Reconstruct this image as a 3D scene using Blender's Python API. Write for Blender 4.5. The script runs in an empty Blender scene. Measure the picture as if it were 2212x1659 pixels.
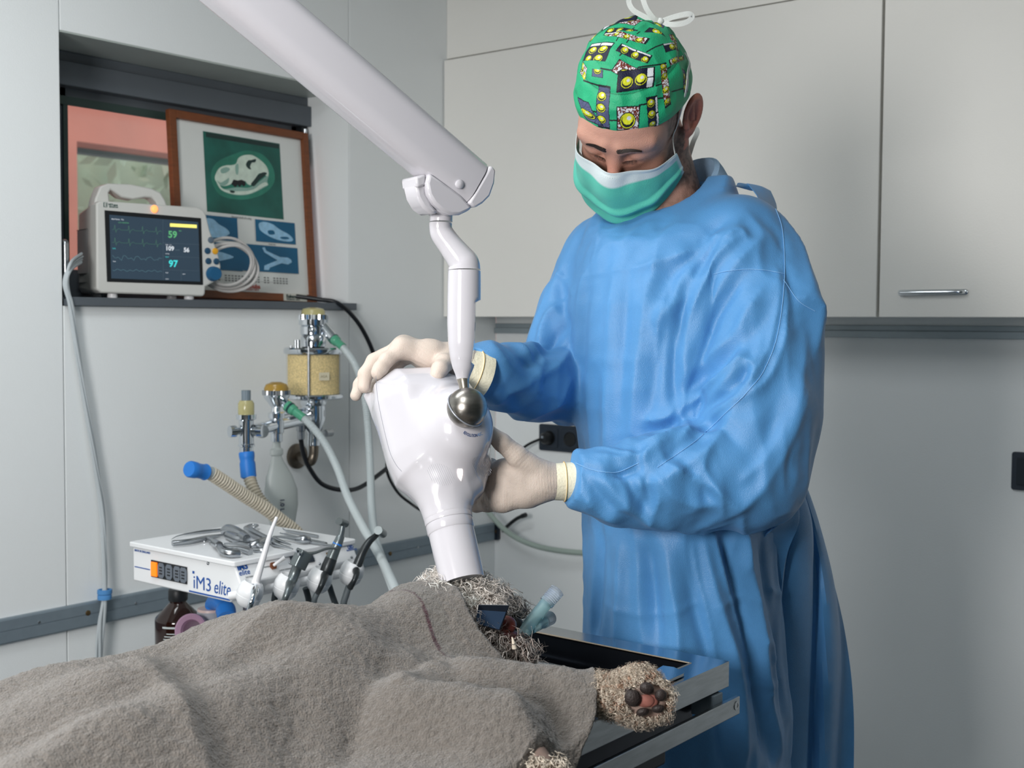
import bpy, bmesh, math, random
import numpy as np
from mathutils import Vector, Matrix
random.seed(7); np.random.seed(7)
S = bpy.context.scene
COL = S.collection
# ------------------------------------------------------------------ camera
IW, IH, FPX = 2212.0, 1659.0, 2650.0
YAW, PITCH, ROLL = math.radians(38.4), math.radians(2.83), math.radians(0.30)
CAM = np.array([2.5, 0.0, 1.35])
_f = np.array([-math.sin(YAW)*math.cos(PITCH), math.cos(YAW)*math.cos(PITCH), -math.sin(PITCH)])
_r0 = np.array([math.cos(YAW), math.sin(YAW), 0.0]); _u0 = np.cross(_r0, _f)
_r = math.cos(ROLL)*_r0 + math.sin(ROLL)*_u0
_u = -math.sin(ROLL)*_r0 + math.cos(ROLL)*_u0
cd = bpy.data.cameras.new('camera'); cam = bpy.data.objects.new('camera', cd); COL.objects.link(cam)
cd.sensor_fit = 'HORIZONTAL'; cd.sensor_width = 36.0; cd.lens = FPX/IW*36.0; cd.clip_start = 0.05
cam.matrix_world = Matrix(((_r[0], _u[0], -_f[0], CAM[0]), (_r[1], _u[1], -_f[1], CAM[1]), (_r[2], _u[2], -_f[2], CAM[2]), (0, 0, 0, 1)))
cd.dof.use_dof = True; cd.dof.focus_distance = 1.66; cd.dof.aperture_fstop = 9.0
S.camera = cam
# ------------------------------------------------------------------ world, lights, exposure
wd = bpy.data.worlds.new('overcast_sky'); S.world = wd; wd.use_nodes = True
bg = wd.node_tree.nodes['Background']; bg.inputs[0].default_value = (0.80, 0.90, 1.0, 1); bg.inputs[1].default_value = 0.95
def area(name, loc, target, sx, sy, watt, col=(1, 1, 1), spread=180):
    ld = bpy.data.lights.new(name, 'AREA'); ld.shape = 'RECTANGLE'; ld.size = sx; ld.size_y = sy
    ld.energy = watt; ld.color = col; ld.spread = math.radians(spread)
    o = bpy.data.objects.new(name, ld); COL.objects.link(o)
    d = Vector(target) - Vector(loc)
    o.location = loc; o.rotation_euler = d.to_track_quat('-Z', 'Y').to_euler()
    return o
area('softbox_lamp', (1.80, -0.95, 1.56), (1.40, 1.6, 1.25), 0.65, 0.65, 25, (1.0, 0.975, 0.95))
area('ceiling_lamp', (1.60, 0.25, 2.37), (1.50, 0.5, 0), 0.45, 0.8, 7.0, (0.97, 0.99, 1.0))
area('ceiling_lamp.001', (0.80, 0.95, 2.37), (0.90, 1.1, 0), 0.35, 0.8, 4.6, (0.95, 0.985, 1.0))
vs = S.view_settings; vs.view_transform = 'Standard'; vs.look = 'None'; vs.exposure = 0.9; vs.gamma = 1.0
vs.use_curve_mapping = False
# ------------------------------------------------------------------ photograph geometry -> place
def ray(x, y): return _f + ((x-IW/2)/FPX)*_r - ((y-IH/2)/FPX)*_u
def PD(x, y, z): return CAM + ray(x, y)*z
def onX(x, y, X): d = ray(x, y); return CAM + d*((X-CAM[0])/d[0])
def onY(x, y, Y): d = ray(x, y); return CAM + d*((Y-CAM[1])/d[1])
def onZ(x, y, Z): d = ray(x, y); return CAM + d*((Z-CAM[2])/d[2])
# ------------------------------------------------------------------ materials
def lin(c):
    c = [v/255.0 for v in c]
    return tuple(v/12.92 if v <= 0.04045 else ((v+0.055)/1.055)**2.4 for v in c) + (1.0,)
MATS = {}
def mat(name, col=(200, 200, 200), rough=0.5, metal=0.0, var=0.05, vscale=9.0, bump=0.0, bscale=80.0, bdetail=2.0,
        trans=0.0, alpha=1.0, emis=None, estr=0.0, coat=0.0, sss=0.0, sheen=0.0, ior=1.45, attr=None, aniso=0.0, spec=0.5, stretch=None):
    if name in MATS: return MATS[name]
    m = bpy.data.materials.new(name); m.use_nodes = True; nt = m.node_tree; N = nt.nodes; L = nt.links
    b = N['Principled BSDF']; tc = N.new('ShaderNodeTexCoord')
    out = tc.outputs['Object']
    if stretch:
        mp = N.new('ShaderNodeMapping'); mp.inputs['Scale'].default_value = stretch; L.new(out, mp.inputs['Vector']); out = mp.outputs['Vector']
    if attr:
        at = N.new('ShaderNodeAttribute'); at.attribute_name = attr; csrc = at.outputs['Color']
    else:
        rgb = N.new('ShaderNodeRGB'); rgb.outputs[0].default_value = lin(col); csrc = rgb.outputs[0]
    if var > 0:
        nz = N.new('ShaderNodeTexNoise'); nz.inputs['Scale'].default_value = vscale; nz.inputs['Detail'].default_value = 4
        L.new(out, nz.inputs['Vector'])
        mr = N.new('ShaderNodeMapRange'); mr.inputs['From Min'].default_value = 0.3; mr.inputs['From Max'].default_value = 0.7
        mr.inputs['To Min'].default_value = 1-var; mr.inputs['To Max'].default_value = 1+var
        L.new(nz.outputs['Fac'], mr.inputs['Value'])
        hs = N.new('ShaderNodeHueSaturation'); L.new(mr.outputs[0], hs.inputs['Value']); L.new(csrc, hs.inputs['Color']); csrc = hs.outputs['Color']
    L.new(csrc, b.inputs['Base Color'])
    b.inputs['Roughness'].default_value = rough; b.inputs['Metallic'].default_value = metal
    b.inputs['IOR'].default_value = ior; b.inputs['Specular IOR Level'].default_value = spec
    if trans: b.inputs['Transmission Weight'].default_value = trans
    if alpha < 1: b.inputs['Alpha'].default_value = alpha
    if coat: b.inputs['Coat Weight'].default_value = coat; b.inputs['Coat Roughness'].default_value = 0.05
    if sss:
        b.inputs['Subsurface Weight'].default_value = sss; b.inputs['Subsurface Radius'].default_value = (1.0, 0.35, 0.2); b.inputs['Subsurface Scale'].default_value = 0.006
    if sheen: b.inputs['Sheen Weight'].default_value = sheen; b.inputs['Sheen Roughness'].default_value = 0.5
    if aniso: b.inputs['Anisotropic'].default_value = aniso
    if emis: b.inputs['Emission Color'].default_value = lin(emis); b.inputs['Emission Strength'].default_value = estr
    if bump > 0:
        bn = N.new('ShaderNodeTexNoise'); bn.inputs['Scale'].default_value = bscale; bn.inputs['Detail'].default_value = bdetail
        L.new(out, bn.inputs['Vector'])
        bp = N.new('ShaderNodeBump'); bp.inputs['Strength'].default_value = 1.0; bp.inputs['Distance'].default_value = bump
        L.new(bn.outputs['Fac'], bp.inputs['Height']); L.new(bp.outputs['Normal'], b.inputs['Normal'])
    MATS[name] = m
    return m
# ------------------------------------------------------------------ object helpers
def thing(name, label, cat, loc=(0, 0, 0), group=None):
    o = bpy.data.objects.new(name, None); COL.objects.link(o); o.location = tuple(float(v) for v in loc)
    o.empty_display_size = 0.05
    o['label'] = label; o['category'] = cat
    if group: o['group'] = group
    return o
def tag(o, label=None, cat=None, group=None, kind=None):
    if label: o['label'] = label
    if cat: o['category'] = cat
    if group: o['group'] = group
    if kind: o['kind'] = kind
    return o
def wloc(o):
    v = Vector((0, 0, 0))
    while o is not None: v += o.location; o = o.parent
    return v
def mkobj(name, me, m, parent=None):
    o = bpy.data.objects.new(name, me); COL.objects.link(o)
    if m is not None: me.materials.append(m)
    if parent is not None:
        o.parent = parent; o.location = -wloc(parent)      # mesh data are world coordinates
    return o
def nrm(v): v = np.asarray(v, float); return v/max(np.linalg.norm(v), 1e-12)
def frame_axes(t, hint=(0, 0, 1)):
    t = nrm(t); h = np.asarray(hint, float)
    if abs(np.dot(t, nrm(h))) > 0.97: h = np.array([1.0, 0, 0]) if abs(t[0]) < 0.9 else np.array([0, 1.0, 0])
    a = nrm(np.cross(h, t)); b = np.cross(t, a); return a, b, t
def spline(pts, n=8, closed=False):
    P = [np.asarray(p, float) for p in pts]; out = []
    m = len(P)
    for i in range(m if closed else m-1):
        if closed: p0, p1, p2, p3 = P[i-1], P[i], P[(i+1) % m], P[(i+2) % m]
        else: p0, p1, p2, p3 = P[max(i-1, 0)], P[i], P[i+1], P[min(i+2, m-1)]
        for k in range(n):
            t = k/n
            out.append(0.5*((2*p1)+(-p0+p2)*t+(2*p0-5*p1+4*p2-p3)*t*t+(-p0+3*p1-3*p2+p3)*t**3))
    if not closed: out.append(P[-1])
    return np.array(out)
class Frame:
    def __init__(s, o, x, y, z): s.o = np.asarray(o, float); s.M = np.array([nrm(x), nrm(y), nrm(z)])
    def __call__(s, p): return s.o + np.asarray(p, float) @ s.M
    def inv(s, p): return (np.asarray(p, float)-s.o) @ s.M.T
    def d(s, v): return np.asarray(v, float) @ s.M
WORLD = Frame((0, 0, 0), (1, 0, 0), (0, 1, 0), (0, 0, 1))
class MB:
    def __init__(s): s.v = []; s.f = []; s.n = 0
    def add(s, v, f):
        v = np.asarray(v, float); s.v.append(v); s.f += [tuple(int(i)+s.n for i in q) for q in f]; s.n += len(v); return s
    def box(s, lo, hi, fr=WORLD):
        x0, y0, z0 = lo; x1, y1, z1 = hi
        v = [(x0, y0, z0), (x1, y0, z0), (x1, y1, z0), (x0, y1, z0), (x0, y0, z1), (x1, y0, z1), (x1, y1, z1), (x0, y1, z1)]
        return s.add(fr(v), [(0, 3, 2, 1), (4, 5, 6, 7), (0, 1, 5, 4), (1, 2, 6, 5), (2, 3, 7, 6), (3, 0, 4, 7)])
    def tube(s, path, r, n=10, caps=True, hint=(0, 0, 1), sx=1.0):
        P = np.asarray(path, float); m = len(P); R = np.broadcast_to(np.asarray(r, float), (m,))
        T = np.gradient(P, axis=0); T /= np.maximum(np.linalg.norm(T, axis=1, keepdims=True), 1e-9)
        a, b, _ = frame_axes(T[0], hint); V = []
        ang = np.linspace(0, 2*math.pi, n, endpoint=False)
        for i in range(m):
            a = nrm(a-np.dot(a, T[i])*T[i]); b = np.cross(T[i], a)
            V.append(P[i]+R[i]*(np.outer(np.cos(ang)*sx, a)+np.outer(np.sin(ang), b)))
        f = [(i*n+j, i*n+(j+1) % n, (i+1)*n+(j+1) % n, (i+1)*n+j) for i in range(m-1) for j in range(n)]
        if caps: f += [tuple(range(n-1, -1, -1)), tuple((m-1)*n+j for j in range(n))]
        return s.add(np.concatenate(V), f)
    def lathe(s, prof, fr=WORLD, n=32, closed=False):      # prof: (radius, height) along fr z
        ang = np.linspace(0, 2*math.pi, n, endpoint=False); V = []
        for r, h in prof: V += [(max(r, 1e-5)*math.cos(t), max(r, 1e-5)*math.sin(t), h) for t in ang]
        m = len(prof)
        f = [(i*n+j, i*n+(j+1) % n, (i+1)*n+(j+1) % n, (i+1)*n+j) for i in range(m-1) for j in range(n)]
        if closed: f += [((m-1)*n+j, (m-1)*n+(j+1) % n, (j+1) % n, j) for j in range(n)]
        else: f += [tuple(range(n-1, -1, -1)), tuple((m-1)*n+j for j in range(n))]
        return s.add(fr(V), f)
    def prism(s, poly, z0, z1, fr=WORLD):
        n = len(poly); v = [(x, y, z0) for x, y in poly]+[(x, y, z1) for x, y in poly]
        f = [tuple(range(n-1, -1, -1)), tuple(range(n, 2*n))]+[(i, (i+1) % n, n+(i+1) % n, n+i) for i in range(n)]
        return s.add(fr(v), f)
    def ball(s, c, r, n=16, m=10, fr=None):
        r = np.broadcast_to(np.asarray(r, float), (3,)); fr = fr or WORLD
        prof = [(math.sin(math.pi*i/m), -math.cos(math.pi*i/m)) for i in range(m+1)]
        ang = np.linspace(0, 2*math.pi, n, endpoint=False)
        V = np.array([(max(q, 1e-4)*math.cos(t), max(q, 1e-4)*math.sin(t), h) for q, h in prof for t in ang])*r+np.asarray(c, float)
        f = [(i*n+j, i*n+(j+1) % n, (i+1)*n+(j+1) % n, (i+1)*n+j) for i in range(m) for j in range(n)]
        return s.add(fr(V), f)
    def grid(s, V, closed_u=False):                         # V[i][j] points
        V = np.asarray(V, float); a, b = V.shape[:2]
        f = [(i*b+j, i*b+(j+1) % b, (i+1)*b+(j+1) % b, (i+1)*b+j) for i in range(a-1) for j in range(b if closed_u else b-1)]
        return s.add(V.reshape(-1, 3), f)
    def sheet(s, V, th):                                    # grid given a thickness along its normals
        V = np.asarray(V, float); a, b = V.shape[:2]
        du = np.gradient(V, axis=1); dv = np.gradient(V, axis=0); nn = np.cross(du, dv)
        nn /= np.maximum(np.linalg.norm(nn, axis=2, keepdims=True), 1e-12)
        W = V-nn*th; k = a*b
        q = [(i*b+j, i*b+j+1, (i+1)*b+j+1, (i+1)*b+j) for i in range(a-1) for j in range(b-1)]
        f = q+[tuple(x+k for x in reversed(t)) for t in q]
        rim = [j for j in range(b)]+[i*b+b-1 for i in range(1, a)]+[(a-1)*b+j for j in range(b-2, -1, -1)]+[i*b for i in range(a-2, 0, -1)]
        for i in range(len(rim)):
            p, q2 = rim[i], rim[(i+1) % len(rim)]; f.append((q2, p, p+k, q2+k))
        return s.add(np.concatenate([V.reshape(-1, 3), W.reshape(-1, 3)]), f)
    def ribbon(s, path, width, th=0.0006, hint=(0, 0, 1)):
        P = np.asarray(path, float); T = np.gradient(P, axis=0); rows = []
        hint = np.asarray(hint, float); H = hint if hint.ndim == 2 else np.tile(hint, (len(P), 1))
        for i in range(len(P)):
            a = nrm(H[i]-np.dot(H[i], nrm(T[i]))*nrm(T[i])); rows.append([P[i]-a*width/2, P[i], P[i]+a*width/2])
        return s.sheet(np.array(rows), th)
    def mesh(s, name, smooth=40):
        me = bpy.data.meshes.new(name)
        me.from_pydata(np.concatenate(s.v).tolist(), [], s.f); me.validate()
        if smooth:
            me.polygons.foreach_set('use_smooth', [True]*len(me.polygons)); me.set_sharp_from_angle(angle=math.radians(smooth))
        me.update(); return me
    def build(s, name, m, parent=None, smooth=40, bevel=0, label=None, fix=True):
        me = s.mesh(name, smooth)
        if fix:
            bm = bmesh.new(); bm.from_mesh(me); bmesh.ops.recalc_face_normals(bm, faces=bm.faces); bm.to_mesh(me); bm.free()
        o = mkobj(name, me, m, parent)
        if bevel:
            md = o.modifiers.new('bevel', 'BEVEL'); md.width = bevel; md.segments = 2; md.limit_method = 'ANGLE'; md.angle_limit = math.radians(40); md.harden_normals = False
        if label: o['label'] = label
        return o
def text(body, size, fr, m, parent, name='lettering', bold=0.0, shear=0.0, extrude=0.0002, align='LEFT', width=None):
    """flat print: text in the xy plane of the frame fr"""
    cu = bpy.data.curves.new(name, 'FONT'); cu.body = body; cu.size = size; cu.extrude = extrude; cu.offset = bold; cu.shear = shear
    cu.align_x = align; cu.resolution_u = 3
    t = bpy.data.objects.new('tmp_text', cu); COL.objects.link(t)
    dg = bpy.context.evaluated_depsgraph_get(); me = bpy.data.meshes.new_from_object(t.evaluated_get(dg))
    bpy.data.objects.remove(t)
    n = len(me.vertices); co = np.empty(n*3); me.vertices.foreach_get('co', co); co = co.reshape(-1, 3)
    if width and n: co[:, 0] *= width/max(co[:, 0].max()-min(co[:, 0].min(), 0), 1e-6)
    me.vertices.foreach_set('co', fr(co).ravel()); me.update(); me.name = name
    me.materials.clear()
    return mkobj(name, me, m, parent)
def nfix(o):
    me = o.data; bm = bmesh.new(); bm.from_mesh(me); bmesh.ops.recalc_face_normals(bm, faces=bm.faces); bm.to_mesh(me); bm.free(); return o
def rrect(w, h, r, n=4, cx=0, cy=0):
    out = []
    for k, (sx, sy) in enumerate(((1, 1), (-1, 1), (-1, -1), (1, -1))):
        for i in range(n+1):
            a = math.pi/2*(k+i/n); out.append((cx+sx*(w/2-r)+r*math.cos(a), cy+sy*(h/2-r)+r*math.sin(a)))
    return out
# ------------------------------------------------------------------ implicit surfaces (organic shapes)
def surf_nets(F, xs, ys, zs):
    """naive surface nets on a rectilinear grid; F<0 inside"""
    G = np.stack(np.meshgrid(xs, ys, zs, indexing='ij'), -1).astype(np.float32)
    ins = F < 0
    nx, ny, nz = F.shape
    c = np.zeros((nx-1, ny-1, nz-1), np.int8)
    for i in (0, 1):
        for j in (0, 1):
            for k in (0, 1): c += ins[i:nx-1+i, j:ny-1+j, k:nz-1+k]
    act = (c > 0) & (c < 8); idx = -np.ones(act.shape, np.int64); A = np.argwhere(act); idx[act] = np.arange(len(A))
    acc = np.zeros((len(A), 3)); cnt = np.zeros(len(A))
    corners = [(i, j, k) for i in (0, 1) for j in (0, 1) for k in (0, 1)]
    for a in corners:
        for ax in range(3):
            if a[ax] == 1: continue
            b = list(a); b[ax] = 1
            ia = A+np.array(a); ib = A+np.array(b)
            fa = F[ia[:, 0], ia[:, 1], ia[:, 2]]; fb = F[ib[:, 0], ib[:, 1], ib[:, 2]]
            m = (fa < 0) != (fb < 0)
            t = (fa/(fa-fb+1e-20))[m][:, None]
            pa = G[ia[m, 0], ia[m, 1], ia[m, 2]]; pb = G[ib[m, 0], ib[m, 1], ib[m, 2]]
            acc[m] += pa+(pb-pa)*t; cnt[m] += 1
    V = acc/np.maximum(cnt, 1)[:, None]
    faces = []
    for ax in range(3):
        o1, o2 = [(1, 2), (2, 0), (0, 1)][ax]
        sl0 = [slice(None)]*3; sl1 = [slice(None)]*3; sl0[ax] = slice(0, -1); sl1[ax] = slice(1, None)
        s0 = ins[tuple(sl0)]; s1 = ins[tuple(sl1)]
        E = np.argwhere(s0 != s1)
        E = E[(E[:, o1] > 0) & (E[:, o2] > 0) & (E[:, o1] < F.shape[o1]-1) & (E[:, o2] < F.shape[o2]-1)]
        def cell(d1, d2):
            q = E.copy(); q[:, o1] -= d1; q[:, o2] -= d2; return idx[q[:, 0], q[:, 1], q[:, 2]]
        q = np.stack([cell(1, 1), cell(0, 1), cell(0, 0), cell(1, 0)], 1)
        flip = ~s0[E[:, 0], E[:, 1], E[:, 2]]
        q[flip] = q[flip][:, ::-1]; faces.append(q)
    Fq = np.concatenate(faces); Fq = Fq[(Fq >= 0).all(1)]
    return V, Fq
def mesh_np(name, V, Fq, smooth=True):
    me = bpy.data.meshes.new(name); n = len(Fq); k = Fq.shape[1]
    me.vertices.add(len(V)); me.vertices.foreach_set('co', np.asarray(V, np.float32).ravel())
    me.loops.add(n*k); me.loops.foreach_set('vertex_index', np.asarray(Fq, np.int32).ravel())
    me.polygons.add(n); me.polygons.foreach_set('loop_start', np.arange(0, n*k, k, dtype=np.int32))
    if smooth: me.polygons.foreach_set('use_smooth', np.ones(n, bool))
    me.update(calc_edges=True); me.validate(); return me
def setcol(me, name, C):
    at = me.color_attributes.new(name, 'FLOAT_COLOR', 'POINT')
    C = np.concatenate([np.asarray(C, np.float32)[:, :3], np.ones((len(C), 1), np.float32)], 1); at.data.foreach_set('color', C.ravel())
def smin(a, b, k): h = np.clip(0.5+0.5*(b-a)/k, 0, 1); return b+(a-b)*h-k*h*(1-h)
def smax(a, b, k): return -smin(-a, -b, k)
def s_ell(p, c, r, R=None):
    q = p-np.asarray(c, np.float32)
    if R is not None: q = q @ np.asarray(R, np.float32).T        # rows of R: local axes
    r = np.asarray(r, np.float32); k0 = np.linalg.norm(q/r, axis=-1); k1 = np.linalg.norm(q/(r*r), axis=-1)
    return k0*(k0-1)/np.maximum(k1, 1e-9)
def s_cap(p, a, b, ra, rb):
    a = np.asarray(a, np.float32); b = np.asarray(b, np.float32); ab = b-a
    t = np.clip(((p-a)@ab)/max(float(ab@ab), 1e-12), 0, 1)
    return np.linalg.norm(p-a-t[..., None]*ab, axis=-1)-(ra+(rb-ra)*t)
def s_box(p, c, h, r=0.0, R=None):
    q = p-np.asarray(c, np.float32)
    if R is not None: q = q @ np.asarray(R, np.float32).T
    q = np.abs(q)-(np.asarray(h, np.float32)-r)
    return np.linalg.norm(np.maximum(q, 0), axis=-1)+np.minimum(q.max(-1), 0)-r
def s_poly(px, py, poly):
    poly = np.asarray(poly, np.float32); n = len(poly); d = np.full(px.shape, 1e9, np.float32); s = np.ones(px.shape, np.float32)
    for i in range(n):
        a = poly[i]; b = poly[i-1]; ex, ey = b-a; wx = px-a[0]; wy = py-a[1]
        t = np.clip((wx*ex+wy*ey)/(ex*ex+ey*ey), 0, 1); bx = wx-ex*t; by = wy-ey*t; d = np.minimum(d, bx*bx+by*by)
        c1 = py >= a[1]; c2 = py < b[1]; c3 = ex*wy > ey*wx
        s = np.where((c1 & c2 & c3) | (~c1 & ~c2 & ~c3), -s, s)
    return s*np.sqrt(d)
def gridpts(xs, ys, zs): return np.stack(np.meshgrid(xs, ys, zs, indexing='ij'), -1).astype(np.float32)
def vnoise(p, seed=0):
    """smooth value noise in [-1,1] on points (N,3)"""
    p = np.asarray(p, float); i = np.floor(p).astype(np.int64); f = p-i; f = f*f*(3-2*f)
    def h(a):
        n = (a[:, 0]*374761393+a[:, 1]*668265263+a[:, 2]*2147483647+seed*1274126177) & 0xffffffff
        n = ((n ^ (n >> 13))*1274126177) & 0xffffffff
        return ((n ^ (n >> 16)) & 0xffff)/32767.5-1
    r = 0
    for a in (0, 1):
        for b in (0, 1):
            for c in (0, 1):
                w = (f[:, 0] if a else 1-f[:, 0])*(f[:, 1] if b else 1-f[:, 1])*(f[:, 2] if c else 1-f[:, 2])
                r = r+w*h(i+np.array([a, b, c]))
    return r
# ================================================================== materials
M_panel = mat('white_wall_laminate', (238, 242, 243), 0.42, var=0.012, vscale=3, bump=0.0004, bscale=300)
M_back = mat('seam_backing_grey', (120, 125, 125), 0.7)  # even grey backing behind the wall panels, visible in the open joints
M_cab = mat('white_cabinet_laminate', (240, 239, 234), 0.4, var=0.012, vscale=3, bump=0.0003, bscale=250)
M_floor = mat('grey_vinyl_floor', (96, 104, 108), 0.5, var=0.08, vscale=20)
M_ceil = mat('white_ceiling', (188, 194, 194), 0.7, var=0.02)
M_alu = mat('grey_anodised_aluminium', (132, 146, 156), 0.45, 0.35, var=0.04, vscale=40)
M_gunframe = mat('grey_window_profile', (92, 99, 106), 0.45, 0.1, var=0.04)
M_darkgasket = mat('dark_green_gasket', (48, 66, 62), 0.5)
M_chrome = mat('chrome', (225, 230, 235), 0.08, 1.0, var=0.03)
M_steel = mat('brushed_steel', (172, 176, 180), 0.28, 1.0, var=0.06, vscale=30, stretch=(1, 8, 8))
M_black = mat('black_plastic', (24, 27, 30), 0.45)
M_anth = mat('anthracite_plastic', (38, 48, 60), 0.45)
M_glass = mat('window_glass', (205, 226, 220), 0.03, var=0.0, alpha=0.10)
M_white = mat('white_enamel', (236, 236, 238), 0.3, var=0.012)
M_screw = mat('bronze_screw', (120, 100, 70), 0.35, 0.9)
# ================================================================== room shell
YB, YC = 3.070, 2.811
OY0, OY1, OZ0, OZ1 = 1.535, 2.418, 1.385, 1.995
w = MB()
w.box((-0.30, -2.2, 0), (-0.02, OY0, 2.4)); w.box((-0.30, OY1, 0), (-0.02, YB, 2.4))
w.box((-0.30, OY0, 0), (-0.02, OY1, OZ0)); w.box((-0.30, OY0, OZ1), (-0.02, OY1, 2.4))
wl = tag(w.build('wall_left', M_back, smooth=0), 'left wall clad in white laminate panels around the window', kind='structure')
for lo, hi in (((-0.0205, -2.2, 0), (0, 0.30, 2.4)), ((-0.0205, 0.303, 0), (0, 1.5315, 2.4)), ((-0.0205, 1.5345, 0), (0, 2.4165, 1.384)),
               ((-0.0205, 1.5345, OZ1), (0, 2.4165, 2.4)), ((-0.0205, 2.4195, 0), (0, YB, 2.4))):
    MB().box(lo, hi).build('panel', M_panel, wl, smooth=0, bevel=0.0012)
MB().box((-0.19, OY1-.003, 1.404), (-0.0005, OY1+.0015, OZ1-.004)).build('window_reveal', M_panel, wl, smooth=0)
MB().box((-0.19, OY0, OZ1-0.004), (-0.0005, OY1, OZ1)).build('window_soffit', mat('soffit_grey', (178, 186, 182), 0.35), wl, smooth=0)
w = MB(); w.box((0, YB, 0), (4.2, YB+0.1, 2.4)); tag(w.build('wall_back', M_panel, smooth=0), 'white back wall below and behind the wall cabinets', kind='structure')
M_dimw = mat('grey_green_wall', (84, 94, 96), .6, var=.03)
w = MB(); w.box((4.2, -2.2, 0), (4.3, YB, 2.4)); tag(w.build('wall_right', M_dimw, smooth=0), 'right side wall of the room', kind='structure')
w = MB(); w.box((-0.3, -2.3, 0), (4.3, -2.2, 2.4)); tag(w.build('wall_front', M_dimw, smooth=0), 'wall behind the viewer', kind='structure')
w = MB(); w.box((-0.3, -2.3, -0.05), (4.3, YB+0.1, 0)); tag(w.build('floor', M_floor, smooth=0), 'grey vinyl floor', kind='structure')
w = MB(); w.box((-0.3, -2.3, 2.4), (4.3, YB+0.1, 2.45)); tag(w.build('ceiling', M_ceil, smooth=0), 'white ceiling', kind='structure')
# aluminium rail on left wall
w = MB(); w.prism([(0, .651), (.012, .651), (.014, .654), (.014, .677), (.0125, .6775), (.0125, .6795), (.014, .680), (.014, .702), (.012, .7055), (0, .7055)], 0, 4.8,
                  Frame((0, -1.75, 0), (1, 0, 0), (0, 0, 1), (0, 1, 0)))
rail = tag(w.build('trim_1', M_alu, smooth=0), 'grey aluminium rail running along the left wall', kind='structure')
for px, py, big in ((84, 1344, 0), (190, 1324, 1), (293, 1303, 0), (843, 1196, 1), (903, 1182, 0), (1072, 1148, 1)):
    c = onX(px, py, 0.014); fr = Frame(c, (0, 1, 0), (0, 0, 1), (1, 0, 0))
    w = MB(); r = 0.0062 if big else 0.0032
    w.lathe([(r, -.001), (r, .0012), (r*.8, .0022), (r*.35, .0022), (r*.3, .0008)], fr, 12)
    w.build('screw', M_screw if big else M_steel, rail)
w = MB(); w.prism(rrect(.02, .058, .004, 2), 0, .012, Frame((0.012, YB-.012, .678), (1, 0, 0), (0, 0, 1), (0, 1, 0))); w.build('end_cap', M_anth, rail)
# rail under the cabinets on the back wall
w = MB(); w.box((0.002, YB-.012, 1.318), (4.1, YB, 1.336)); w.box((0.002, YB-.006, 1.336), (4.1, YB, 1.350))
tag(w.build('trim_2', mat('pale_aluminium', (150, 162, 168), .4, .4), smooth=0, bevel=.001), 'thin aluminium rail on the back wall under the cabinets', kind='structure')
w = MB(); w.box((0.001, 2.826, 2.150), (4.1, YB, 2.4)); tag(w.build('trim_3', M_cab, smooth=0), 'white bulkhead strip above the wall cabinets', kind='structure')
# window
win = tag(MB().box((-0.215, OY0, OZ0), (-0.19, OY0+.13, OZ1)).box((-0.215, OY1-.045, OZ0), (-0.19, OY1, OZ1)).box((-0.215, OY0, OZ0), (-0.19, OY1, OZ0+.09)).box((-0.215, OY0, 1.885), (-0.19, OY1, OZ1)).build('window_1', M_gunframe, smooth=0, bevel=.002),
          'grey framed window in the recess of the left wall', kind='structure')
MB().box((-0.212, OY0+.12, OZ0+.08), (-0.206, OY1-.04, 1.89)).build('pane', M_glass, win, smooth=0)
g = MB(); g.box((-0.19, OY0, 1.868), (-0.182, OY1, 1.888)); g.box((-0.19, OY0+.118, OZ0+.08), (-0.184, OY0+.13, 1.87)); g.build('gasket', M_darkgasket, win, smooth=0)
g = MB(); g.box((-0.19, OY0, 1.908), (-0.150, OY1-.002, 1.965)); g.box((-0.19, OY0, 1.965), (-0.165, OY1-.002, OZ1-.004)); g.build('blind_box', M_gunframe, win, smooth=0, bevel=.002)
g = MB(); g.box((-0.188, OY1-.030, 1.80), (-0.160, OY1-.012, 1.908)); g.build('hinge', M_black, win, smooth=0, bevel=.002)
g = MB(); g.tube([(-0.158, OY1-.021, 1.80), (-0.158, OY1-.021, 1.90)], .006, 10); g.build('hinge_pin', M_chrome, win)
g = MB(); g.box((-0.19, OY0+.001, 1.3985), (0.008, OY1-.001, 1.404)); g.box((-0.004, OY0+.001, 1.3845), (0.02, OY1+.01, 1.404)); g.build('window_sill', M_gunframe, win, smooth=0, bevel=.0015)
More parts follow.
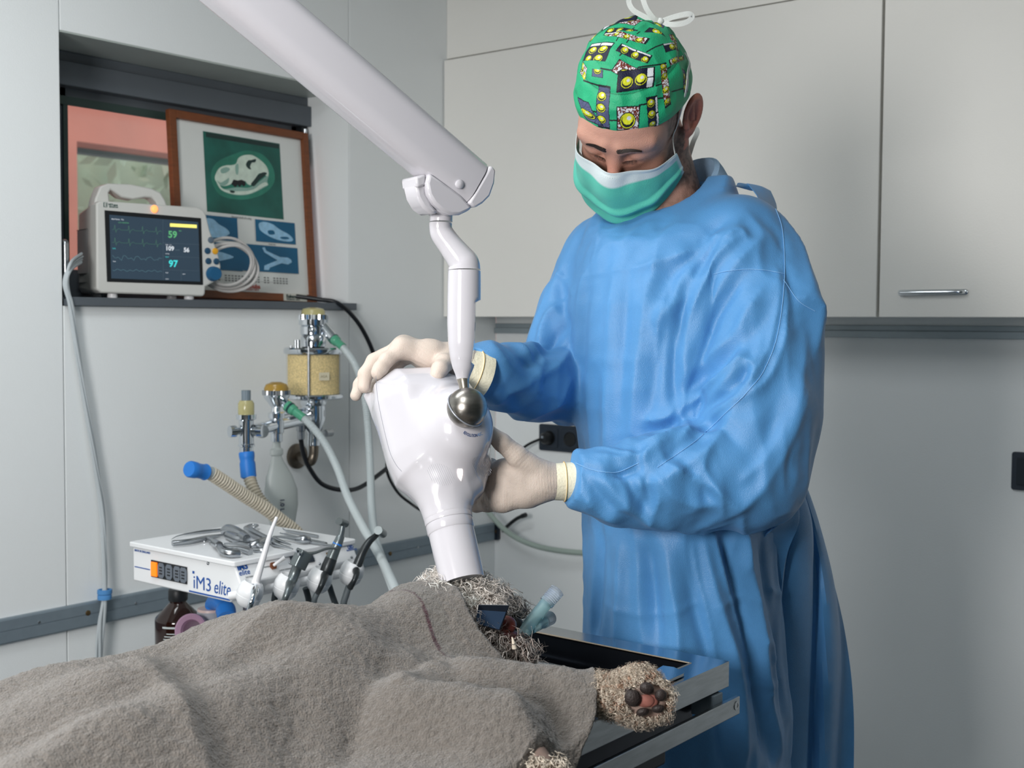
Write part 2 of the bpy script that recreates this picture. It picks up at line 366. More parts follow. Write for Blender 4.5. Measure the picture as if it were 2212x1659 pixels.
# ------------------------------------------------------------------ outdoors seen through the pane
def outside():
    X0 = -3.2
    a = onX(166, 305, X0); b = onX(360, 332, X0); c = onX(166, 520, X0)
    zt = a[2]; y0 = a[1]
    t = thing('red_building', 'terracotta red rendered building outside the window with a wide opening', 'building', (X0, 2.5, 0))
    mred = mat('terracotta_render', (196, 118, 98), 0.8, var=0.10, vscale=2.5)
    MB().box((X0-.3, -4, 0), (X0, y0, 6)).box((X0-.3, y0+2.6, 0), (X0, 9, 6)).box((X0-.3, y0, zt), (X0, y0+2.6, 6)).box((X0-.3, y0, 0), (X0, y0+2.6, 0.7)).build('facade', mred, t, smooth=0)
    MB().box((X0-.28, y0, zt-.025), (X0-.2, y0+2.6, zt)).build('lintel', mat('dark_lintel', (50, 58, 60), .6), t, smooth=0)
    hed = MB(); rng = np.random.RandomState(3)
    for i in range(2600):
        p = np.array([-7.6+rng.rand()*.9, -1.0+rng.rand()*11, rng.rand()*3.4]); d1 = rng.randn(3); d1 /= np.linalg.norm(d1); d2 = nrm(np.cross(d1, rng.randn(3))); L = .05+.10*rng.rand()
        hed.add([p-d1*L, p+d2*L*.4, p+d1*L, p-d2*L*.4], [(0, 1, 2, 3)])
    hed.box((-8.6, -1.5, 0), (-7.4, 10.5, 3.0))
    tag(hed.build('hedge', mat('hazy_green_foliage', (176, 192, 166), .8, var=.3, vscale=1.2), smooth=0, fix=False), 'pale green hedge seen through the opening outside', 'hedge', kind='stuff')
    c = onX(250, 470, -4.9)
    cr = thing('parked_car', 'white parked car seen behind the monitor through the window', 'car', (-5.0, c[1]+.6, 0))
    prof = [(-2.0, .35), (-2.05, .8), (-1.9, 1.0), (-1.2, 1.08), (-.6, 1.48), (.9, 1.52), (1.6, 1.1), (2.0, 1.0), (2.1, .4)]
    MB().prism(prof, -.8, .8, Frame((-5.4, c[1]+.6, 0), (0, 1, 0), (0, 0, 1), (1, 0, 0))).build('car_body', mat('white_car_paint', (240, 242, 245), .25, var=.01), cr, smooth=30, bevel=.05)
    for dy in (-1.25, 1.25):
        MB().lathe([(.0, -.1), (.32, -.1), (.34, -.05), (.34, .08), (.2, .1)], Frame((-4.62, c[1]+.6+dy, .34), (0, 1, 0), (0, 0, 1), (1, 0, 0)), 20).build('wheel', M_black, cr)
    MB().box((-30, -30, -.12), (-.32, 30, -.06)).build('outdoor_ground', mat('grey_asphalt', (120, 122, 120), .9, var=.1)).__setitem__('kind', 'structure')
outside()
# ================================================================== wall cabinets
def cabinet(x0, x1, label, handle):
    t = thing('wall_cabinet', label, 'cabinet', ((x0+x1)/2, YB, 1.37), 'white wall cabinets on the back wall')
    MB().box((x0, 2.832, 1.371), (x1, YB-.001, 2.145)).build('body', M_cab, t, smooth=0)
    d = MB().box((x0+.0015, YC, 1.369), (x1-.0015, 2.829, 2.143)).build('door', M_cab, t, smooth=0, bevel=.0018)
    if handle:
        a, b = 1.421, 1.583; z = 1.426
        pl = Frame(((a+b)/2, YC, z), (1, 0, 0), (0, 0, 1), (0, -1, 0))
        h = MB(); h.prism(rrect(b-a, .013, .0064, 6), 0, .0035, pl); hp = h.build('handle', M_chrome, d, smooth=30, bevel=.001)
        h = MB(); y = -.016; h.tube(spline([pl((-.074, 0, .002)), pl((-.072, 0, .014)), pl((-.06, .0, .019)), pl((0, 0, .020)), pl((.06, 0, .019)), pl((.072, 0, .014)), pl((.074, 0, .002))], 6), .0042, 10)
        h.build('grip_bar', M_chrome, d)
cabinet(0.002, 1.371, 'wide white wall cabinet behind the man, without a visible handle', False)
cabinet(1.3745, 2.55, 'white wall cabinet with a chrome bar handle at the right edge', True)
# ------------------------------------------------------------------ double socket, plug, switch
so = thing('double_socket', 'anthracite double power socket on the back wall with one plug in it', 'power socket', (0.264, YB, .953))
fr = Frame((0.183, YB, 0.953), (1, 0, 0), (0, 0, 1), (0, -1, 0))
MB().prism(rrect(.164, .083, .006, 4, .082, .0415), 0, .009, fr).build('cover_plate', M_anth, so, smooth=30, bevel=.001)
for cx in (.0425, .1215):
    q = MB().prism(rrect(.062, .062, .004, 3, cx, .0415), .009, .0125, fr).build('socket_insert', M_anth, so, smooth=30, bevel=.001)
    MB().lathe([(.0, .0125), (.0195, .0125), (.0215, .0145), (.0225, .0145), (.0225, .0127)], Frame(fr((cx, .0415, 0)), (1, 0, 0), (0, 0, 1), (0, -1, 0)), 24).build('socket_well', M_black, q)
pf = Frame(fr((.0425, .0415, .0145)), (1, 0, 0), (0, 0, 1), (0, -1, 0))
pg = thing('power_plug', 'black round power plug and lead in the left socket', 'plug', pf((0, 0, 0)))
MB().lathe([(.0, 0), (.0185, 0), (.0190, .004), (.0185, .022), (.013, .030), (.0, .031)], pf, 24).build('plug_body', M_black, pg)
MB().ball(pf((-.002, .004, .031)), .0045).build('plug_button', mat('grey_dot', (150, 160, 170), .3), pg)
lead = [pf((-.012, -.002, .022)), onY(1168, 948, YB-.045), onY(1130, 968, YB-.05), onY(1085, 1020, YB-.06), onY(1040, 1078, YB-.1), onY(985, 1112, YB-.2), onX(925, 1108, .12), onX(885, 1086, .1), onX(855, 1058, .08), onX(835, 1010, .06), onX(850, 950, .05)]
MB().tube(spline(lead, 8), .0042, 8).build('power_lead', M_black, pg)
sw = thing('light_switch', 'anthracite light switch at the right edge on the back wall', 'switch', (1.655, YB, .955))
fr = Frame((1.614, YB, 0.955), (1, 0, 0), (0, 0, 1), (0, -1, 0))
MB().prism(rrect(.083, .092, .006, 4, .0415, .046), 0, .009, fr).build('cover_plate', M_anth, sw, smooth=30, bevel=.001)
MB().prism(rrect(.058, .066, .003, 3, .0415, .046), .009, .013, fr).build('rocker', mat('dark_navy_plastic', (22, 34, 44), .4), sw, smooth=30, bevel=.001)
# hose and stub low on the back wall
hz = MB().tube(spline([onY(1020, 1040, 2.98), onY(1045, 1092, 2.97), onY(1095, 1148, 2.97), (onY(1160, 1180, 2.98)), onY(1255, 1194, 3.0), onY(1340, 1190, 3.0), onY(1400, 1150, 3.03)], 8), .0085, 12).build('grey_hose', mat('pale_green_hose', (168, 184, 176), .35, alpha=.85))
tag(hz, 'pale grey green hose sagging low across the back wall', 'hose')
hs = MB().tube(spline([onX(1085, 1150, .016), onY(1098, 1135, YB-.045), onY(1117, 1120, YB-.055), onY(1136, 1112, YB-.06)], 8), [.006]*20+[.0075]*5, 10).build('hook', M_black)
tag(hs, 'short dark hook sticking up from the end of the wall rail', 'hook')
# ================================================================== patient monitor
def monitor():
    a = math.radians(52.0); fh = nrm((_f[0], _f[1], 0)); rh = np.array([_r0[0], _r0[1], 0])
    ux = fh*math.cos(a)+rh*math.sin(a); uz = np.array([0, 0, 1.0]); un = np.cross(ux, uz)     # un: out of the screen
    o = onX(209, 637, -0.032); o[2] = 1.404+.008
    F = Frame(o, ux, uz, un)                                                                  # local x right, y up, z out
    t = thing('patient_monitor', 'grey white patient monitor with a dark screen on the window sill', 'monitor', F((.13, -.008, -.06)))
    body = mat('monitor_casing', (206, 207, 203), .45, var=.02); grey = mat('monitor_panel_grey', (172, 172, 172), .5); dgrey = mat('monitor_line_grey', (96, 100, 104), .5)
    front = [(.010, .004), (.262, .000), (.268, .006), (.269, .024), (.292, .036), (.307, .052), (.310, .075), (.303, .105), (.292, .135), (.281, .163), (.272, .200), (.262, .213), (.250, .217), (.012, .217), (.001, .212), (.000, .012)]
    back = [(.016, .006), (.255, .004), (.258, .02), (.258, .030), (.258, .05), (.258, .07), (.258, .09), (.258, .11), (.257, .14), (.256, .165), (.254, .19), (.247, .200), (.235, .203), (.022, .203), (.012, .196), (.010, .020)]
    v = np.array([(x, y, 0) for x, y in front]+[(x, y, -.035) for x, y in front]+[(x*.995+.001, y*.985, -.042) for x, y in front]+[(x, y, -.155) for x, y in back]); n = len(front)
    m = MB(); m.add(F(v), [tuple(range(n))]+[(k*n+i, k*n+(i+1) % n, (k+1)*n+(i+1) % n, (k+1)*n+i) for k in range(3) for i in range(n)]+[tuple(range(4*n-1, 3*n-1, -1))])
    m.build('casing', body, t, smooth=32, bevel=.004)
    p = MB(); p.box((.0035, .052, -.140), (.012, .155, -.06), F); p.build('side_panel', grey, t, smooth=0)
    for yy in (.050, .156, .030): MB().box((.004, yy, -.148), (.0125, yy+.001, -.05), F).build('seam', dgrey, t, smooth=0)
    # handle
    hp = [(.006, .205), (.010, .225), (.022, .254), (.040, .262), (.095, .264), (.145, .258), (.168, .250), (.180, .232), (.190, .205), (.165, .205), (.157, .226), (.146, .236), (.128, .235), (.100, .228), (.072, .232), (.054, .244), (.047, .248), (.042, .240), (.046, .205)]
    MB().prism(hp, -.075, -.03, F).build('handle', body, t, smooth=35, bevel=.004)
    # bezel and screen
    MB().prism([(.024, .030), (.262, .028), (.258, .191), (.020, .196)], -.002, .0015, F).build('bezel', M_black, t, smooth=0, bevel=.001)
    scr = MB().prism([(.034, .038), (.254, .036), (.250, .181), (.031, .186)], .0005, .0020, F).build('screen', mat('lcd_dark', (36, 46, 56), .18, emis=(44, 58, 70), estr=.55, var=.05), t, smooth=0)
    SF = Frame(F((0, 0, .0022)), ux, uz, un)
    def em(n, c, s=.45): return mat(n, c, .5, emis=c, estr=s, var=0)
    gr, wh, cy, ye, dk = em('screen_green', (80, 150, 100)), em('screen_white', (190, 195, 200)), em('screen_cyan', (60, 190, 190)), em('screen_yellow', (190, 180, 90), .9), em('screen_line', (70, 84, 92), .4)
    def T(s, x, y, size, m, b=0.0): text(s, size, Frame(SF((x, y, 0)), ux, uz, un), m, scr, 'screen_text', b, 0, .00005)
    T('59', .173, .140, .0225, gr, .0006); T('109', .166, .109, .0145, wh, .0004); T('56', .212, .107, .0145, wh, .0004); T('97', .174, .070, .0225, cy, .0006)
    T('Bed Name:  Vet', .036, .175, .0045, wh); T('ECG  MONITOR', .052, .168, .0035, gr); T('NIBP   SYS', .166, .121, .0035, wh); T('mmHg', .166, .100, .0035, wh); T('30/00', .190, .109, .005, dk)
    T('SpO2', .166, .092, .0035, cy); T('RESP', .166, .054, .0032, wh); T('TEMP', .208, .052, .0032, wh); T('40.2', .20, .156, .004, gr); T('SpO2', .037, .107, .0035, cy); T('Resp', .038, .077, .0035, wh); T('12:41', .165, .039, .004, wh)
    MB().box((.178, .166, 0), (.246, .174, .0001), SF).build('alarm_strip', ye, scr, smooth=0)
    for (x0, y0, x1, y1) in ((.160, .038, .1604, .182), (.16, .126, .252, .1264), (.16, .094, .252, .0944), (.16, .062, .252, .0624), (.205, .038, .2054, .062)): MB().box((x0, y0, 0), (x1, y1, .00005), SF).build('screen_line', dk, scr, smooth=0)
    def wave(y, fn, m):
        xs = np.linspace(.037, .157, 160); pts = [SF((x, y+fn(x), .0001)) for x in xs]; w_ = MB().tube(pts, .0004, 4); w_.build('waveform', m, scr)
    def ecg(x):
        u = (x*30) % 1; return .012*math.exp(-((u-.3)/.03)**2)-.007*math.exp(-((u-.38)/.03)**2)+.003*math.exp(-((u-.6)/.08)**2)
    gd = em('screen_dim_green', (56, 92, 76), .5); cdm = em('screen_dim_cyan', (70, 100, 108), .5)
    wave(.152, ecg, gd); wave(.122, ecg, gd); wave(.083, lambda x: .010*(1-((x*34) % 1))*(1 if (x*34) % 1 > .12 else (x*34) % 1/.12)+.002*math.sin(x*400), cdm); wave(.058, lambda x: .0015*math.sin(x*420)+.001*math.sin(x*150), cdm)
    # knob, buttons
    bl = mat('button_blue', (38, 76, 104), .4); yl = mat('button_yellow', (226, 165, 40), .4)
    KF = Frame(F((.288, .056, .0)), ux, uz, un)
    MB().lathe([(.0185, 0), (.0185, .004), (.0175, .005), (.0165, .016), (.0150, .018), (.0, .018)], KF, 28).build('control_knob', mat('knob_blue', (36, 92, 132), .35), t)
    for x, y, mm in ((.274, .112, bl), (.294, .112, yl), (.276, .087, bl), (.297, .087, bl), (.283, .139, mat('button_grey', (92, 108, 122), .4))):
        MB().lathe([(.0078, 0), (.0078, .002), (.0055, .0032), (0, .0034)], Frame(F((x, y, .0)), ux*1.0, uz, un), 16).build('button', mm, t)
    al = MB().ball((0, 0, 0), (.0085, .0095, .006), fr=Frame(F((.140, .206, .001)), ux, uz, un)).build('alarm_light', mat('alarm_orange', (240, 140, 80), .4, emis=(255, 140, 80), estr=1.0), t)
    for x in (.045, .235):
        MB().lathe([(.011, -.008), (.012, -.004), (.011, .004)], Frame(F((x, 0, -.022)), ux, un, uz), 16).build('foot', M_white, t)
    for x in (.045, .235): MB().lathe([(.011, -.008), (.012, -.004), (.011, .006)], Frame(F((x, 0, -.13)), ux, un, uz), 16).build('foot', M_white, t)
    lg = mat('logo_dark_green', (20, 74, 66), .5)
    MB().box((.018, .203, 0), (.027, .214, .0004), F).build('logo_block', lg, t, smooth=0)
    text('E', .012, Frame(F((.0195, .2045, .0006)), ux, uz, un), body, t, 'logo_letter', .0004)
    text('VETcare', .0065, Frame(F((.029, .2075, .0003)), ux, uz, un), lg, t, 'logo_text', .0003); text('MONITOR', .0045, Frame(F((.031, .203, .0003)), ux, uz, un), lg, t, 'logo_text', .0002, .3)
    # cables coiled at the right side of the monitor
    cg = mat('grey_cable', (196, 194, 192), .45, var=.02)
    rng = np.random.RandomState(5)
    CF = Frame(F((.345, .082, -.045)), ux, uz, un)
    coil = thing('cable_coil', 'coil of pale grey monitor cable hanging at the right side of the monitor', 'cable', CF((0, -.06, 0)))
    for k in range(5):
        n = 40; r1, r2 = .062+.006*k-.012*(k == 4), .048+.004*k; pts = []
        dx, dy = .012*rng.randn()*.6+.004*k, .006*rng.randn(); tl = .25*rng.randn()*.6
        for i in range(n):
            s = 2*math.pi*i/n; x, y = r1*math.cos(s), r2*math.sin(s); pts.append(CF((dx+x*math.cos(tl)-y*math.sin(tl), dy+x*math.sin(tl)+y*math.cos(tl), .004*math.sin(2*s+k)-.006*k+.012)))
        pts.append(pts[0]); pts.append(pts[1])
        MB().tube(pts, .0038, 8, caps=False).build('loop', cg, coil)
    return F
MON = monitor()
# ================================================================== framed skull poster leaning on the sill
def poster():
    BR = onX(677, 651, -.105); BR[2] = 1.4045; TR = onX(657, 290, -.150)
    up = nrm(TR-BR); H = np.linalg.norm(TR-BR); ux = nrm((0.02, 1, 0)); ux = nrm(ux-np.dot(ux, up)*up); un = np.cross(ux, up)
    if un[0] < 0: un = -un
    W_ = .462; o = BR-ux*W_
    F = Frame(o, ux, up, un)
    t = thing('framed_poster', 'brown wood framed veterinary poster of animal skulls leaning in the window recess', 'poster', F((W_/2, 0, 0)))
    wd_ = mat('brown_wood_frame', (118, 66, 36), .45, var=.15, vscale=30, stretch=(1, 1, 6)); b = .021
    for lo, hi in (((0, 0, 0), (b, H, .018)), ((W_-b, 0, 0), (W_, H, .018)), ((b, 0, 0), (W_-b, b, .018)), ((b, H-b, 0), (W_-b, H, .018))): MB().box(lo, hi, F).build('frame_bar', wd_, t, smooth=0, bevel=.002)
    pr = MB().box((b*.5, b*.5, .002), (W_-b*.5, H-b*.5, .006), F).build('print', mat('poster_paper', (222, 225, 222), .35, var=.02), t, smooth=0)
    Z = [.0062]
    def uv(u, v): return (u*W_, (1-v)*H)
    def patch(poly, m, nm): Z[0] += .00012; MB().prism([uv(*p) for p in poly], Z[0], Z[0]+.0001, F).build(nm, m, pr, smooth=0)
    teal = mat('print_teal', (28, 92, 82), .4, var=.25, vscale=14); blue = mat('print_blue', (4, 92, 130), .4, var=.12); bone = mat('print_bone', (206, 222, 208), .4, var=.10, vscale=60); bone2 = mat('print_pale_blue_bone', (150, 196, 226), .4, var=.14, vscale=70); dk = mat('print_dark', (26, 52, 50), .4); bone3 = mat('print_bone_shade', (140, 176, 164), .4, var=.1)
    def rect(u0, u1, v0, v1): return [(u0, v0), (u1, v0), (u1, v1), (u0, v1)]
    patch(rect(.235, .79, .085, .525), teal, 'photo'); patch(rect(.255, .785, .09, .115), dk, 'photo_edge')
    def sm(pts): return [tuple(p) for p in spline(pts, 5, True)]
    # big skull: cranium, snout, jaw
    def c4(x, y):
        tp = 80+(x-20)*.114; bt = 1560+(x-150)*.029; lf = 20+(y-80)*.088; rg_ = 1115+(y-205)*.058; return ((x-lf)/(rg_-lf), (y-tp)/(bt-tp))
    def sk(pts, m, nm, k=4): patch([tuple(q) for q in spline([c4(*p) for p in pts], k, True)], m, nm)
    glow = mat('print_teal_glow', (48, 128, 108), .4, var=.2, vscale=20)
    sk([(360, 600), (400, 480), (540, 400), (640, 370), (760, 400), (840, 500), (850, 620), (760, 720), (600, 770), (430, 740)], glow, 'photo_glow')
    sk([(400, 640), (430, 690), (480, 720), (560, 736), (650, 726), (720, 694), (770, 664), (802, 642), (795, 610), (806, 560), (780, 575), (740, 610), (690, 650), (640, 672), (560, 672), (510, 682), (460, 690), (425, 665)], bone3, 'skull_jaw')
    sk([(405, 645), (440, 700), (520, 728), (620, 728), (700, 700), (770, 655), (800, 640), (780, 620), (740, 640), (690, 680), (620, 700), (520, 704), (450, 690), (420, 650)], bone, 'skull_jaw_edge')
    sk([(388, 612), (398, 562), (425, 520), (470, 500), (510, 496), (545, 482), (560, 440), (592, 415), (640, 404), (684, 410), (740, 445), (786, 490), (804, 540), (796, 572), (762, 552), (728, 552), (700, 590), (668, 648), (636, 640), (618, 618), (586, 640), (556, 622), (524, 636), (498, 656), (452, 668), (412, 650)], bone, 'skull')
    sk([(622, 486), (638, 452), (664, 446), (700, 436), (694, 462), (668, 468), (656, 500), (664, 522), (640, 516)], dk, 'skull_socket'); sk([(540, 500), (560, 480), (566, 520), (560, 570), (545, 560)], bone3, 'skull_shade'); sk([(430, 535), (470, 515), (500, 530), (470, 560), (436, 565)], bone3, 'skull_shade')
    sk([(664, 642), (690, 604), (722, 562), (762, 540), (790, 548), (762, 578), (730, 606), (704, 642), (684, 658)], dk, 'skull_gap')
    sk([(402, 622), (430, 642), (478, 612), (492, 600), (488, 640), (456, 666), (424, 656)], bone3, 'skull_nose')
    patch([c4(*p) for p in ((512, 648), (528, 612), (560, 618), (590, 610), (618, 622), (622, 650), (606, 664), (592, 648), (576, 672), (560, 652), (544, 674), (526, 660))], M_black, 'skull_teeth_gap')
    sk([(505, 700), (540, 706), (530, 720), (508, 716)], dk, 'skull_jaw_shade')
    for u0, u1, v0, v1 in ((.07, .44, .545, .675), (.57, .87, .54, .665), (.07, .46, .69, .84), (.46, .88, .685, .835)): patch(rect(u0, u1, v0, v1), blue, 'photo')
    patch(sm([(.18, .60), (.22, .565), (.27, .565), (.31, .59), (.36, .61), (.38, .635), (.34, .655), (.27, .665), (.20, .66)]), bone2, 'skull')
    patch(sm([(.60, .56), (.64, .55), (.70, .56), (.75, .585), (.82, .61), (.85, .635), (.83, .65), (.76, .65), (.68, .635), (.61, .605), (.595, .58)]), bone2, 'skull'); patch(sm([(.66, .60), (.70, .595), (.71, .615), (.67, .62)]), blue, 'skull_socket'); patch(sm([(.75, .63), (.80, .625), (.82, .635), (.77, .64)]), blue, 'skull_teeth_gap')
    patch(sm([(.10, .76), (.18, .735), (.24, .70), (.27, .735), (.33, .745), (.40, .765), (.33, .785), (.27, .80), (.25, .83), (.18, .79)]), bone2, 'skull')
    patch([(.61, .70), (.63, .695), (.64, .715), (.74, .745), (.80, .745), (.825, .755), (.83, .77), (.80, .785), (.75, .78), (.66, .81), (.65, .825), (.615, .825), (.62, .80), (.72, .765), (.625, .725)], bone2, 'jaw_bone')
    gt = mat('print_grey_text', (120, 122, 122), .5); rt = mat('print_red_text', (176, 78, 70), .5)
    TF = lambda u, v, dz=.0085: Frame(F((u*W_, (1-v)*H, dz)), ux, up, un)
    text('Normal skull of a dog', .0075, TF(.40, .545), gt, pr, 'caption'); text('Lateral view', .005, TF(.66, .678), gt, pr, 'caption'); text('Dental chart', .006, TF(.50, .852), gt, pr, 'caption')
    rng = np.random.RandomState(2)
    for i in range(24):
        u = .24+.54*i/23
        if i in (3, 15, 18): continue
        for v in (.872, .886, .899): MB().box(((u)*W_, (1-v)*H, .0064), ((u+.014)*W_, (1-v)*H+.0035, .0065), F).build('chart_mark', gt, pr, smooth=0)
    MB().box((.24*W_, (1-.893)*H, .0064), (.78*W_, (1-.893)*H+.0006, .0065), F).build('chart_line', gt, pr, smooth=0)
    text('Eukanuba', .017, TF(.44, .932), rt, pr, 'brand_text', .0005); text('VETERINARY DIETS', .0065, TF(.45, .945), rt, pr, 'brand_text'); text('The Eukanuba Veterinary Diets programme, supporting veterinary practice', .0055, TF(.27, .957), gt, pr, 'caption')
    lb = MB().box((.735*W_, .001, .018), (.915*W_, .0215, .0186), F).build('frame_label', mat('cream_label', (206, 206, 196), .5), t, smooth=0)
    text('Eukanuba', .013, Frame(F((.755*W_, .0095, .0188)), ux, up, un), dk, lb, 'label_text', .0006); text('VETERINARY DIETS', .0055, Frame(F((.755*W_, .0035, .0188)), ux, up, un), dk, lb, 'label_text', .0002)
poster()
# grey plate edge peeking out behind the left panel, cables and bundle
pe = thing('metal_plate', 'rounded metal edged plate standing upright at the left end of the sill', 'plate', (-.06, 1.552, 1.404))
fr = Frame((-.085, 1.5385, 1.404), (1, 0, 0), (0, 0, 1), (0, 1, 0))
MB().prism(rrect(.085, .13, .012, 5, .0425, .065+.0), 0, .012, fr).build('plate_body', M_steel, pe, smooth=30, bevel=.003)
MB().prism(rrect(.07, .112, .01, 5, .0425, .065), .012, .0135, fr).build('plate_inset', mat('beige_inset', (190, 184, 160), .5), pe, smooth=30)
def bundle():
    gcab = mat('light_grey_cable', (186, 194, 198), .45, var=.02); rng = np.random.RandomState(11)
    main = [(176, 548, -.06), (152, 566, .006), (142, 600, .014), (152, 660, .016), (166, 760, .016), (186, 880, .018), (206, 1000, .018), (221, 1100, .02), (226, 1200, .024), (226, 1284, .028), (219, 1340, .030), (213, 1410, .030), (211, 1520, .030), (214, 1640, .03)]
    lab = ['outermost', 'thin', 'middle', 'thickest']
    for k in range(4):
        ph = k*1.57; pts = []
        for i, (x, y, X) in enumerate(main):
            sp = 3.2 if i not in (0, 1, 9) else 2.2
            if i >= 10: sp = 5.5
            pts.append(onX(x+sp*math.sin(ph+i*.9), y+(k*6 if i < 3 else 0), X+.004*math.cos(ph+i*.9)+.004))
        tag(MB().tube(spline(pts, 8), (.0034, .0026, .0038, .0048)[k], 8).build('monitor_cable', gcab), 'pale grey cable hanging down the left wall in a strapped bundle', 'cable', 'cable bundle on the left wall')
    c = onX(226, 1284, .030)
    tag(MB().lathe([(.0125, -.011), (.0155, -.011), (.016, -.002), (.0145, 0), (.0165, .002), (.0165, .011), (.013, .012), (.0125, .011)], Frame(c, (1, 0, 0), (0, 1, 0), (0.02, .03, 1)), 20, closed=True).build('cable_strap', mat('blue_velcro', (82, 142, 200), .8, bump=.001, bscale=300)), 'blue strap tied round the hanging grey cables', 'strap')
bundle()
# ================================================================== anaesthesia absorber on the left wall
def knurl(r, h0, h1, fr, n=24, amp=.06):
    ang = np.linspace(0, 2*math.pi, n*2, endpoint=False); R = [r*(1+amp*(1 if i % 2 else -1)*.5) for i in range(n*2)]
    return MB().prism([(R[i]*math.cos(a), R[i]*math.sin(a)) for i, a in enumerate(ang)], h0, h1, fr)
M_ygl = mat('yellowed_plastic', (214, 206, 150), .2, trans=.35, var=.08)
M_ambpl = mat('amber_dome_plastic', (186, 150, 66), .2, trans=.25, var=.08)
M_green = mat('clear_green_connector', (96, 186, 150), .25, trans=.35, var=.05)
M_hose = mat('translucent_hose', (214, 224, 226), .35, trans=.35, var=.03)
M_bluec = mat('blue_rubber_connector', (40, 124, 212), .45, var=.03)
M_brown = mat('tarnished_brass_pipe', (110, 102, 92), .35, .8, var=.1)
M_dkrub = mat('black_rubber_hose', (22, 26, 32), .4)
def up(p): return Frame(p, (1, 0, 0), (0, 1, 0), (0, 0, 1))
def absorber():
    ax = onX(677, 800, .14); cx, cy = ax[0], ax[1]
    zf = lambda y: float(onX(677, y, .14)[2])
    t = thing('anaesthesia_absorber', 'chrome anaesthesia breathing circuit with soda lime canister mounted on the left wall', 'breathing circuit', (0.0, cy, zf(985)))
    A = up((cx, cy, 0)); cr = M_chrome
    # soda lime canister
    zb, zt = zf(851), zf(764)
    MB().lathe([(.001, zb+.001), (.0655, zb+.001), (.0655, zt-.002), (.001, zt-.004)], A, 40).build('soda_lime', mat('yellow_soda_lime', (240, 214, 146), .9, var=.30, vscale=260, bump=.004, bscale=420), t)
    MB().lathe([(.069, zb), (.070, zb), (.070, zt), (.069, zt)], A, 40).build('canister_glass', mat('canister_glass', (240, 236, 214), .05, var=0, alpha=.16), t)
    MB().lathe([(.01, zt), (.074, zt), (.076, zt+.004), (.076, zt+.012), (.072, zt+.016), (.01, zt+.016)], A, 40).build('canister_lid', cr, t)
    MB().lathe([(.01, zb), (.074, zb), (.077, zb-.003), (.077, zb-.009), (.070, zb-.013), (.01, zb-.013)], A, 40).build('canister_base', cr, t)
    for a in (-.9, 1.3, 3.3): MB().tube([A((.073*math.cos(a), .073*math.sin(a), zb-.012)), A((.073*math.cos(a), .073*math.sin(a), zt+.02))], .0033, 10).build('tie_rod', M_steel, t)
    rp = A((.058, -.052, 0))
    lbl = Frame(A((.0703*math.cos(-.35), .0703*math.sin(-.35), (zb+zt)/2-.004)), (math.sin(.35), math.cos(.35), 0), (0, 0, 1), (math.cos(.35), -math.sin(.35), 0))
    L = MB().box((-.014, -.010, 0), (.014, .010, .0006), lbl).build('canister_label', mat('worn_label', (214, 206, 180), .6), t, smooth=0)
    text('AGA', .009, Frame(lbl((-.010, -.003, .0008)), lbl.M[0], lbl.M[1], lbl.M[2]), mat('faded_ink', (150, 140, 110), .6), L, 'label_text')
    k = A((.0, -.055, zt+.016)); knurl(.0075, 0, .020, up(k)).build('drain_knob', M_steel, t)
    # top column and valve
    MB().lathe([(.024, zt+.014), (.032, zt+.018), (.033, zt+.04), (.030, zt+.046), (.0335, zt+.05), (.0335, zf(706)), (.030, zf(704)), (.037, zf(702)), (.0375, zf(690)), (.02, zf(689))], A, 32).build('valve_body', cr, t)
    knurl(.037, zf(690), zf(680), A, 34).build('valve_collar', cr, t)
    MB().lathe([(.030, zf(681)), (.030, zf(672)), (.026, zf(667)), (.012, zf(664)), (.001, zf(664))], A, 28).build('valve_dome', M_ygl, t)
    e0 = A((.02, .01, zf(700))); e1 = onX(722, 733, .20); MB().tube([e0, e0+(e1-e0)*.5, e1], .0135, 18).build('outlet_pipe', cr, t)
    MB().ball(A((.028, -.028, zf(712))), .009).build('side_knob', cr, t)
    # lower column
    MB().lathe([(.02, zb-.012), (.034, zb-.014), (.034, zf(872)), (.030, zf(876)), (.031, zf(905)), (.022, zf(928)), (.016, zf(934)), (.016, zf(962)), (.010, zf(963))], A, 32).build('lower_column', cr, t)
    knurl(.009, .0, .022, Frame(A((.012, .03, zf(937))), (1, 0, 0), (0, 0, 1), (0, 1, 0)), 14).build('side_knob', M_steel, t)
    fl = onX(640, 985, 0.0)
    MB().tube(spline([A((0, 0, zf(955))), A((0, 0, zf(980))), A((-.012, .0, zf(998))), np.array([.05, (cy+fl[1])/2+.01, zf(1000)]), np.array([.012, fl[1]+.004, fl[2]])], 6), .0125, 16).build('wall_pipe', M_brown, t)
    MB().lathe([(.0, .0), (.034, .0), (.034, .008), (.028, .013), (.0, .014)], Frame(fl, (0, 1, 0), (0, 0, 1), (1, 0, 0)), 28).build('wall_flange', M_brown, t)
    # horizontal bar to the second valve and relief valve
    v1 = onX(597, 880, .20); ap = onX(532, 930, .215); zbar = float(onX(600, 918, .2)[2])
    MB().tube([A((0, 0, zbar+.006)), np.array([v1[0], v1[1], zbar]), np.array([ap[0], ap[1]+.02, zbar-.006])], .0145, 18).build('manifold_bar', cr, t)
    MB().tube([A((-.01, 0, zbar+.028)), np.array([v1[0]-.015, v1[1], zbar+.022])], .006, 12).build('thin_bar', cr, t)
    V = up((v1[0], v1[1], 0)); z1 = lambda y: float(onX(597, y, .20)[2])
    MB().lathe([(.012, z1(955)), (.0145, z1(953)), (.0145, z1(936)), (.018, z1(934)), (.018, z1(908)), (.015, z1(905)), (.020, z1(903)), (.020, z1(892)), (.013, z1(889)), (.012, z1(880)), (.031, z1(858)), (.033, z1(852)), (.02, z1(851))], V, 30).build('valve_body', cr, t)
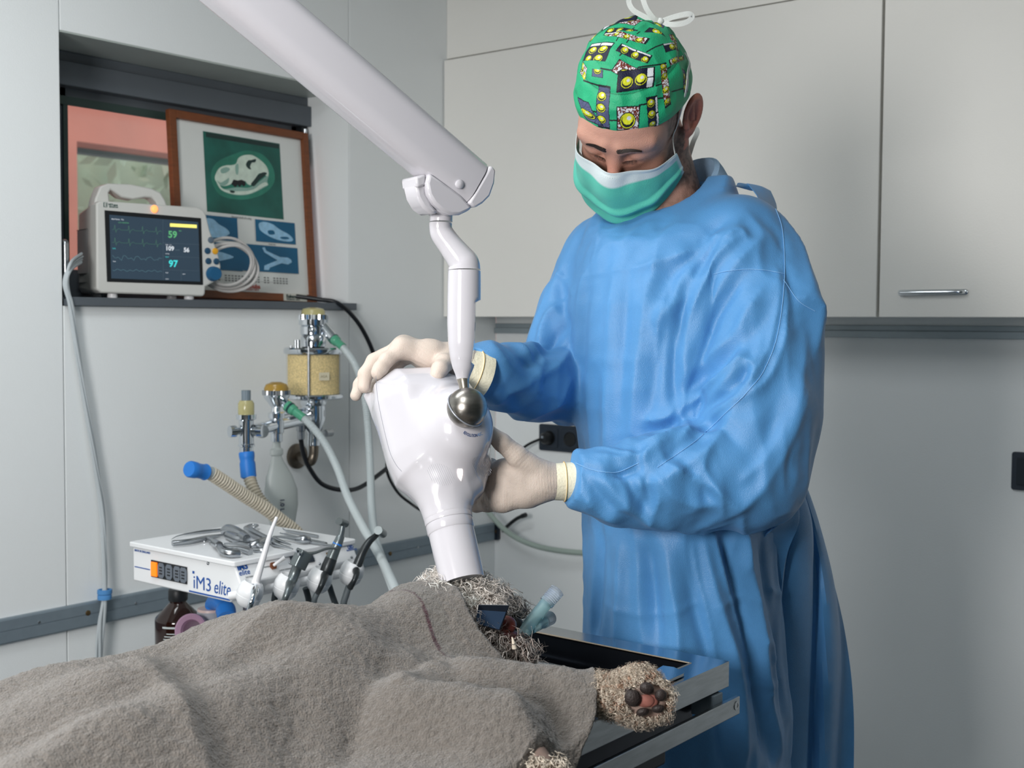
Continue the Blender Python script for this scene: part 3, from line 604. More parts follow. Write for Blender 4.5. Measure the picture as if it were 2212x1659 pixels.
    knurl(.033, z1(853), z1(843), V, 32).build('valve_collar', M_steel, t)
    MB().lathe([(.0295, z1(846)), (.0295, z1(838)), (.025, z1(830)), (.012, z1(825)), (.001, z1(825))], V, 28).build('valve_dome', M_ambpl, t)
    g0 = V((.012, .012, z1(866))); g1 = onX(628, 882, .262); MB().tube([g0, g1], .0125, 16).build('outlet_pipe', cr, t)
    # relief valve
    R = up((ap[0], ap[1], 0)); z2 = lambda y: float(onX(532, y, .215)[2])
    MB().lathe([(.012, z2(978)), (.016, z2(976)), (.016, z2(966)), (.0195, z2(964)), (.0195, z2(960)), (.0175, z2(958)), (.0175, z2(908)), (.0235, z2(905)), (.0235, z2(895)), (.012, z2(894))], R, 28).build('relief_valve_body', cr, t)
    MB().lathe([(.018, z2(896)), (.019, z2(892)), (.019, z2(872)), (.015, z2(865)), (.006, z2(864))], R, 26).build('relief_valve_housing', M_ygl, t)
    MB().lathe([(.004, z2(895)), (.011, z2(893)), (.005, z2(888)), (.011, z2(884)), (.005, z2(879)), (.009, z2(875)), (.004, z2(866))], R, 14).build('relief_valve_spring', M_black, t)
    knurl(.0105, z2(866), z2(843), R, 18).build('relief_valve_knob', mat('grey_knob', (118, 132, 142), .4), t)
    for d, l in (((-.25, -1, 0), .030), ((.85, .5, 0), .028)):
        d = nrm(d); fr = Frame(R((0, 0, zbar-.006))+d*.012, np.cross((0, 0, 1), d), (0, 0, 1), d); MB().lathe([(.009, 0), (.009, l*.5), (.007, l*.55)], fr, 18).build('side_arm', cr, t); knurl(.0135, l*.5, l, fr, 16).build('side_knob', cr, t)
    MB().lathe([(.0165, 0), (.0165, .02), (.0145, .028), (.003, .028)], Frame(np.array([ap[0]+.004, ap[1]+.036, zbar-.008]), (0, 1, 0), (0, 0, 1), (1, -.3, 0)), 24).build('manifold_cap', M_steel, t)
    # gas inlet nipple
    ni = onX(650, 935, .13); MB().lathe([(.006, -.014), (.0095, -.012), (.0095, .008), (.012, .010), (.012, .026), (.006, .028)], up(ni-np.array([0, 0, .004])), 18).build('gas_inlet', M_steel, t)
    return e1, g1, V, z1, R, z2, ni
e1, g1, VV, z1f, RR, z2f, nip = absorber()
def hose(name, pts, r, label, m, group=None, pitch=.0055, amp=.09, conn=None, n=14):
    P = spline(pts, 14); seg = np.linalg.norm(np.diff(P, axis=0), axis=1); Ls = np.concatenate([[0], np.cumsum(seg)]); k = int(Ls[-1]/(pitch/4)); s = np.linspace(0, Ls[-1], k)
    Q = np.stack([np.interp(s, Ls, P[:, i]) for i in range(3)], 1); R = r*(1+amp*np.sin(2*math.pi*s/pitch))
    t = thing(name, label, 'hose', pts[0], group); MB().tube(Q, R, n).build('corrugated_tube', m, t)
    if conn:
        c = MB(); a = np.asarray(pts[0]); b = Q[min(len(Q)-1, int(.035/(pitch/4)))]; d = nrm(b-a); fr = Frame(a-d*.012, *frame_axes(d)[:2], d)
        c.lathe([(r*1.0, 0), (r*1.55, 0), (r*1.6, .004), (r*1.5, .020), (r*1.5, .024), (r*1.2, .027), (r*1.15, .055), (r*.95, .056)], fr, 24, closed=True); c.build('connector', conn, t)
        MB().lathe([(r*1.56, .008), (r*1.64, .009), (r*1.64, .013), (r*1.54, .014)], fr, 24).build('ring', mat('dark_green_ring', (16, 60, 62), .4), t)
    return t
hose('breathing_hose', [g1, onX(665, 912, .31), onX(700, 955, .36), onX(728, 1010, .42), onX(752, 1075, .5), onX(785, 1140, .62), onX(820, 1200, .76), onX(850, 1262, .9), onX(878, 1330, 1.05)], .0088,
     'translucent breathing hose from the lower amber topped valve running down towards the table', M_hose, 'translucent breathing hoses', conn=M_green)
hose('breathing_hose', [e1, onX(742, 752, .24), onX(768, 790, .29), onX(786, 850, .33), onX(795, 930, .36), onX(800, 1020, .42), onX(803, 1100, .52), onX(812, 1170, .68), onX(842, 1250, .86), onX(872, 1330, 1.0)], .0088,
     'translucent breathing hose from the top of the yellow canister hanging behind the white device', M_hose, 'translucent breathing hoses', conn=M_green)
# black hose
tag(MB().tube(spline([onX(640, 640, -.07), onX(690, 647, -.02), onX(730, 655, .02), onX(768, 690, .03), onX(795, 735, .03), onX(815, 790, .03), onX(836, 880, .04), onX(852, 950, .06), onX(843, 1000, .08), onX(820, 1024, .1), onX(775, 1054, .12), onX(735, 1058, .13), onX(695, 1045, .13), onX(668, 1010, .13), onX(655, 978, .13), nip-np.array([0, 0, .017])], 8), .0062, 10).build('black_hose', M_dkrub), 'black rubber hose looping from the sill down to the absorber on the left wall', 'hose')
# breathing bag
def bag():
    p = VV((0, 0, z1f(955))); t = thing('breathing_bag', 'translucent white breathing bag hanging limp under the chrome valve', 'bag', onX(632, 1140, .2))
    prof = [(.011, .0), (.012, -.014), (.019, -.018), (.0195, -.030), (.014, -.034), (.020, -.05), (.038, -.085), (.048, -.12), (.047, -.16), (.036, -.205), (.022, -.235), (.006, -.24)]
    V = []; n = 28
    for r, h in prof:
        c = p+np.array([.0, .012*max(0, (-h-.03))/.1, h])
        V.append([c+np.array([.55*r*math.cos(a), r*math.sin(a), 0])*(1+.06*math.cos(3*a+h*30)*(h < -.05)) for a in np.linspace(0, 2*math.pi, n, endpoint=False)])
    m = MB(); m.grid(np.array(V), True); m.build('bag_skin', mat('milky_silicone', (200, 208, 206), .35, trans=.15, alpha=.82, var=.05), t)
    c = p+np.array([.027, -.012, -.135])
    text('1.0 L', .016, Frame(c, (0, 0, -1), (.2, 1, 0), (1, -.2, 0)), mat('bag_ink', (50, 56, 80), .6), t, 'volume_mark', .0004)
bag()
# tan Y hose with blue ends
M_tan = mat('tan_corrugated_plastic', (206, 198, 180), .4, trans=.12, var=.04)
def yhose():
    a = onX(408, 1013, .30); b = onX(455, 1022, .29)
    s0 = RR((0, 0, z2f(974)))
    t = thing('corrugated_y_hose', 'tan corrugated Y hose with two blue cuffs under the relief valve', 'hose', onX(632, 1140, .30))
    def cor(pts, r):
        P = spline(pts, 14); Ls = np.concatenate([[0], np.cumsum(np.linalg.norm(np.diff(P, axis=0), axis=1))]); k = int(Ls[-1]/.0014); s = np.linspace(0, Ls[-1], k)
        Q = np.stack([np.interp(s, Ls, P[:, i]) for i in range(3)], 1); return MB().tube(Q, r*(1+.14*np.sin(2*math.pi*s/.0076)), 16)
    cor([b, onX(490, 1045, .29), onX(535, 1075, .29), onX(575, 1100, .30), onX(612, 1128, .31), onX(640, 1150, .32), onX(670, 1190, .33)], .0145).build('tube', M_tan, t)
    cor([onX(538, 1028, .225), onX(545, 1050, .24), onX(560, 1078, .26), onX(585, 1104, .285), onX(612, 1128, .305)], .0135).build('tube', M_tan, t)
    d = nrm(b-a); MB().lathe([(.012, 0), (.0165, 0), (.0185, .004), (.018, .02), (.0165, .024), (.0165, .046), (.0185, .050), (.017, .053), (.014, .055)], Frame(a, *frame_axes(d)[:2], d), 26).build('blue_cuff', M_bluec, t)
    MB().lathe([(.013, .045), (.0145, .050), (.0145, .07), (.0125, .072)], Frame(a, *frame_axes(d)[:2], d), 24).build('clear_sleeve', M_hose, t)
    q = onX(537, 1030, .222); d = nrm(s0-q); MB().lathe([(.013, -.004), (.0185, 0), (.0185, .032), (.0165, .038), (.018, .046), (.0185, .056), (.016, .060), (.013, .060)], Frame(q, *frame_axes(d)[:2], d), 26).build('blue_cuff', M_bluec, t)
yhose()
# ================================================================== dental unit
UX0, UX1, UY0, UY1, UZ0, UZ1 = .402, .716, 1.433, 1.733, .833, .912
M_unit = mat('white_powder_coat', (238, 240, 242), .32, var=.01)
M_print = mat('blue_print', (26, 82, 160), .5, var=.02); M_gprint = mat('grey_print', (128, 130, 132), .5)
def unit():
    t = thing('dental_unit', 'white dental unit box with blue lettering, sockets and hand piece holders', 'dental unit', ((UX0+UX1)/2, (UY0+UY1)/2, UZ0))
    prof = [(UX0, UZ0), (UX1-.012, UZ0), (UX1+.018, .872), (UX1+.001, .9015), (UX0, .9015)]
    fr = Frame((0, UY0, 0), (1, 0, 0), (0, 0, 1), (0, 1, 0))
    MB().prism(prof, 0, UY1-UY0, fr).build('casing', M_unit, t, smooth=20, bevel=.003)
    lid = MB().prism(rrect(UX1-UX0+.012, UY1-UY0+.012, .006, 3, (UX0+UX1)/2, (UY0+UY1)/2), .9018, UZ1, WORLD).build('lid', M_unit, t, smooth=30, bevel=.002)
    LF = Frame((0, UY0-.0002, 0), (1, 0, 0), (0, 0, 1), (0, -1, 0))         # local (X, Z) on the left face
    q = lambda x, y: onY(x, y, UY0)[[0, 2]]
    a = q(328, 1208); b = q(405, 1262); a0 = q(327, 1245)
    pl = MB().box((a[0], a0[1], 0), (b[0], a[1]-.001, .002), LF).build('socket_panel', M_black, t, smooth=0)
    x0, z0, z1 = a[0], a0[1], a[1]-.001; wv = b[0]-a[0]; hh = z1-z0; zc = (z0+z1)/2
    MB().prism([(x0+.004, zc-hh*.42), (x0+.022, zc-hh*.42), (x0+.022, zc+hh*.42), (x0+.004, zc+hh*.42)], .002, .006, LF).build('rocker_switch', mat('orange_lit_switch', (255, 132, 24), .35, emis=(255, 110, 10), estr=.5), pl, smooth=0, bevel=.001)
    dg = mat('socket_grey', (104, 112, 122), .5)
    for i in range(4):
        cx = x0+.0335+.0252*i
        if cx+.009 > b[0]: cx = b[0]-.009
        s_ = MB().prism([(cx+u*.0105, zc+v*.0145) for u, v in ((-1, -.6), (-.55, -1), (.55, -1), (1, -.6), (1, .6), (.55, 1), (-.55, 1), (-1, .6))], .002, .0035, LF).build('socket', dg, pl, smooth=0)
        for dz in (.006, 0, -.006): MB().box((cx-.0045, zc+dz-.0013, .0035), (cx+.0045, zc+dz+.0013, .0040), LF).build('socket_slot', M_black, pl, smooth=0)
    fz = zc-.004
    MB().box((UX0+.006, fz-.001, 0), (x0-.006, fz+.001, .0003), LF).build('blue_line', M_print, t, smooth=0)
    MB().box((b[0]+.005, zc-.030, 0), (UX1-.012, zc-.027, .0003), LF).build('blue_line', M_print, t, smooth=0)
    c = b[0]+.021
    TF = lambda x, z: Frame(LF((x, z, .0002)), (1, 0, 0), (0, 0, 1), (0, -1, 0))
    text('iM3', .036, TF(c-.004, zc-.021), M_print, t, 'brand_lettering', .0, 0, .0002, width=.054); MB().box((c-.005, zc+.0065, .0001), (c+.001, zc+.0115, .0004), LF).build('brand_dot', M_print, t, smooth=0)
    text('elite', .036, TF(c+.058, zc-.0215), M_print, t, 'brand_lettering', .0001, .18, .0002, width=.050)
    text('MADE IN ENGLAND', .0058, TF(UX0+.006, .8935), M_print, t, 'small_print', .0001)
    sc = q(450, 1217); MB().ball(LF((sc[0], sc[1], 0)), .0032).build('screw', M_steel, t)
    # right face (upper slanted panel)
    rn = nrm((.030, 0, .017)); ru = nrm((-.017, 0, .030))
    ro = np.array([UX1+.0185, UY0, .872]); RF = Frame(ro, (0, 1, 0), ru, nrm(np.cross((0, 1, 0), ru)))
    def onR(x, y):
        d = ray(x, y); n_ = RF.M[2]; p = CAM+d*(np.dot(ro-CAM, n_)/np.dot(d, n_)); return RF.inv(p)[:2]
    RT = lambda x, y, dz=.0003: Frame(RF((*onR(x, y), dz)), RF.M[0], RF.M[1], RF.M[2])
    text('iM3', .016, RT(514, 1232), M_print, t, 'brand_lettering', .0006); text('elite', .015, RT(517, 1244), M_print, t, 'brand_lettering', 0, .15); text('SUCTION', .004, RT(531, 1249), M_gprint, t, 'small_print')
    text('WATER', .004, RT(570, 1227), M_gprint, t, 'small_print'); text('3-WAY SYRINGE', .004, RT(604, 1234), M_gprint, t, 'small_print'); text('LED', .009, RT(752, 1186), M_print, t, 'small_print', .0003); text('technology', .0065, RT(749, 1191), M_print, t, 'small_print')
    def onrf(x, y): return Frame(RF((*onR(x, y), 0)), RF.M[0], RF.M[1], RF.M[2])
    f = onrf(589, 1223); MB().prism([(.0075*math.cos(i*math.pi/3), .0075*math.sin(i*math.pi/3)) for i in range(6)], 0, .004, f).build('toggle_nut', mat('copper_nut', (150, 96, 70), .4, .8), t, smooth=0)
    MB().tube([f((0, 0, .003)), f((.008, .003, .014)), f((.016, .006, .022))], [.003, .0035, .0042], 12).build('toggle_lever', M_white, t)
    f = onrf(652, 1208); dsp = MB().box((-.028, -.010, 0), (.028, .010, .003), f).build('timer_display', M_anth, t, smooth=0, bevel=.001)
    text('TIMER', .007, Frame(f((-.024, -.003, .0032)), *f.M), mat('timer_text', (150, 170, 190), .5), dsp, 'timer_text', .0002)
    for x, y in ((626, 1216), (677, 1207), (707, 1196), (759, 1204), (690, 1218)): MB().ball(onrf(x, y)((0, 0, 0)), .0028).build('screw', M_steel if x != 707 else M_screw, t)
    # holders
    holders = []
    for x, y in ((539, 1283), (618, 1267), (690, 1253), (759, 1238)):
        c = onX(x, y, .762); ax = nrm((-.30, -.22, -1)); fr = Frame(c, *frame_axes(ax, (1, 0, 0))[:2], ax)
        hm = MB(); hm.lathe([(.013, -.020), (.0165, -.023), (.0205, -.018), (.0235, -.008), (.024, .0), (.0235, .002), (.0225, .0025), (.0225, .0035), (.0235, .004), (.022, .012), (.016, .021), (.010, .024), (.008, .022), (.008, -.010)], fr, 26); ho = hm.build('holder_cup', M_unit, t)
        MB().tube([c-np.array([.012, 0, 0]), np.array([UX1+.004, c[1]-.01, .850])], .008, 10).build('holder_arm', M_unit, t)
        holders.append((c, ax))
    # trolley under the unit
    MB().tube([(.56, 1.60, .83), (.56, 1.60, .05)], .016, 14).build('post', M_steel, t); MB().box((.40, 1.49, .612), (.76, 1.76, .622)).build('shelf', M_unit, t, smooth=0, bevel=.002); MB().box((.38, 1.42, .02), (.74, 1.78, .05)).build('base', M_unit, t, smooth=0, bevel=.01)
    for x in (.40, .72):
        for y in (1.44, 1.76): MB().lathe([(.0, -.01), (.02, -.01), (.02, .01), (.0, .01)], Frame((x, y, .02), (1, 0, 0), (0, 0, 1), (0, 1, 0)), 14).build('castor', M_black, t)
    return holders
HOLD = unit()
# hand pieces resting in the holders
def hp(name, label, parts, root):
    t = thing(name, label, 'hand piece', root); 
    for nm, pts, r, m in parts: MB().tube(spline(pts, 6) if len(pts) > 2 else pts, np.interp(np.linspace(0, 1, (len(pts)-1)*6+1), np.linspace(0, 1, len(r)), r) if len(pts) > 2 and not np.isscalar(r) else r, 14).build(nm, m, t)
    return t
C8 = lambda x, y, X: onX(500+x*.1718, 1100+y*.1718, X)
M_hpgrey = mat('grey_hand_piece', (120, 128, 130), .32, .7, var=.04); M_hpdark = mat('dark_hand_piece', (62, 66, 68), .35, .6); M_tubeg = mat('grey_tubing', (92, 100, 104), .5)
hp('suction_tip', 'slim white suction tip standing in the first cup of the dental unit', [
    ('tip', [C8(570, 100, .775), C8(525, 210, .775), C8(482, 330, .775), C8(420, 540, .775), C8(350, 770, .772), C8(300, 930, .77)], [.0030, .0034, .0042, .0052, .0066, .0078], M_white), ('collar', [C8(322, 920, .771), C8(290, 985, .77)], .0095, M_white),
    ('steel_end', [C8(296, 975, .772), C8(290, 1040, .788), C8(272, 1110, .797), C8(240, 1200, .797), C8(220, 1300, .785)], [.0085, .0075, .006, .005, .005], M_chrome), ('hose', [C8(215, 1290, .765), C8(195, 1420, .76), C8(230, 1560, .74), C8(330, 1500, .72)], .006, M_tubeg)], C8(262, 1130, .768))
t = hp('three_way_syringe', 'grey three way air water syringe with a thin angled nozzle', [
    ('grip', [C8(835, 700, .785), C8(790, 820, .78), C8(742, 930, .782), C8(718, 1010, .795), C8(680, 1110, .797), C8(655, 1180, .785)], [.0098, .0100, .0092, .0068, .0058, .0058], M_hpgrey), ('nozzle', [C8(960, 560, .80), C8(1060, 545, .80), C8(1180, 500, .80), C8(1250, 490, .80), C8(1330, 497, .80)], [.0032, .0026, .0024, .0022, .0018], M_hpgrey),
    ('hose', [C8(655, 1180, .765), C8(620, 1320, .76), C8(640, 1500, .74)], .006, M_tubeg)], C8(700, 1060, .77))
hc = C8(885, 610, .79); hfz = nrm(C8(835, 700, .785)-C8(920, 520, .79)); hf = Frame(hc, nrm(np.cross((1, 0, 0), hfz)), np.cross(hfz, nrm(np.cross((1, 0, 0), hfz))), hfz)
MB().prism(rrect(.030, .022, .006, 4), -.014, .020, hf).build('syringe_head', M_hpgrey, t, smooth=30, bevel=.002)
for y in (830, 860): MB().lathe([(.004, 0), (.004, .005), (.0, .006)], Frame(C8(y, 540+(y-830)*1.3, .80), (0, 1, 0), (1, 0, 0), (.3, -.2, 1)), 12).build('push_button', M_chrome, t)
t = hp('slow_hand_piece', 'grey slow speed dental hand piece with a blue ring and angled head', [
    ('sleeve', [C8(1185, 800, .775), C8(1215, 720, .778), C8(1255, 620, .78)], [.0128, .0128, .0118], M_hpdark), ('body', [C8(1255, 620, .78), C8(1300, 510, .785), C8(1345, 410, .79), C8(1372, 340, .79)], [.0115, .0105, .0090, .0078], M_hpgrey),
    ('blue_ring', [C8(1328, 452, .7885), C8(1338, 430, .789)], .0098, M_bluec), ('neck', [C8(1372, 340, .79), C8(1390, 260, .79), C8(1398, 200, .79)], [.0062, .0056, .0050], M_hpgrey), ('head', [C8(1352, 150, .795), C8(1435, 185, .785)], .0072, M_hpgrey),
    ('motor_end', [C8(1175, 815, .778), C8(1160, 880, .794), C8(1125, 970, .797), C8(1085, 1050, .785)], [.0088, .0065, .0055, .005], M_hpdark), ('hose', [C8(1075, 1060, .768), C8(1040, 1160, .765), C8(1060, 1340, .75)], .0055, M_tubeg)], C8(1105, 1000, .77))
t = hp('turbine_hand_piece', 'dark high speed turbine hand piece with a round silver head', [
    ('body', [C8(1560, 760, .775), C8(1600, 660, .778), C8(1655, 530, .782), C8(1730, 410, .785), C8(1800, 345, .787), C8(1850, 300, .788)], [.0098, .0092, .0082, .0070, .0058, .0050], M_hpdark), ('head', [C8(1845, 265, .80), C8(1905, 310, .778)], .0085, M_hpgrey),
    ('motor_end', [C8(1560, 760, .778), C8(1570, 820, .794), C8(1540, 900, .797), C8(1490, 985, .785)], [.0085, .006, .005, .0065], M_hpdark), ('hose', [C8(1480, 960, .766), C8(1440, 1080, .765), C8(1410, 1200, .76), C8(1430, 1340, .75)], .0065, M_tubeg)], C8(1530, 940, .768))
for pts, wh in (([(930, 990), (960, 1090), (990, 1240)], 'between the second and third holder cup'), ([(1230, 960), (1270, 1090), (1330, 1250)], 'between the third and fourth holder cup'), ([(560, 1040), (540, 1150), (560, 1300)], 'between the first and second holder cup')):
    tag(MB().tube(spline([C8(x, y, .745) for x, y in pts], 6), .0062, 10).build('instrument_tube', mat('dark_tubing', (58, 66, 70), .5)), 'dark supply tube hanging under the dental unit '+wh, 'tube', 'dark supply tubes under the dental unit')
# instruments lying on the lid
ZI = UZ1+.0045
C7 = lambda x, y, dz=0.0: onZ(280+x*.1808, 1120+y*.1808, ZI+dz)
def inst(name, label, pieces, m=None):
    P0 = pieces[0][1][0]; t = thing(name, label, 'dental instrument', (P0[0], P0[1], UZ1), 'steel dental instruments on the unit lid')
    for nm, pts, r, sx in pieces:
        k = (len(pts)-1)*5+1; rr = np.interp(np.linspace(0, 1, k), np.linspace(0, 1, len(r)), r); MB().tube(spline(pts, 5), rr, 10, sx=sx, hint=(0, 0, 1)).build(nm, m or M_steel, t)
    return t
inst('probe', 'slender curved steel probe lying farthest back on the lid', [('handle', [C7(650, 190), C7(900, 155), C7(1160, 130)], [.002, .0036, .0030], 1), ('point', [C7(650, 190), C7(560, 215), C7(500, 250)], [.0018, .0012, .0006], 1)])
inst('tweezers', 'flat steel tweezers with a round end at the left of the lid', [('arm', [C7(510, 300), C7(700, 280), C7(920, 235), C7(1120, 195)], [.0065, .0062, .0048, .0020], 1), ('arm', [C7(515, 295, .004), C7(700, 268, .006), C7(920, 222, .006), C7(1120, 190, .004)], [.004, .004, .0035, .0016], 1)])
inst('extraction_forceps', 'broad steel extraction forceps with bent handles at the front of the lid', [('handle', [C7(940, 240, .006), C7(1050, 300, .008), C7(1100, 380, .008), C7(1200, 420, .004), C7(1310, 425, .002)], [.0038, .0052, .0066, .0085, .0080], 1.0), ('handle', [C7(1060, 310, .004), C7(1180, 355, .004), C7(1320, 365, .004), C7(1445, 405, .001)], [.0045, .0042, .0048, .0066], 1), ('joint', [C7(1010, 285, .006), C7(1070, 318, .010)], [.0075, .0075], 1), ('beak', [C7(1010, 280, .004), C7(930, 250, .0), C7(890, 275, -.001)], [.0042, .0028, .0012], 1)])
inst('extraction_forceps', 'wide jawed steel extraction forceps in the middle of the lid', [('handle', [C7(1440, 300), C7(1560, 330, .002), C7(1600, 380), C7(1480, 375)], [.006, .007, .006, .004], 1), ('handle', [C7(1130, 150, .006), C7(1180, 130, .012), C7(1280, 160, .012), C7(1380, 215, .008), C7(1390, 250, .004)], [.009, .011, .010, .0085, .006], 1), ('joint', [C7(1340, 200, .014), C7(1400, 240, .014)], [.008, .008], 1), ('handle', [C7(1180, 200, .004), C7(1290, 245, .006), C7(1380, 260, .006)], [.009, .010, .005], 1)])
inst('bone_rongeur', 'long steel bone cutter lying across the back of the lid', [('handle', [C7(1390, 120, .008), C7(1460, 150, .010), C7(1560, 200, .008), C7(1680, 255, .006)], [.006, .0075, .0062, .0050], 1), ('handle', [C7(1380, 105, .004), C7(1450, 75, .004), C7(1530, 80, .004), C7(1500, 105, .004), C7(1420, 100, .004)], [.0026, .0024, .0022, .0022, .0022], 1)])
inst('dental_elevator', 'steel elevator with a fat polished handle near the right of the lid', [('handle', [C7(2140, 255, .004), C7(2080, 250, .006), C7(2000, 250, .005)], [.0075, .0088, .0058], 1), ('shaft', [C7(2000, 250, .004), C7(1850, 225, .003), C7(1720, 215, .001)], [.0048, .0030, .0016], 1)])
inst('dental_elevator', 'steel elevator with a bulbous handle lying behind the white suction tip', [('handle', [C7(1450, 320, .003), C7(1530, 300, .005), C7(1610, 270, .005)], [.0062, .0092, .0085], 1), ('shaft', [C7(1450, 320, .002), C7(1330, 300, .001), C7(1130, 300)], [.0048, .0030, .0016], 1)])
inst('root_pick', 'thin steel root pick with ball joints right of the suction tip', [('shaft', [C7(1690, 260, .002), C7(1740, 300, .003), C7(1830, 330, .002), C7(1950, 365)], [.006, .0062, .0028, .0010], 1), ('shaft', [C7(1720, 240, .004), C7(1800, 270, .004), C7(1930, 315)], [.0052, .0032, .0012], 1)])
inst('scaler', 'hooked steel scaler at the far right corner of the lid', [('handle', [C7(1880, 150), C7(2100, 190), C7(2250, 215)], [.0028, .0036, .0030], 1), ('hook', [C7(1880, 150), C7(1840, 130), C7(1825, 108, .004)], [.0018, .0012, .0006], 1)])
inst('curette', 'knurled steel curette nearest the back right edge of the lid', [('handle', [C7(1850, 185), C7(2050, 240), C7(2350, 300)], [.0022, .0034, .0030], 1), ('hook', [C7(1850, 185), C7(1800, 175), C7(1790, 160, .004)], [.0016, .0012, .0006], 1)])
inst('mouth_mirror', 'slim steel mirror handle with small ball tip at the right of the lid', [('handle', [C7(2150, 280), C7(2300, 305), C7(2480, 340)], [.0036, .0026, .0016], 1), ('tip', [C7(2480, 340), C7(2495, 344)], [.0026, .0026], 1)])
# bottles under the unit
def bottles():
    sc = 2.62/FPX
    c = PD(385, 1340, 2.62); b = up((c[0], c[1], .6225)); H = lambda y: float(PD(385, y, 2.62)[2])-.6225
    t = thing('amber_bottle', 'dark amber glass bottle with white label print under the dental unit', 'bottle', b((0, 0, 0))); rr = 49*sc
    am = mat('amber_glass', (40, 18, 12), .08, var=.1, coat=.3)
    MB().lathe([(rr*.9, 0), (rr, .004), (rr, H(1338)), (rr*.97, H(1332)), (rr*.45, H(1305)), (rr*.36, H(1300)), (rr*.36, H(1290)), (rr*.2, H(1289))], b, 36).build('glass', am, t)
    MB().lathe([(rr*.2, H(1296)), (rr*.40, H(1296)), (rr*.42, H(1293)), (rr*.42, H(1274)), (rr*.38, H(1271)), (.001, H(1271))], b, 30).build('cap', M_black, t)
    lw = mat('bottle_print', (206, 214, 214), .5)
    for k, (y0, y1, a0, a1) in enumerate(((1343, 1347, -1.9, -.95), (1357, 1359, -1.7, -1.0), (1363, 1365, -1.8, -.95), (1369, 1371, -1.85, -1.2))):
        V = [[b(((rr+.0004)*math.cos(a), (rr+.0004)*math.sin(a), H(yy))) for a in np.linspace(a0+.55, a1+.55, 9)] for yy in (y0, y1)]; m = MB(); m.sheet(np.array(V), .0002); m.build('label_print', lw, t)
    c = PD(455, 1350, 2.5); b2 = up((c[0], c[1], .6225)); H2 = lambda y: float(PD(455, y, 2.5)[2])-.6225
    t = thing('clear_jar', 'cloudy plastic jar with a ribbed lid and blue elbow under the unit', 'jar', b2((0, 0, 0))); cl = mat('cloudy_plastic', (196, 198, 206), .35, trans=.3, var=.04)
    MB().lathe([(.030, 0), (.032, .004), (.032, H2(1362)), (.024, H2(1352)), (.01, H2(1351))], b2, 30).build('jar_body', mat('blueish_plastic', (150, 166, 205), .35, trans=.25), t); knurl(.0265, H2(1352), H2(1318), b2, 30, .03).build('jar_lid', cl, t); MB().lathe([(.0265, H2(1318)), (.0255, H2(1313)), (.006, H2(1312))], b2, 30).build('lid_top', mat('pinkish_plastic', (214, 190, 184), .4), t)
    e = spline([b2((0.004, 0.0, H2(1312))), PD(462, 1302, 2.49), PD(476, 1301, 2.46), PD(486, 1313, 2.44), PD(490, 1334, 2.42)], 8); MB().tube(e, np.interp(np.linspace(0, 1, len(e)), [0, .3, .5, .7, .8, 1], [.014, .0165, .0165, .016, .020, .018]), 18).build('blue_elbow', M_bluec, t)
    c = PD(408, 1364, 2.46); d = nrm(PD(385, 1362, 2.40)-PD(430, 1362, 2.5)); fr = Frame(PD(428, 1362, 2.48), *frame_axes(d)[:2], d)
    t = thing('rubber_mask', 'mauve rubber anaesthesia mask ring in front of the amber bottle', 'mask', (c[0], c[1], .6225))
    MB().lathe([(.012, -.004), (.022, 0), (.027, .008), (.030, .020), (.0335, .028), (.0335, .038), (.030, .040), (.022, .036), (.016, .02)], fr, 32).build('mask_shell', mat('mauve_rubber', (168, 134, 158), .45, var=.04), t)
    MB().lathe([(.0305, .0265), (.0312, .0255), (.0312, .0285), (.0305, .029)], fr, 32).build('groove_ring', mat('dark_mauve', (90, 66, 84), .5), t)
    MB().box((c[0]-.02, c[1]-.015, .622), (c[0]+.02, c[1]+.02, c[2]-.028)).build('stand', M_unit, t, smooth=0, bevel=.002)
bottles()
from mathutils.bvhtree import BVHTree
def bvh_of(V, Fq): return BVHTree.FromPolygons([tuple(v) for v in V], [tuple(int(i) for i in f) for f in Fq])
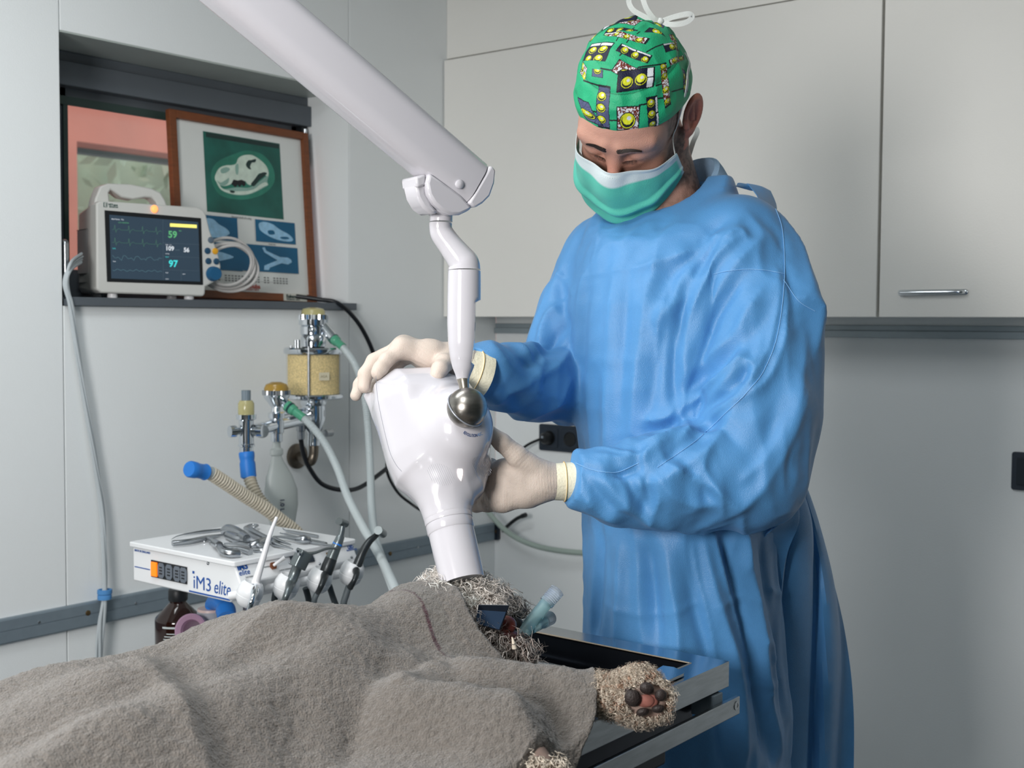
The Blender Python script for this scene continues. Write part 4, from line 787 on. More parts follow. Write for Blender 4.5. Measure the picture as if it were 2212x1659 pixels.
# ================================================================== examination table
TX0, TX1, TY0, TY1, TZ = 1.115, 1.722, -0.05, 1.452, .900
def table():
    t = thing('examination_table', 'stainless steel examination table with a sunken dark tub and side rail', 'table', ((TX0+TX1)/2, .7, 0))
    sm = mat('polished_table_steel', (182, 188, 194), .16, 1.0, var=.03, vscale=18, bump=.00008, bscale=500)
    bm_ = mat('brushed_table_edge', (168, 174, 178), .32, 1.0, var=.10, vscale=26, stretch=(8, 1, 8), bump=.0001, bscale=300)
    dk = mat('dark_tub_steel', (46, 50, 58), .3, .85, var=.08)
    ix0, ix1, iy0, iy1 = TX0+.045, 1.687, .55, 1.412
    top = MB()
    for lo, hi in (((TX0, TY0, TZ-.003), (ix0, TY1, TZ)), ((ix1, TY0, TZ-.003), (TX1, TY1, TZ)), ((ix0, TY0, TZ-.003), (ix1, iy0, TZ)), ((ix0, iy1, TZ-.003), (ix1, TY1, TZ))): top.box(lo, hi)
    top.build('table_top', sm, t, smooth=0)
    ap = MB(); ap.box((TX1-.002, TY0, TZ-.034), (TX1+.0006, TY1, TZ-.0001)); ap.box((TX0, TY0, TZ-.034), (TX0+.0026, TY1, TZ-.0001)); ap.box((TX0, TY1-.002, TZ-.034), (TX1, TY1+.0006, TZ-.0001)); ap.box((TX0, TY0, TZ-.034), (TX1, TY0+.002, TZ-.0001))
    ap.build('apron', bm_, t, smooth=0, bevel=.0008)
    tub = MB(); d = TZ-.075
    tub.box((ix0-.002, iy0-.002, d), (ix0, iy1+.002, TZ-.0005)); tub.box((ix1, iy0-.002, d), (ix1+.002, iy1+.002, TZ-.0005)); tub.box((ix0, iy0-.002, d), (ix1, iy0, TZ-.0005)); tub.box((ix0, iy1, d), (ix1, iy1+.002, TZ-.0005)); tub.box((ix0, iy0, d-.002), (ix1, iy1, d))
    tub.build('tub', dk, t, smooth=0)
    rim = MB(); rim.tube([(ix0, iy1, TZ-.0005), (ix1, iy1, TZ-.0005)], .0014, 6); rim.tube([(ix1, iy0, TZ-.0005), (ix1, iy1, TZ-.0005)], .0014, 6); rim.build('tub_rim', mat('worn_edge_metal', (196, 180, 160), .35, 1.0), t)
    for i in range(15):
        y = iy0+.035+i*.058
        MB().tube([(ix0, y, TZ-.040), (ix1, y, TZ-.040)], .004, 8).build('grille_rod', M_steel, t)
    # small plate across the rim
    z = TZ+.0012; pp = [onZ(x, y, z)[:2] for x, y in ((1404, 1459), (1432, 1443), (1456, 1446.5), (1479, 1456), (1477, 1460.5), (1436, 1479))]
    MB().prism([tuple(p) for p in pp], z, z+.0035).build('cover_plate', sm, t, smooth=0, bevel=.0005)
    # rail
    rx = TX1+.004
    MB().box((rx, TY0+.1, TZ-.072), (rx+.007, TY1+.012, TZ-.048)).build('side_rail', bm_, t, smooth=0, bevel=.001)
    for y in (TY1-.035, .9, .3): MB().box((TX1-.03, y-.012, TZ-.066), (rx, y+.012, TZ-.036)).build('rail_bracket', M_alu, t, smooth=0, bevel=.001)
    MB().lathe([(.0, 0), (.0062, 0), (.0062, .001), (.0035, .001), (.003, .0004)], Frame((rx+.007, TY1+.002, TZ-.0585), (0, 1, 0), (0, 0, 1), (1, 0, 0)), 16).build('rail_screw', M_steel, t)
    us = MB(); us.box((TX0+.05, .05, TZ-.12), (TX1-.035, TY1-.10, TZ-.0775)); us.build('under_frame', M_anth, t, smooth=0, bevel=.004)
    MB().box((1.24, .38, .03), (1.655, 1.16, TZ-.12)).build('pedestal', mat('pedestal_grey', (150, 158, 160), .35, .6), t, smooth=0, bevel=.008)
    MB().box((1.18, .28, .0), (1.70, 1.24, .035)).build('base_plate', M_anth, t, smooth=0, bevel=.008)
table()
# ================================================================== dental x-ray machine
M_xw = mat('glossy_white_enamel', (208, 206, 212), .16, var=.008, coat=.5)
def xray():
    E = PD(985, 378, 1.60); Sx = PD(536, 0, 1.43); a = nrm(E-Sx); c = nrm(np.cross(a, (0, 0, 1)));
    if np.dot(c, CAM-E) < 0: c = -c
    b = np.cross(c, a)
    if b[2] < 0: b = -b
    HW = .0285
    t = thing('dental_xray_machine', 'glossy white dental x-ray machine on a jointed arm over the table', 'x-ray machine', (0.55, .45, 2.39))
    # beam: rounded rectangular section
    prof = [(x*1.0, y) for x, y in rrect(2*HW, .0700, .021, 6)]
    Lb = 0.98; n = len(prof); rows = []; d0 = ray(1036, 396); o0 = E+c*HW; p0 = CAM+d0*(np.dot(o0-CAM, c)/np.dot(d0, c)); se = float(np.dot(p0-E, a))
    for s in (-Lb, -.6, -.3, -.1, se): rows.append([E+a*s+c*x+b*y for x, y in prof])
    m = MB(); m.grid(np.array(rows), True); m.f.append(tuple(range(n-1, -1, -1))); m.f.append(tuple(4*n+i for i in range(n))); m.build('arm', M_xw, t, smooth=50)
    def onside(px, py, off=HW):
        d = ray(px, py); o = E+c*off; p = CAM+d*(np.dot(o-CAM, c)/np.dot(d, c)); q = p-E; return (np.dot(q, a), np.dot(q, b))
    SF = Frame(E, a, b, np.cross(a, b)); sg = np.dot(np.cross(a, b), c)
    def sprism(px, h, nm, mm, bev=.004, par=t):
        poly = [onside(*p) for p in px]; m = MB(); m.prism(poly, -h*sg, h*sg, SF); return m.build(nm, mm, par, smooth=30, bevel=bev)
    tip = sprism([(1062, 356), (1072, 367), (1069, 396), (1059, 424), (1044, 439), (1027, 449), (1014, 438), (1038, 397)], HW, 'arm_end_cap', M_xw, .003)
    disc = [(932, 372), (926, 395), (931, 420), (943, 440), (960, 455), (978, 464), (998, 464), (1015, 456), (1026, 449), (1000, 420), (965, 395)]
    sprism(disc, HW-.004, 'joint_disc', M_xw, .004)
    sprism([(931, 377), (911, 384), (908, 402), (913, 425), (926, 448), (945, 462), (960, 458), (944, 440), (931, 415)], HW-.012, 'joint_yoke', M_xw, .004)
    sprism([(906, 380), (929, 374), (927, 400), (909, 405)], HW-.009, 'release_clip', M_xw, .003)
    q = onside(993, 398); MB().lathe([(.0058, -.002), (.0058, .001), (.0045, .0022), (.0, .0026)], Frame(E+a*q[0]+b*q[1]+c*HW, a, np.cross(c, a), c), 20).build('screw_cover', M_xw, t)
    # wall/ceiling side of the arm
    U = E-a*Lb; MB().lathe([(.02, -.05), (.048, -.05), (.052, -.04), (.052, .04), (.048, .05), (.02, .05)], Frame(U, a, b, c), 30).build('elbow_joint', M_xw, t)
    MB().tube([U, U+np.array([0, 0, .06]), np.array([U[0], U[1], 2.399])], .035, 20).build('ceiling_column', M_xw, t)
    # neck, swan bend, handle
    D = 1.598; k = D/FPX; zv = lambda x, y: PD(x, y, D)
    MB().tube([zv(953, 440), zv(953, 479)], .0149, 26).build('neck', M_xw, t)
    sb = spline([zv(952, 482), zv(952, 492), zv(956, 506), zv(976, 534), zv(993, 556), zv(1002, 570), zv(1003, 583)], 8); MB().tube(sb, np.interp(np.linspace(0, 1, len(sb)), [0, .2, .45, .8, 1], [.0149, .0150, .0158, .0200, .0214]), 30).build('swan_neck', M_xw, t)
    top = zv(1003, 585); bot = zv(1000, 819); ax = nrm(bot-top); L = np.linalg.norm(bot-top); rt = nrm(np.cross(ax, -_f)); fr = Frame(top, rt, np.cross(ax, rt), ax)
    rr = [(0, 35.2), (.02, 35.5), (.1, 36.0), (.3, 36.3), (.5, 35.6), (.68, 33.0), (.8, 29.0), (.9, 22.5), (.97, 15.5), (1, 13.8)]
    hs = np.linspace(0, 1, 46); V = []; nn = 40
    for h in hs:
        r = np.interp(h, *zip(*rr))*k; row = []
        for j in range(nn):
            an = 2*math.pi*j/nn; x, y = r*math.cos(an), r*math.sin(an)
            for sgn in (1,):
                if .27 < h < .86: x = min(x, .70*r) if np.dot(rt, _r) > 0 else x; x = max(x, -.70*r) if np.dot(rt, _r) < 0 else x
            row.append(fr((x, y, h*L)))
        V.append(row)
    m = MB(); m.grid(np.array(V), True); m.f.append(tuple(range(nn-1, -1, -1))); m.f.append(tuple(45*nn+i for i in range(nn))); m.build('handle', M_xw, t, smooth=32)
    # tube head
    fh = nrm((_f[0], _f[1], 0)); rh = np.array([_r0[0], _r0[1], 0]); Z = np.array([0, 0, 1.0])
    d = nrm(-Z+.27*rh-.46*fh); upv = -d
    n0 = -fh*math.cos(.30)+rh*math.sin(.30); nv = nrm(n0-np.dot(n0, d)*d); rv = np.cross(upv, nv)
    O = PD(935, 940, 1.655); HF = Frame(O, rv, upv, nv)
    def onh(px, py, off=0.0):
        w_ = ray(px, py); o = O+nv*off; p = CAM+w_*(np.dot(o-CAM, nv)/np.dot(w_, nv)); return HF.inv(p)[:2]
    outline = [onh(*p) for p in ((806, 822), (850, 790), (935, 787), (1012, 815), (1050, 866), (1064, 935), (1068, 1000), (1052, 1058), (1022, 1085), (975, 1096), (935, 1090), (895, 1062), (858, 1034), (838, 990), (822, 930), (806, 870))]
    h_ = .0024
    xs = np.arange(-.12, .125, h_); ys = np.arange(-.14, .14, h_); zs = np.arange(-.095, .10, h_)
    p = gridpts(xs, ys, zs)
    pl = s_poly(p[:, :, 0, 0], p[:, :, 0, 1], outline)[:, :, None]+.0*p[..., 0]
    z = p[..., 2]; zz = np.abs(z+.024)-.060
    body = smax(pl+.002, zz, .012)
    body = smax(body, (pl*1.0+(z-.004))*.707+.002, .012)
    body = smax(body, (pl*1.0+(-z-.052))*.707+.002, .02)
    bx, by = onh(990, 905, .04)
    boss = s_ell(p, (bx-.002, by-.008, .036), (.047, .056, .044))
    body = smin(body, boss, .022)
    nb = np.array([*onh(962, 1075, 0), -.012]); ne = np.array([nb[0]+.0005, nb[1]-.030, -.012])
    body = smin(body, np.maximum(s_cap(p, nb+np.array([0, .02, 0]), ne, .035, .0315), -(p[..., 1]-ne[1]-.004)), .018)
    # horn at the upper left
    hq = onh(792, 850, -.04); body = smin(body, s_cap(p, (hq[0]+.002, hq[1], -.05), (hq[0]+.03, hq[1]-.05, -.045), .005, .018), .016)
    bc = PD(1009, 881, 1.572); bl = HF.inv(bc); br = .0262
    sd = np.array([.62, .30, .72]); sd /= np.linalg.norm(sd)                     # opening direction of the socket (local)
    rq = p-bl.astype(np.float32); along = rq @ sd.astype(np.float32)
    body = smax(body, -(np.linalg.norm(rq, axis=-1)-(br+.0016)), .002)
    body = smax(body, (along-.010), .005) if False else body
    V, Fq = surf_nets(body, xs, ys, zs)
    Vw = HF(V); me = mesh_np('tube_head', Vw, Fq); ho = mkobj('tube_head', me, M_xw, t)
    bv = bvh_of(Vw, Fq)
    m = MB(); m.ball(bc, br, 36, 24); m.build('ball_joint', mat('satin_steel_ball', (150, 146, 140), .30, 1.0, var=.10, vscale=60, stretch=(1, 1, 5)), t)
    w0 = zv(1000, 818); w1 = bc+nrm(w0-bc)*(br-.002); MB().tube([w0+(w0-w1)*.02, w0, w0+(w1-w0)*.5, w1], [.0082, .0083, .0066, .0062], 24).build('ball_stem', mat('satin_steel_stem', (168, 160, 148), .3, 1.0), t)
    # ring where ball meets casing
    # collar and cone
    cb = HF(ne); fr = Frame(cb, rv, np.cross(d, rv), d)
    MB().lathe([(.028, -.012), (.0318, -.010), (.0322, -.002), (.0318, .000), (.0310, .0006), (.0310, .0014), (.0316, .002), (.0316, .012), (.0306, .014), (.02, .014)], fr, 48).build('collar', M_xw, t)
    L2 = float(np.linalg.norm(PD(1006, 1243, 1.648)-cb)); MB().lathe([(.0285, .012), (.0303, .014), (.0300, L2*.5), (.0292, L2), (.0274, L2), (.0274, .02), (.0, .019)], fr, 56).build('beam_cone', M_xw, t)
    MB().lathe([(.0, L2*.985), (.0270, L2*.985), (.0270, L2*.99), (.0, L2*.99)], fr, 40).build('cone_window', mat('grey_cone_inside', (150, 152, 158), .5), t)
    # ring where the ball meets the casing
    vr = nrm(np.cross(nv*.80+rv*.50+upv*.25, (0, 0, 1))); vn = nrm(nv*.80+rv*.50+upv*.25)
    rg = MB(); ang = np.linspace(0, 2*math.pi, 49); q1 = vr; q2 = np.cross(vn, vr); rg.tube([bc-vn*.004+(br+.0004)*(math.cos(t_)*q1+math.sin(t_)*q2) for t_ in ang], .0010, 8, caps=False); rg.build('ball_ring', mat('grey_ring', (160, 164, 172), .35, .3), t)
    # decals pressed on to the casing
    def press(px, py, lift=.0004):
        d_ = ray(px, py); L_ = np.linalg.norm(d_); hit = bv.ray_cast(Vector(CAM), Vector(d_/L_))
        if hit[0] is None: return PD(px, py, 1.6), nv
        return np.array(hit[0])+np.array(hit[1])*lift, np.array(hit[1])
    def decal_text(s, size, pts, mm, bold=0):
        o_ = text(s, 1.0, WORLD, mm, ho, 'lettering', bold, 0, 0.0); me = o_.data; co = np.empty(len(me.vertices)*3); me.vertices.foreach_get('co', co); co = co.reshape(-1, 3)
        base = spline([np.array([*p_, 0.0]) for p_ in pts], 10)[:, :2]; Ls = np.concatenate([[0], np.cumsum(np.linalg.norm(np.diff(base, axis=0), axis=1))]); k_ = Ls[-1]/co[:, 0].max(); out = []
        T_ = np.gradient(base, axis=0); T_ /= np.linalg.norm(T_, axis=1, keepdims=True)
        for x, y, _ in co:
            s_ = x*k_; bx_ = np.array([np.interp(s_, Ls, base[:, 0]), np.interp(s_, Ls, base[:, 1])]); tx = np.array([np.interp(s_, Ls, T_[:, 0]), np.interp(s_, Ls, T_[:, 1])]); q_ = bx_+np.array([tx[1], -tx[0]])*y*size; out.append(press(q_[0], q_[1])[0])
        me.vertices.foreach_set('co', np.array(out).ravel()); me.update()
    nb_ = mat('navy_print', (24, 70, 130), .4); lb_ = mat('light_blue_print', (110, 160, 215), .4)
    decal_text('REVOLUTION', 9.5, [(1000, 936), (1009, 941.5), (1020, 944), (1031, 943.5)], nb_, .012); decal_text('4DC', 9.5, [(1032.5, 943), (1037, 941.5), (1042, 939)], lb_)
    sh = [(1000, 1039), (1003, 1028), (1004, 1019), (1003, 1013), (992, 1013), (991, 1020), (993, 1030)]
    sh = [(994+(x-998)*.9, y) for x, y in sh]
    pts = [press(994, 1022, .0008)[0]]+[press(x, y, .0006)[0] for x, y in sh]; m = MB(); m.add(np.array(pts), [(0, i+1, (i+1) % 7+1) for i in range(7)]); m.build('status_light', mat('status_glow', (255, 240, 236), .3, emis=(255, 240, 232), estr=1.6), t)
    for cx_, cy_, w_, h2 in ((952, 1025, 26, 24), (1040, 1008, 18, 22)):
        m = MB()
        for i in range(12):
            f_ = (i-5.5)/6; L_ = h2*math.sqrt(1-f_*f_*.9); m.tube([press(cx_+f_*w_+s_*L_*.45, cy_-f_*2+s_*L_, .0001)[0] for s_ in np.linspace(-1, 1, 8)], .00022, 4, caps=False)
        m.build('vent_lines', mat('vent_grey', (196, 196, 204), .4), ho)
    MB().tube(np.array([press(x, y, .0001)[0] for x, y in spline([np.array(q_, float) for q_ in ((812, 812), (816, 860), (828, 920), (842, 975), (856, 1004), (868, 1018))], 8)]), .0004, 4).build('shell_seam', mat('seam_grey', (150, 150, 160), .5), ho)
    return HF, bv, bc, cb, d
XH, XBV, XBALL, XCB, XD = xray()
# ================================================================== dog on the table under a towel
def blur2(A, k, it=2):
    for _ in range(it):
        for ax in (0, 1):
            c = np.cumsum(np.concatenate([np.repeat(A.take([0], ax), k+1, ax), A, np.repeat(A.take([-1], ax), k, ax)], ax), ax)
            n = A.shape[ax]; A = (c.take(range(2*k+1, 2*k+1+n), ax)-c.take(range(0, n), ax))/(2*k+1)
    return A
# trunk, neck, legs as capsules (a, b, ra, rb); the dog lies on its side, head at the far end
HD = PD(1012, 1338, 1.615)
DOG = [((1.41, .47, .955), (1.41, .95, .957), .058, .060), ((1.34, .50, .95), (1.345, .95, .95), .050, .048), ((1.49, .55, .945), (1.48, .98, .945), .046, .052), ((1.42, .92, .958), (1.455, 1.10, .958), .060, .048),
       ((1.52, 1.01, .938), (1.64, 1.085, .930), .030, .022), ((1.64, 1.085, .930), (1.765, 1.158, .930), .022, .019),
       ((1.50, .93, .935), (1.70, 1.00, .925), .032, .023), ((1.70, 1.00, .925), (1.765, .985, .885), .023, .020),
       ((1.47, .46, .945), (1.60, .36, .935), .048, .034), ((1.60, .36, .935), (1.74, .45, .925), .028, .020), ((1.45, .46, .93), (1.62, .55, .925), .045, .028)]
def towel():
    W0, W1, Y0 = 1.155, 1.985, .02
    na, nb = 420, 430
    wv = np.linspace(W0, W1, na); XE = 1.752
    ymx = np.interp(wv, [1.155, 1.30, 1.40, 1.45, 1.49, 1.53, 1.56, 1.60, 1.64, 1.68, 1.70, 1.72, 1.74, 1.755, 1.77, 1.79, 1.83, 1.90, 1.985], [1.17, 1.175, 1.182, 1.178, 1.165, 1.140, 1.135, 1.142, 1.158, 1.168, 1.160, 1.140, 1.112, 1.088, 1.068, 1.046, 1.012, .97, .93])
    ymx = np.convolve(np.concatenate([np.repeat(ymx[0], 9), ymx, np.repeat(ymx[-1], 9)]), np.ones(19)/19, 'valid')
    s = np.linspace(0, 1, nb)
    Y = Y0+(ymx[:, None]-Y0)*s[None, :]; X = np.minimum(wv, XE)[:, None]+0*Y
    base = np.where(X < 1.73, TZ+.006, TZ+.002)
    z = base.copy()
    tops = []
    for a, b, ra, rb in DOG:
        a = np.array(a); b = np.array(b); ab = (b-a)[:2]; L2 = ab@ab
        t = np.clip(((X-a[0])*ab[0]+(Y-a[1])*ab[1])/L2, 0, 1); d = np.hypot(X-a[0]-t*ab[0], Y-a[1]-t*ab[1]); r = ra+(rb-ra)*t+.010; cz = a[2]+(b[2]-a[2])*t
        h = np.where(d < r*.82, cz+np.sqrt(np.maximum(r*r-d*d, 0)), cz+r*.572-(d-.82*r)*1.05)
        z = np.maximum(z, h)
    # head end hump: the towel rests on the back of the skull
    hx, hy = 1.455, 1.145; d = np.hypot((X-hx)/1.15, (Y-hy)); z = np.maximum(z, np.where(d < .045, 1.020-d*d*6, 1.008-(d-.045)*1.0))
    # silhouette ridge heights along Y
    ridge = np.interp(Y, [.0, .45, .60, .70, .78, .85, .90, .95, 1.01, 1.06, 1.10, 1.2], [.955, .985, 1.004, 1.012, 1.010, 1.012, 1.028, 1.031, 1.022, 1.006, 1.016, 1.014])
    z = z+(ridge-np.interp(Y, [.4, .9, 1.1, 1.2], [1.022, 1.024, 1.016, 1.014]))*np.exp(-((X-1.41)/.11)**2)
    z = z-np.interp(Y, [.3, .6, .645, .706, .78, .833, .89, .967, 1.066, 1.12], [.034, .029, .022, .0165, .023, .026, .0165, .0085, .004, -.004])*np.exp(-((X-1.40)/.15)**2)*np.clip((z-TZ-.01)/.03, 0, 1)
    z = blur2(z, 5, 3)
    # folds
    def fold(pts, amp, wd, sharp=1.0):
        P = spline([np.array([*p, 0.0]) for p in pts], 10)[:, :2]; D = np.full(X.shape, 9.0); tt = np.zeros(X.shape); m = len(P)
        for i in range(m-1):
            a, b = P[i], P[i+1]; ab = b-a; t = np.clip(((X-a[0])*ab[0]+(Y-a[1])*ab[1])/(ab@ab+1e-12), 0, 1); d = np.hypot(X-a[0]-t*ab[0], Y-a[1]-t*ab[1]); k = d < D; D = np.where(k, d, D); tt = np.where(k, (i+t)/(m-1), tt)
        return amp*np.exp(-(D/wd)**(1.6))*np.clip(np.sin(np.pi*np.clip(tt*.94+.03, 0, 1)), 0, 1)**.5
    def pz(pts, zz): return [tuple(onZ(x, y, zz)[:2]) for x, y in pts]
    z += fold(pz([(250, 1425), (340, 1470), (430, 1530), (520, 1600), (590, 1640)], .985), .0075, .012)
    z -= fold(pz([(380, 1440), (450, 1500), (545, 1575), (610, 1610)], .98), .006, .018)
    z += fold(pz([(820, 1640), (950, 1600), (1080, 1560)], .96), .010, .016)
    z += fold(pz([(440, 1400), (560, 1345), (660, 1330), (760, 1335)], 1.01), .006, .014)
    z -= fold(pz([(740, 1480), (790, 1430), (850, 1395)], .985), .010, .014)
    z += fold(pz([(860, 1440), (900, 1412), (950, 1420)], .98), .008, .013)
    z -= fold(pz([(880, 1420), (940, 1395), (1000, 1420)], .975), .010, .010)
    z += fold(pz([(990, 1490), (1060, 1475), (1110, 1500), (1150, 1540)], .955), .007, .014)
    z -= fold(pz([(1170, 1470), (1205, 1510), (1225, 1570)], .945), .012, .016)
    z -= fold(pz([(700, 1640), (660, 1560), (640, 1480), (660, 1420)], .975), .008, .024)
    z += fold(pz([(60, 1640), (180, 1560), (330, 1540)], .98), .006, .02)
    G = np.stack([X, Y, z], -1)
    big = vnoise(np.stack([X*9, Y*9, z*0], -1).reshape(-1, 3), 3).reshape(X.shape)*.006+vnoise(np.stack([X*21, Y*17, z*0+3], -1).reshape(-1, 3), 5).reshape(X.shape)*.0028
    z = z+big*np.clip((z-TZ-.004)/.02, 0, 1)
    # hang over the table edge
    over = np.clip(wv-XE, 0, None)[:, None]; edge = z[np.searchsorted(wv, XE)-1][None, :]
    ze = np.where(over > 0, edge-over*.97, z); z = blur2(ze, 2, 1)
    X = X+np.where(over > 0, .010*np.sin(np.clip(over/.12, 0, 1)*1.57)+.012*np.sin(Y*26+over*9)*np.clip(over/.15, 0, 1), 0)
    X = blur2(X, 4, 1)
    P = np.stack([X, Y, z], -1)
    # head-end hem folds down over the neck
    du = np.gradient(P, axis=0); dv = np.gradient(P, axis=1); N = np.cross(du, dv); N /= np.linalg.norm(N, axis=2, keepdims=True)
    nap = (vnoise(P.reshape(-1, 3)*330, 9)*.0011+vnoise(P.reshape(-1, 3)*160, 4)*.0010).reshape(X.shape)
    e = np.minimum(s*(ymx-Y0)[:, None], (1-s)*(ymx-Y0)[:, None])
    P = P+N*(nap+.0025*np.exp(-((1-s)[None, :]*(ymx-Y0)[:, None]/.010)**2))[..., None]
    # close with an underside
    th = .005; Q = P-N*th; k = na*nb
    i, j = np.meshgrid(np.arange(na-1), np.arange(nb-1), indexing='ij'); i = i.ravel(); j = j.ravel()
    f = np.stack([i*nb+j, (i+1)*nb+j, (i+1)*nb+j+1, i*nb+j+1], 1); f2 = f[:, ::-1]+k
    rim = np.concatenate([np.arange(nb), np.arange(1, na)*nb+nb-1, (na-1)*nb+np.arange(nb-2, -1, -1), np.arange(na-2, 0, -1)*nb]); r2 = np.roll(rim, -1); f3 = np.stack([rim, r2, r2+k, rim+k], 1)
    V = np.concatenate([P.reshape(-1, 3), Q.reshape(-1, 3)]); F = np.concatenate([f, f2, f3])
    me = mesh_np('terry_cloth', V, F)
    # woven dark red stripe beside the head hem and a plain border
    dist = ((1-s)[None, :]*(ymx-Y0)[:, None]); base_c = np.array(lin((108, 102, 96))[:3]); C = np.tile(base_c, (k, 1)).reshape(na, nb, 3)
    wmask = ((wv > 1.40) & (wv < 1.56))[:, None]; st = wmask & (dist > .060) & (dist < .064); C[st] = lin((58, 28, 36))[:3]
    bd = wmask & (dist > .036) & (dist < .060); C[bd] = np.array(lin((100, 96, 91))[:3])
    C = C.reshape(-1, 3); setcol(me, 'towel_col', np.concatenate([C, C]))
    t = thing('towel', 'taupe grey terry towel draped over the sedated dog on the table', 'towel', (1.45, .6, TZ))
    m = mat('taupe_terry', attr='towel_col', rough=.95, var=.16, vscale=230, bump=.003, bscale=420, bdetail=3, sheen=.35)
    mkobj('terry_cloth', me, m, t)
towel()
# ------------------------------------------------------------------ dog
def strands(name, R, N, C, L, rad, curl, parent, seed=1, droop=.4, seg=7, m=None, comb=None):
    """curly tapered hairs: roots R, normals N, colours C, lengths L"""
    rng = np.random.RandomState(seed); n = len(R)
    d = N+rng.randn(n, 3)*.45; d[:, 2] -= droop
    if comb is not None: d += comb
    d /= np.linalg.norm(d, axis=1, keepdims=True)
    a = np.cross(d, rng.randn(n, 3)); a /= np.linalg.norm(a, axis=1, keepdims=True); b = np.cross(d, a)
    ph = rng.rand(n)*6.28; tw = (1.1+rng.rand(n)*1.3)*6.28*curl; cr = L*(.10+.12*rng.rand(n))
    S = []; nr = 3
    for i in range(seg+1):
        t = i/seg; p = R+d*(L*t*(.55+.45*(1-.4*t)))[:, None]+(a*np.cos(ph+tw*t)[:, None]+b*np.sin(ph+tw*t)[:, None])*(cr*min(1, t*2.5))[:, None]
        p[:, 2] -= droop*L*.35*t*t; S.append(p)
    S = np.array(S); T = np.gradient(S, axis=0); T /= np.maximum(np.linalg.norm(T, axis=2, keepdims=True), 1e-9)
    u = np.cross(T, np.array([.3, .5, .81])); u /= np.maximum(np.linalg.norm(u, axis=2, keepdims=True), 1e-9); v = np.cross(T, u)
    V = np.zeros((n, seg+1, nr, 3)); 
    for i in range(seg+1):
        r = rad*(1-.85*(i/seg)**1.5)*(.6+.8*((np.arange(n)*7919) % 100)/100)
        for j in range(nr):
            g = 2*math.pi*j/nr; V[:, i, j] = S[i]+(u[i]*math.cos(g)+v[i]*math.sin(g))*r[:, None]
    base = np.arange(n)[:, None, None]*((seg+1)*nr); i, j = np.meshgrid(np.arange(seg), np.arange(nr), indexing='ij')
    q = np.stack([i*nr+j, i*nr+(j+1) % nr, (i+1)*nr+(j+1) % nr, (i+1)*nr+j], -1).reshape(-1, 4)
    F = (base+q[None]).reshape(-1, 4)
    me = mesh_np(name, V.reshape(-1, 3), F); setcol(me, 'fur_col', np.repeat(C, (seg+1)*nr, axis=0))
    o = mkobj(name, me, m or mat('dog_hair', attr='fur_col', rough=.55, var=0), parent); o['kind'] = 'stuff'; return o
def sample(V, Fq, n, rng, keep=None):
    A = V[Fq[:, 0]]; B = V[Fq[:, 1]]; Cc = V[Fq[:, 2]]; D_ = V[Fq[:, 3]]; ar = np.linalg.norm(np.cross(Cc-A, D_-B), axis=1)
    if keep is not None: ar = ar*keep((A+Cc)/2)
    k = rng.choice(len(Fq), n, p=ar/ar.sum()); u = rng.rand(n, 1); v = rng.rand(n, 1)
    P = (A[k]*(1-u)+B[k]*u)*(1-v)+(D_[k]*(1-u)+Cc[k]*u)*v; N = np.cross(Cc[k]-A[k], D_[k]-B[k]); N /= np.maximum(np.linalg.norm(N, axis=1, keepdims=True), 1e-12); return P, N
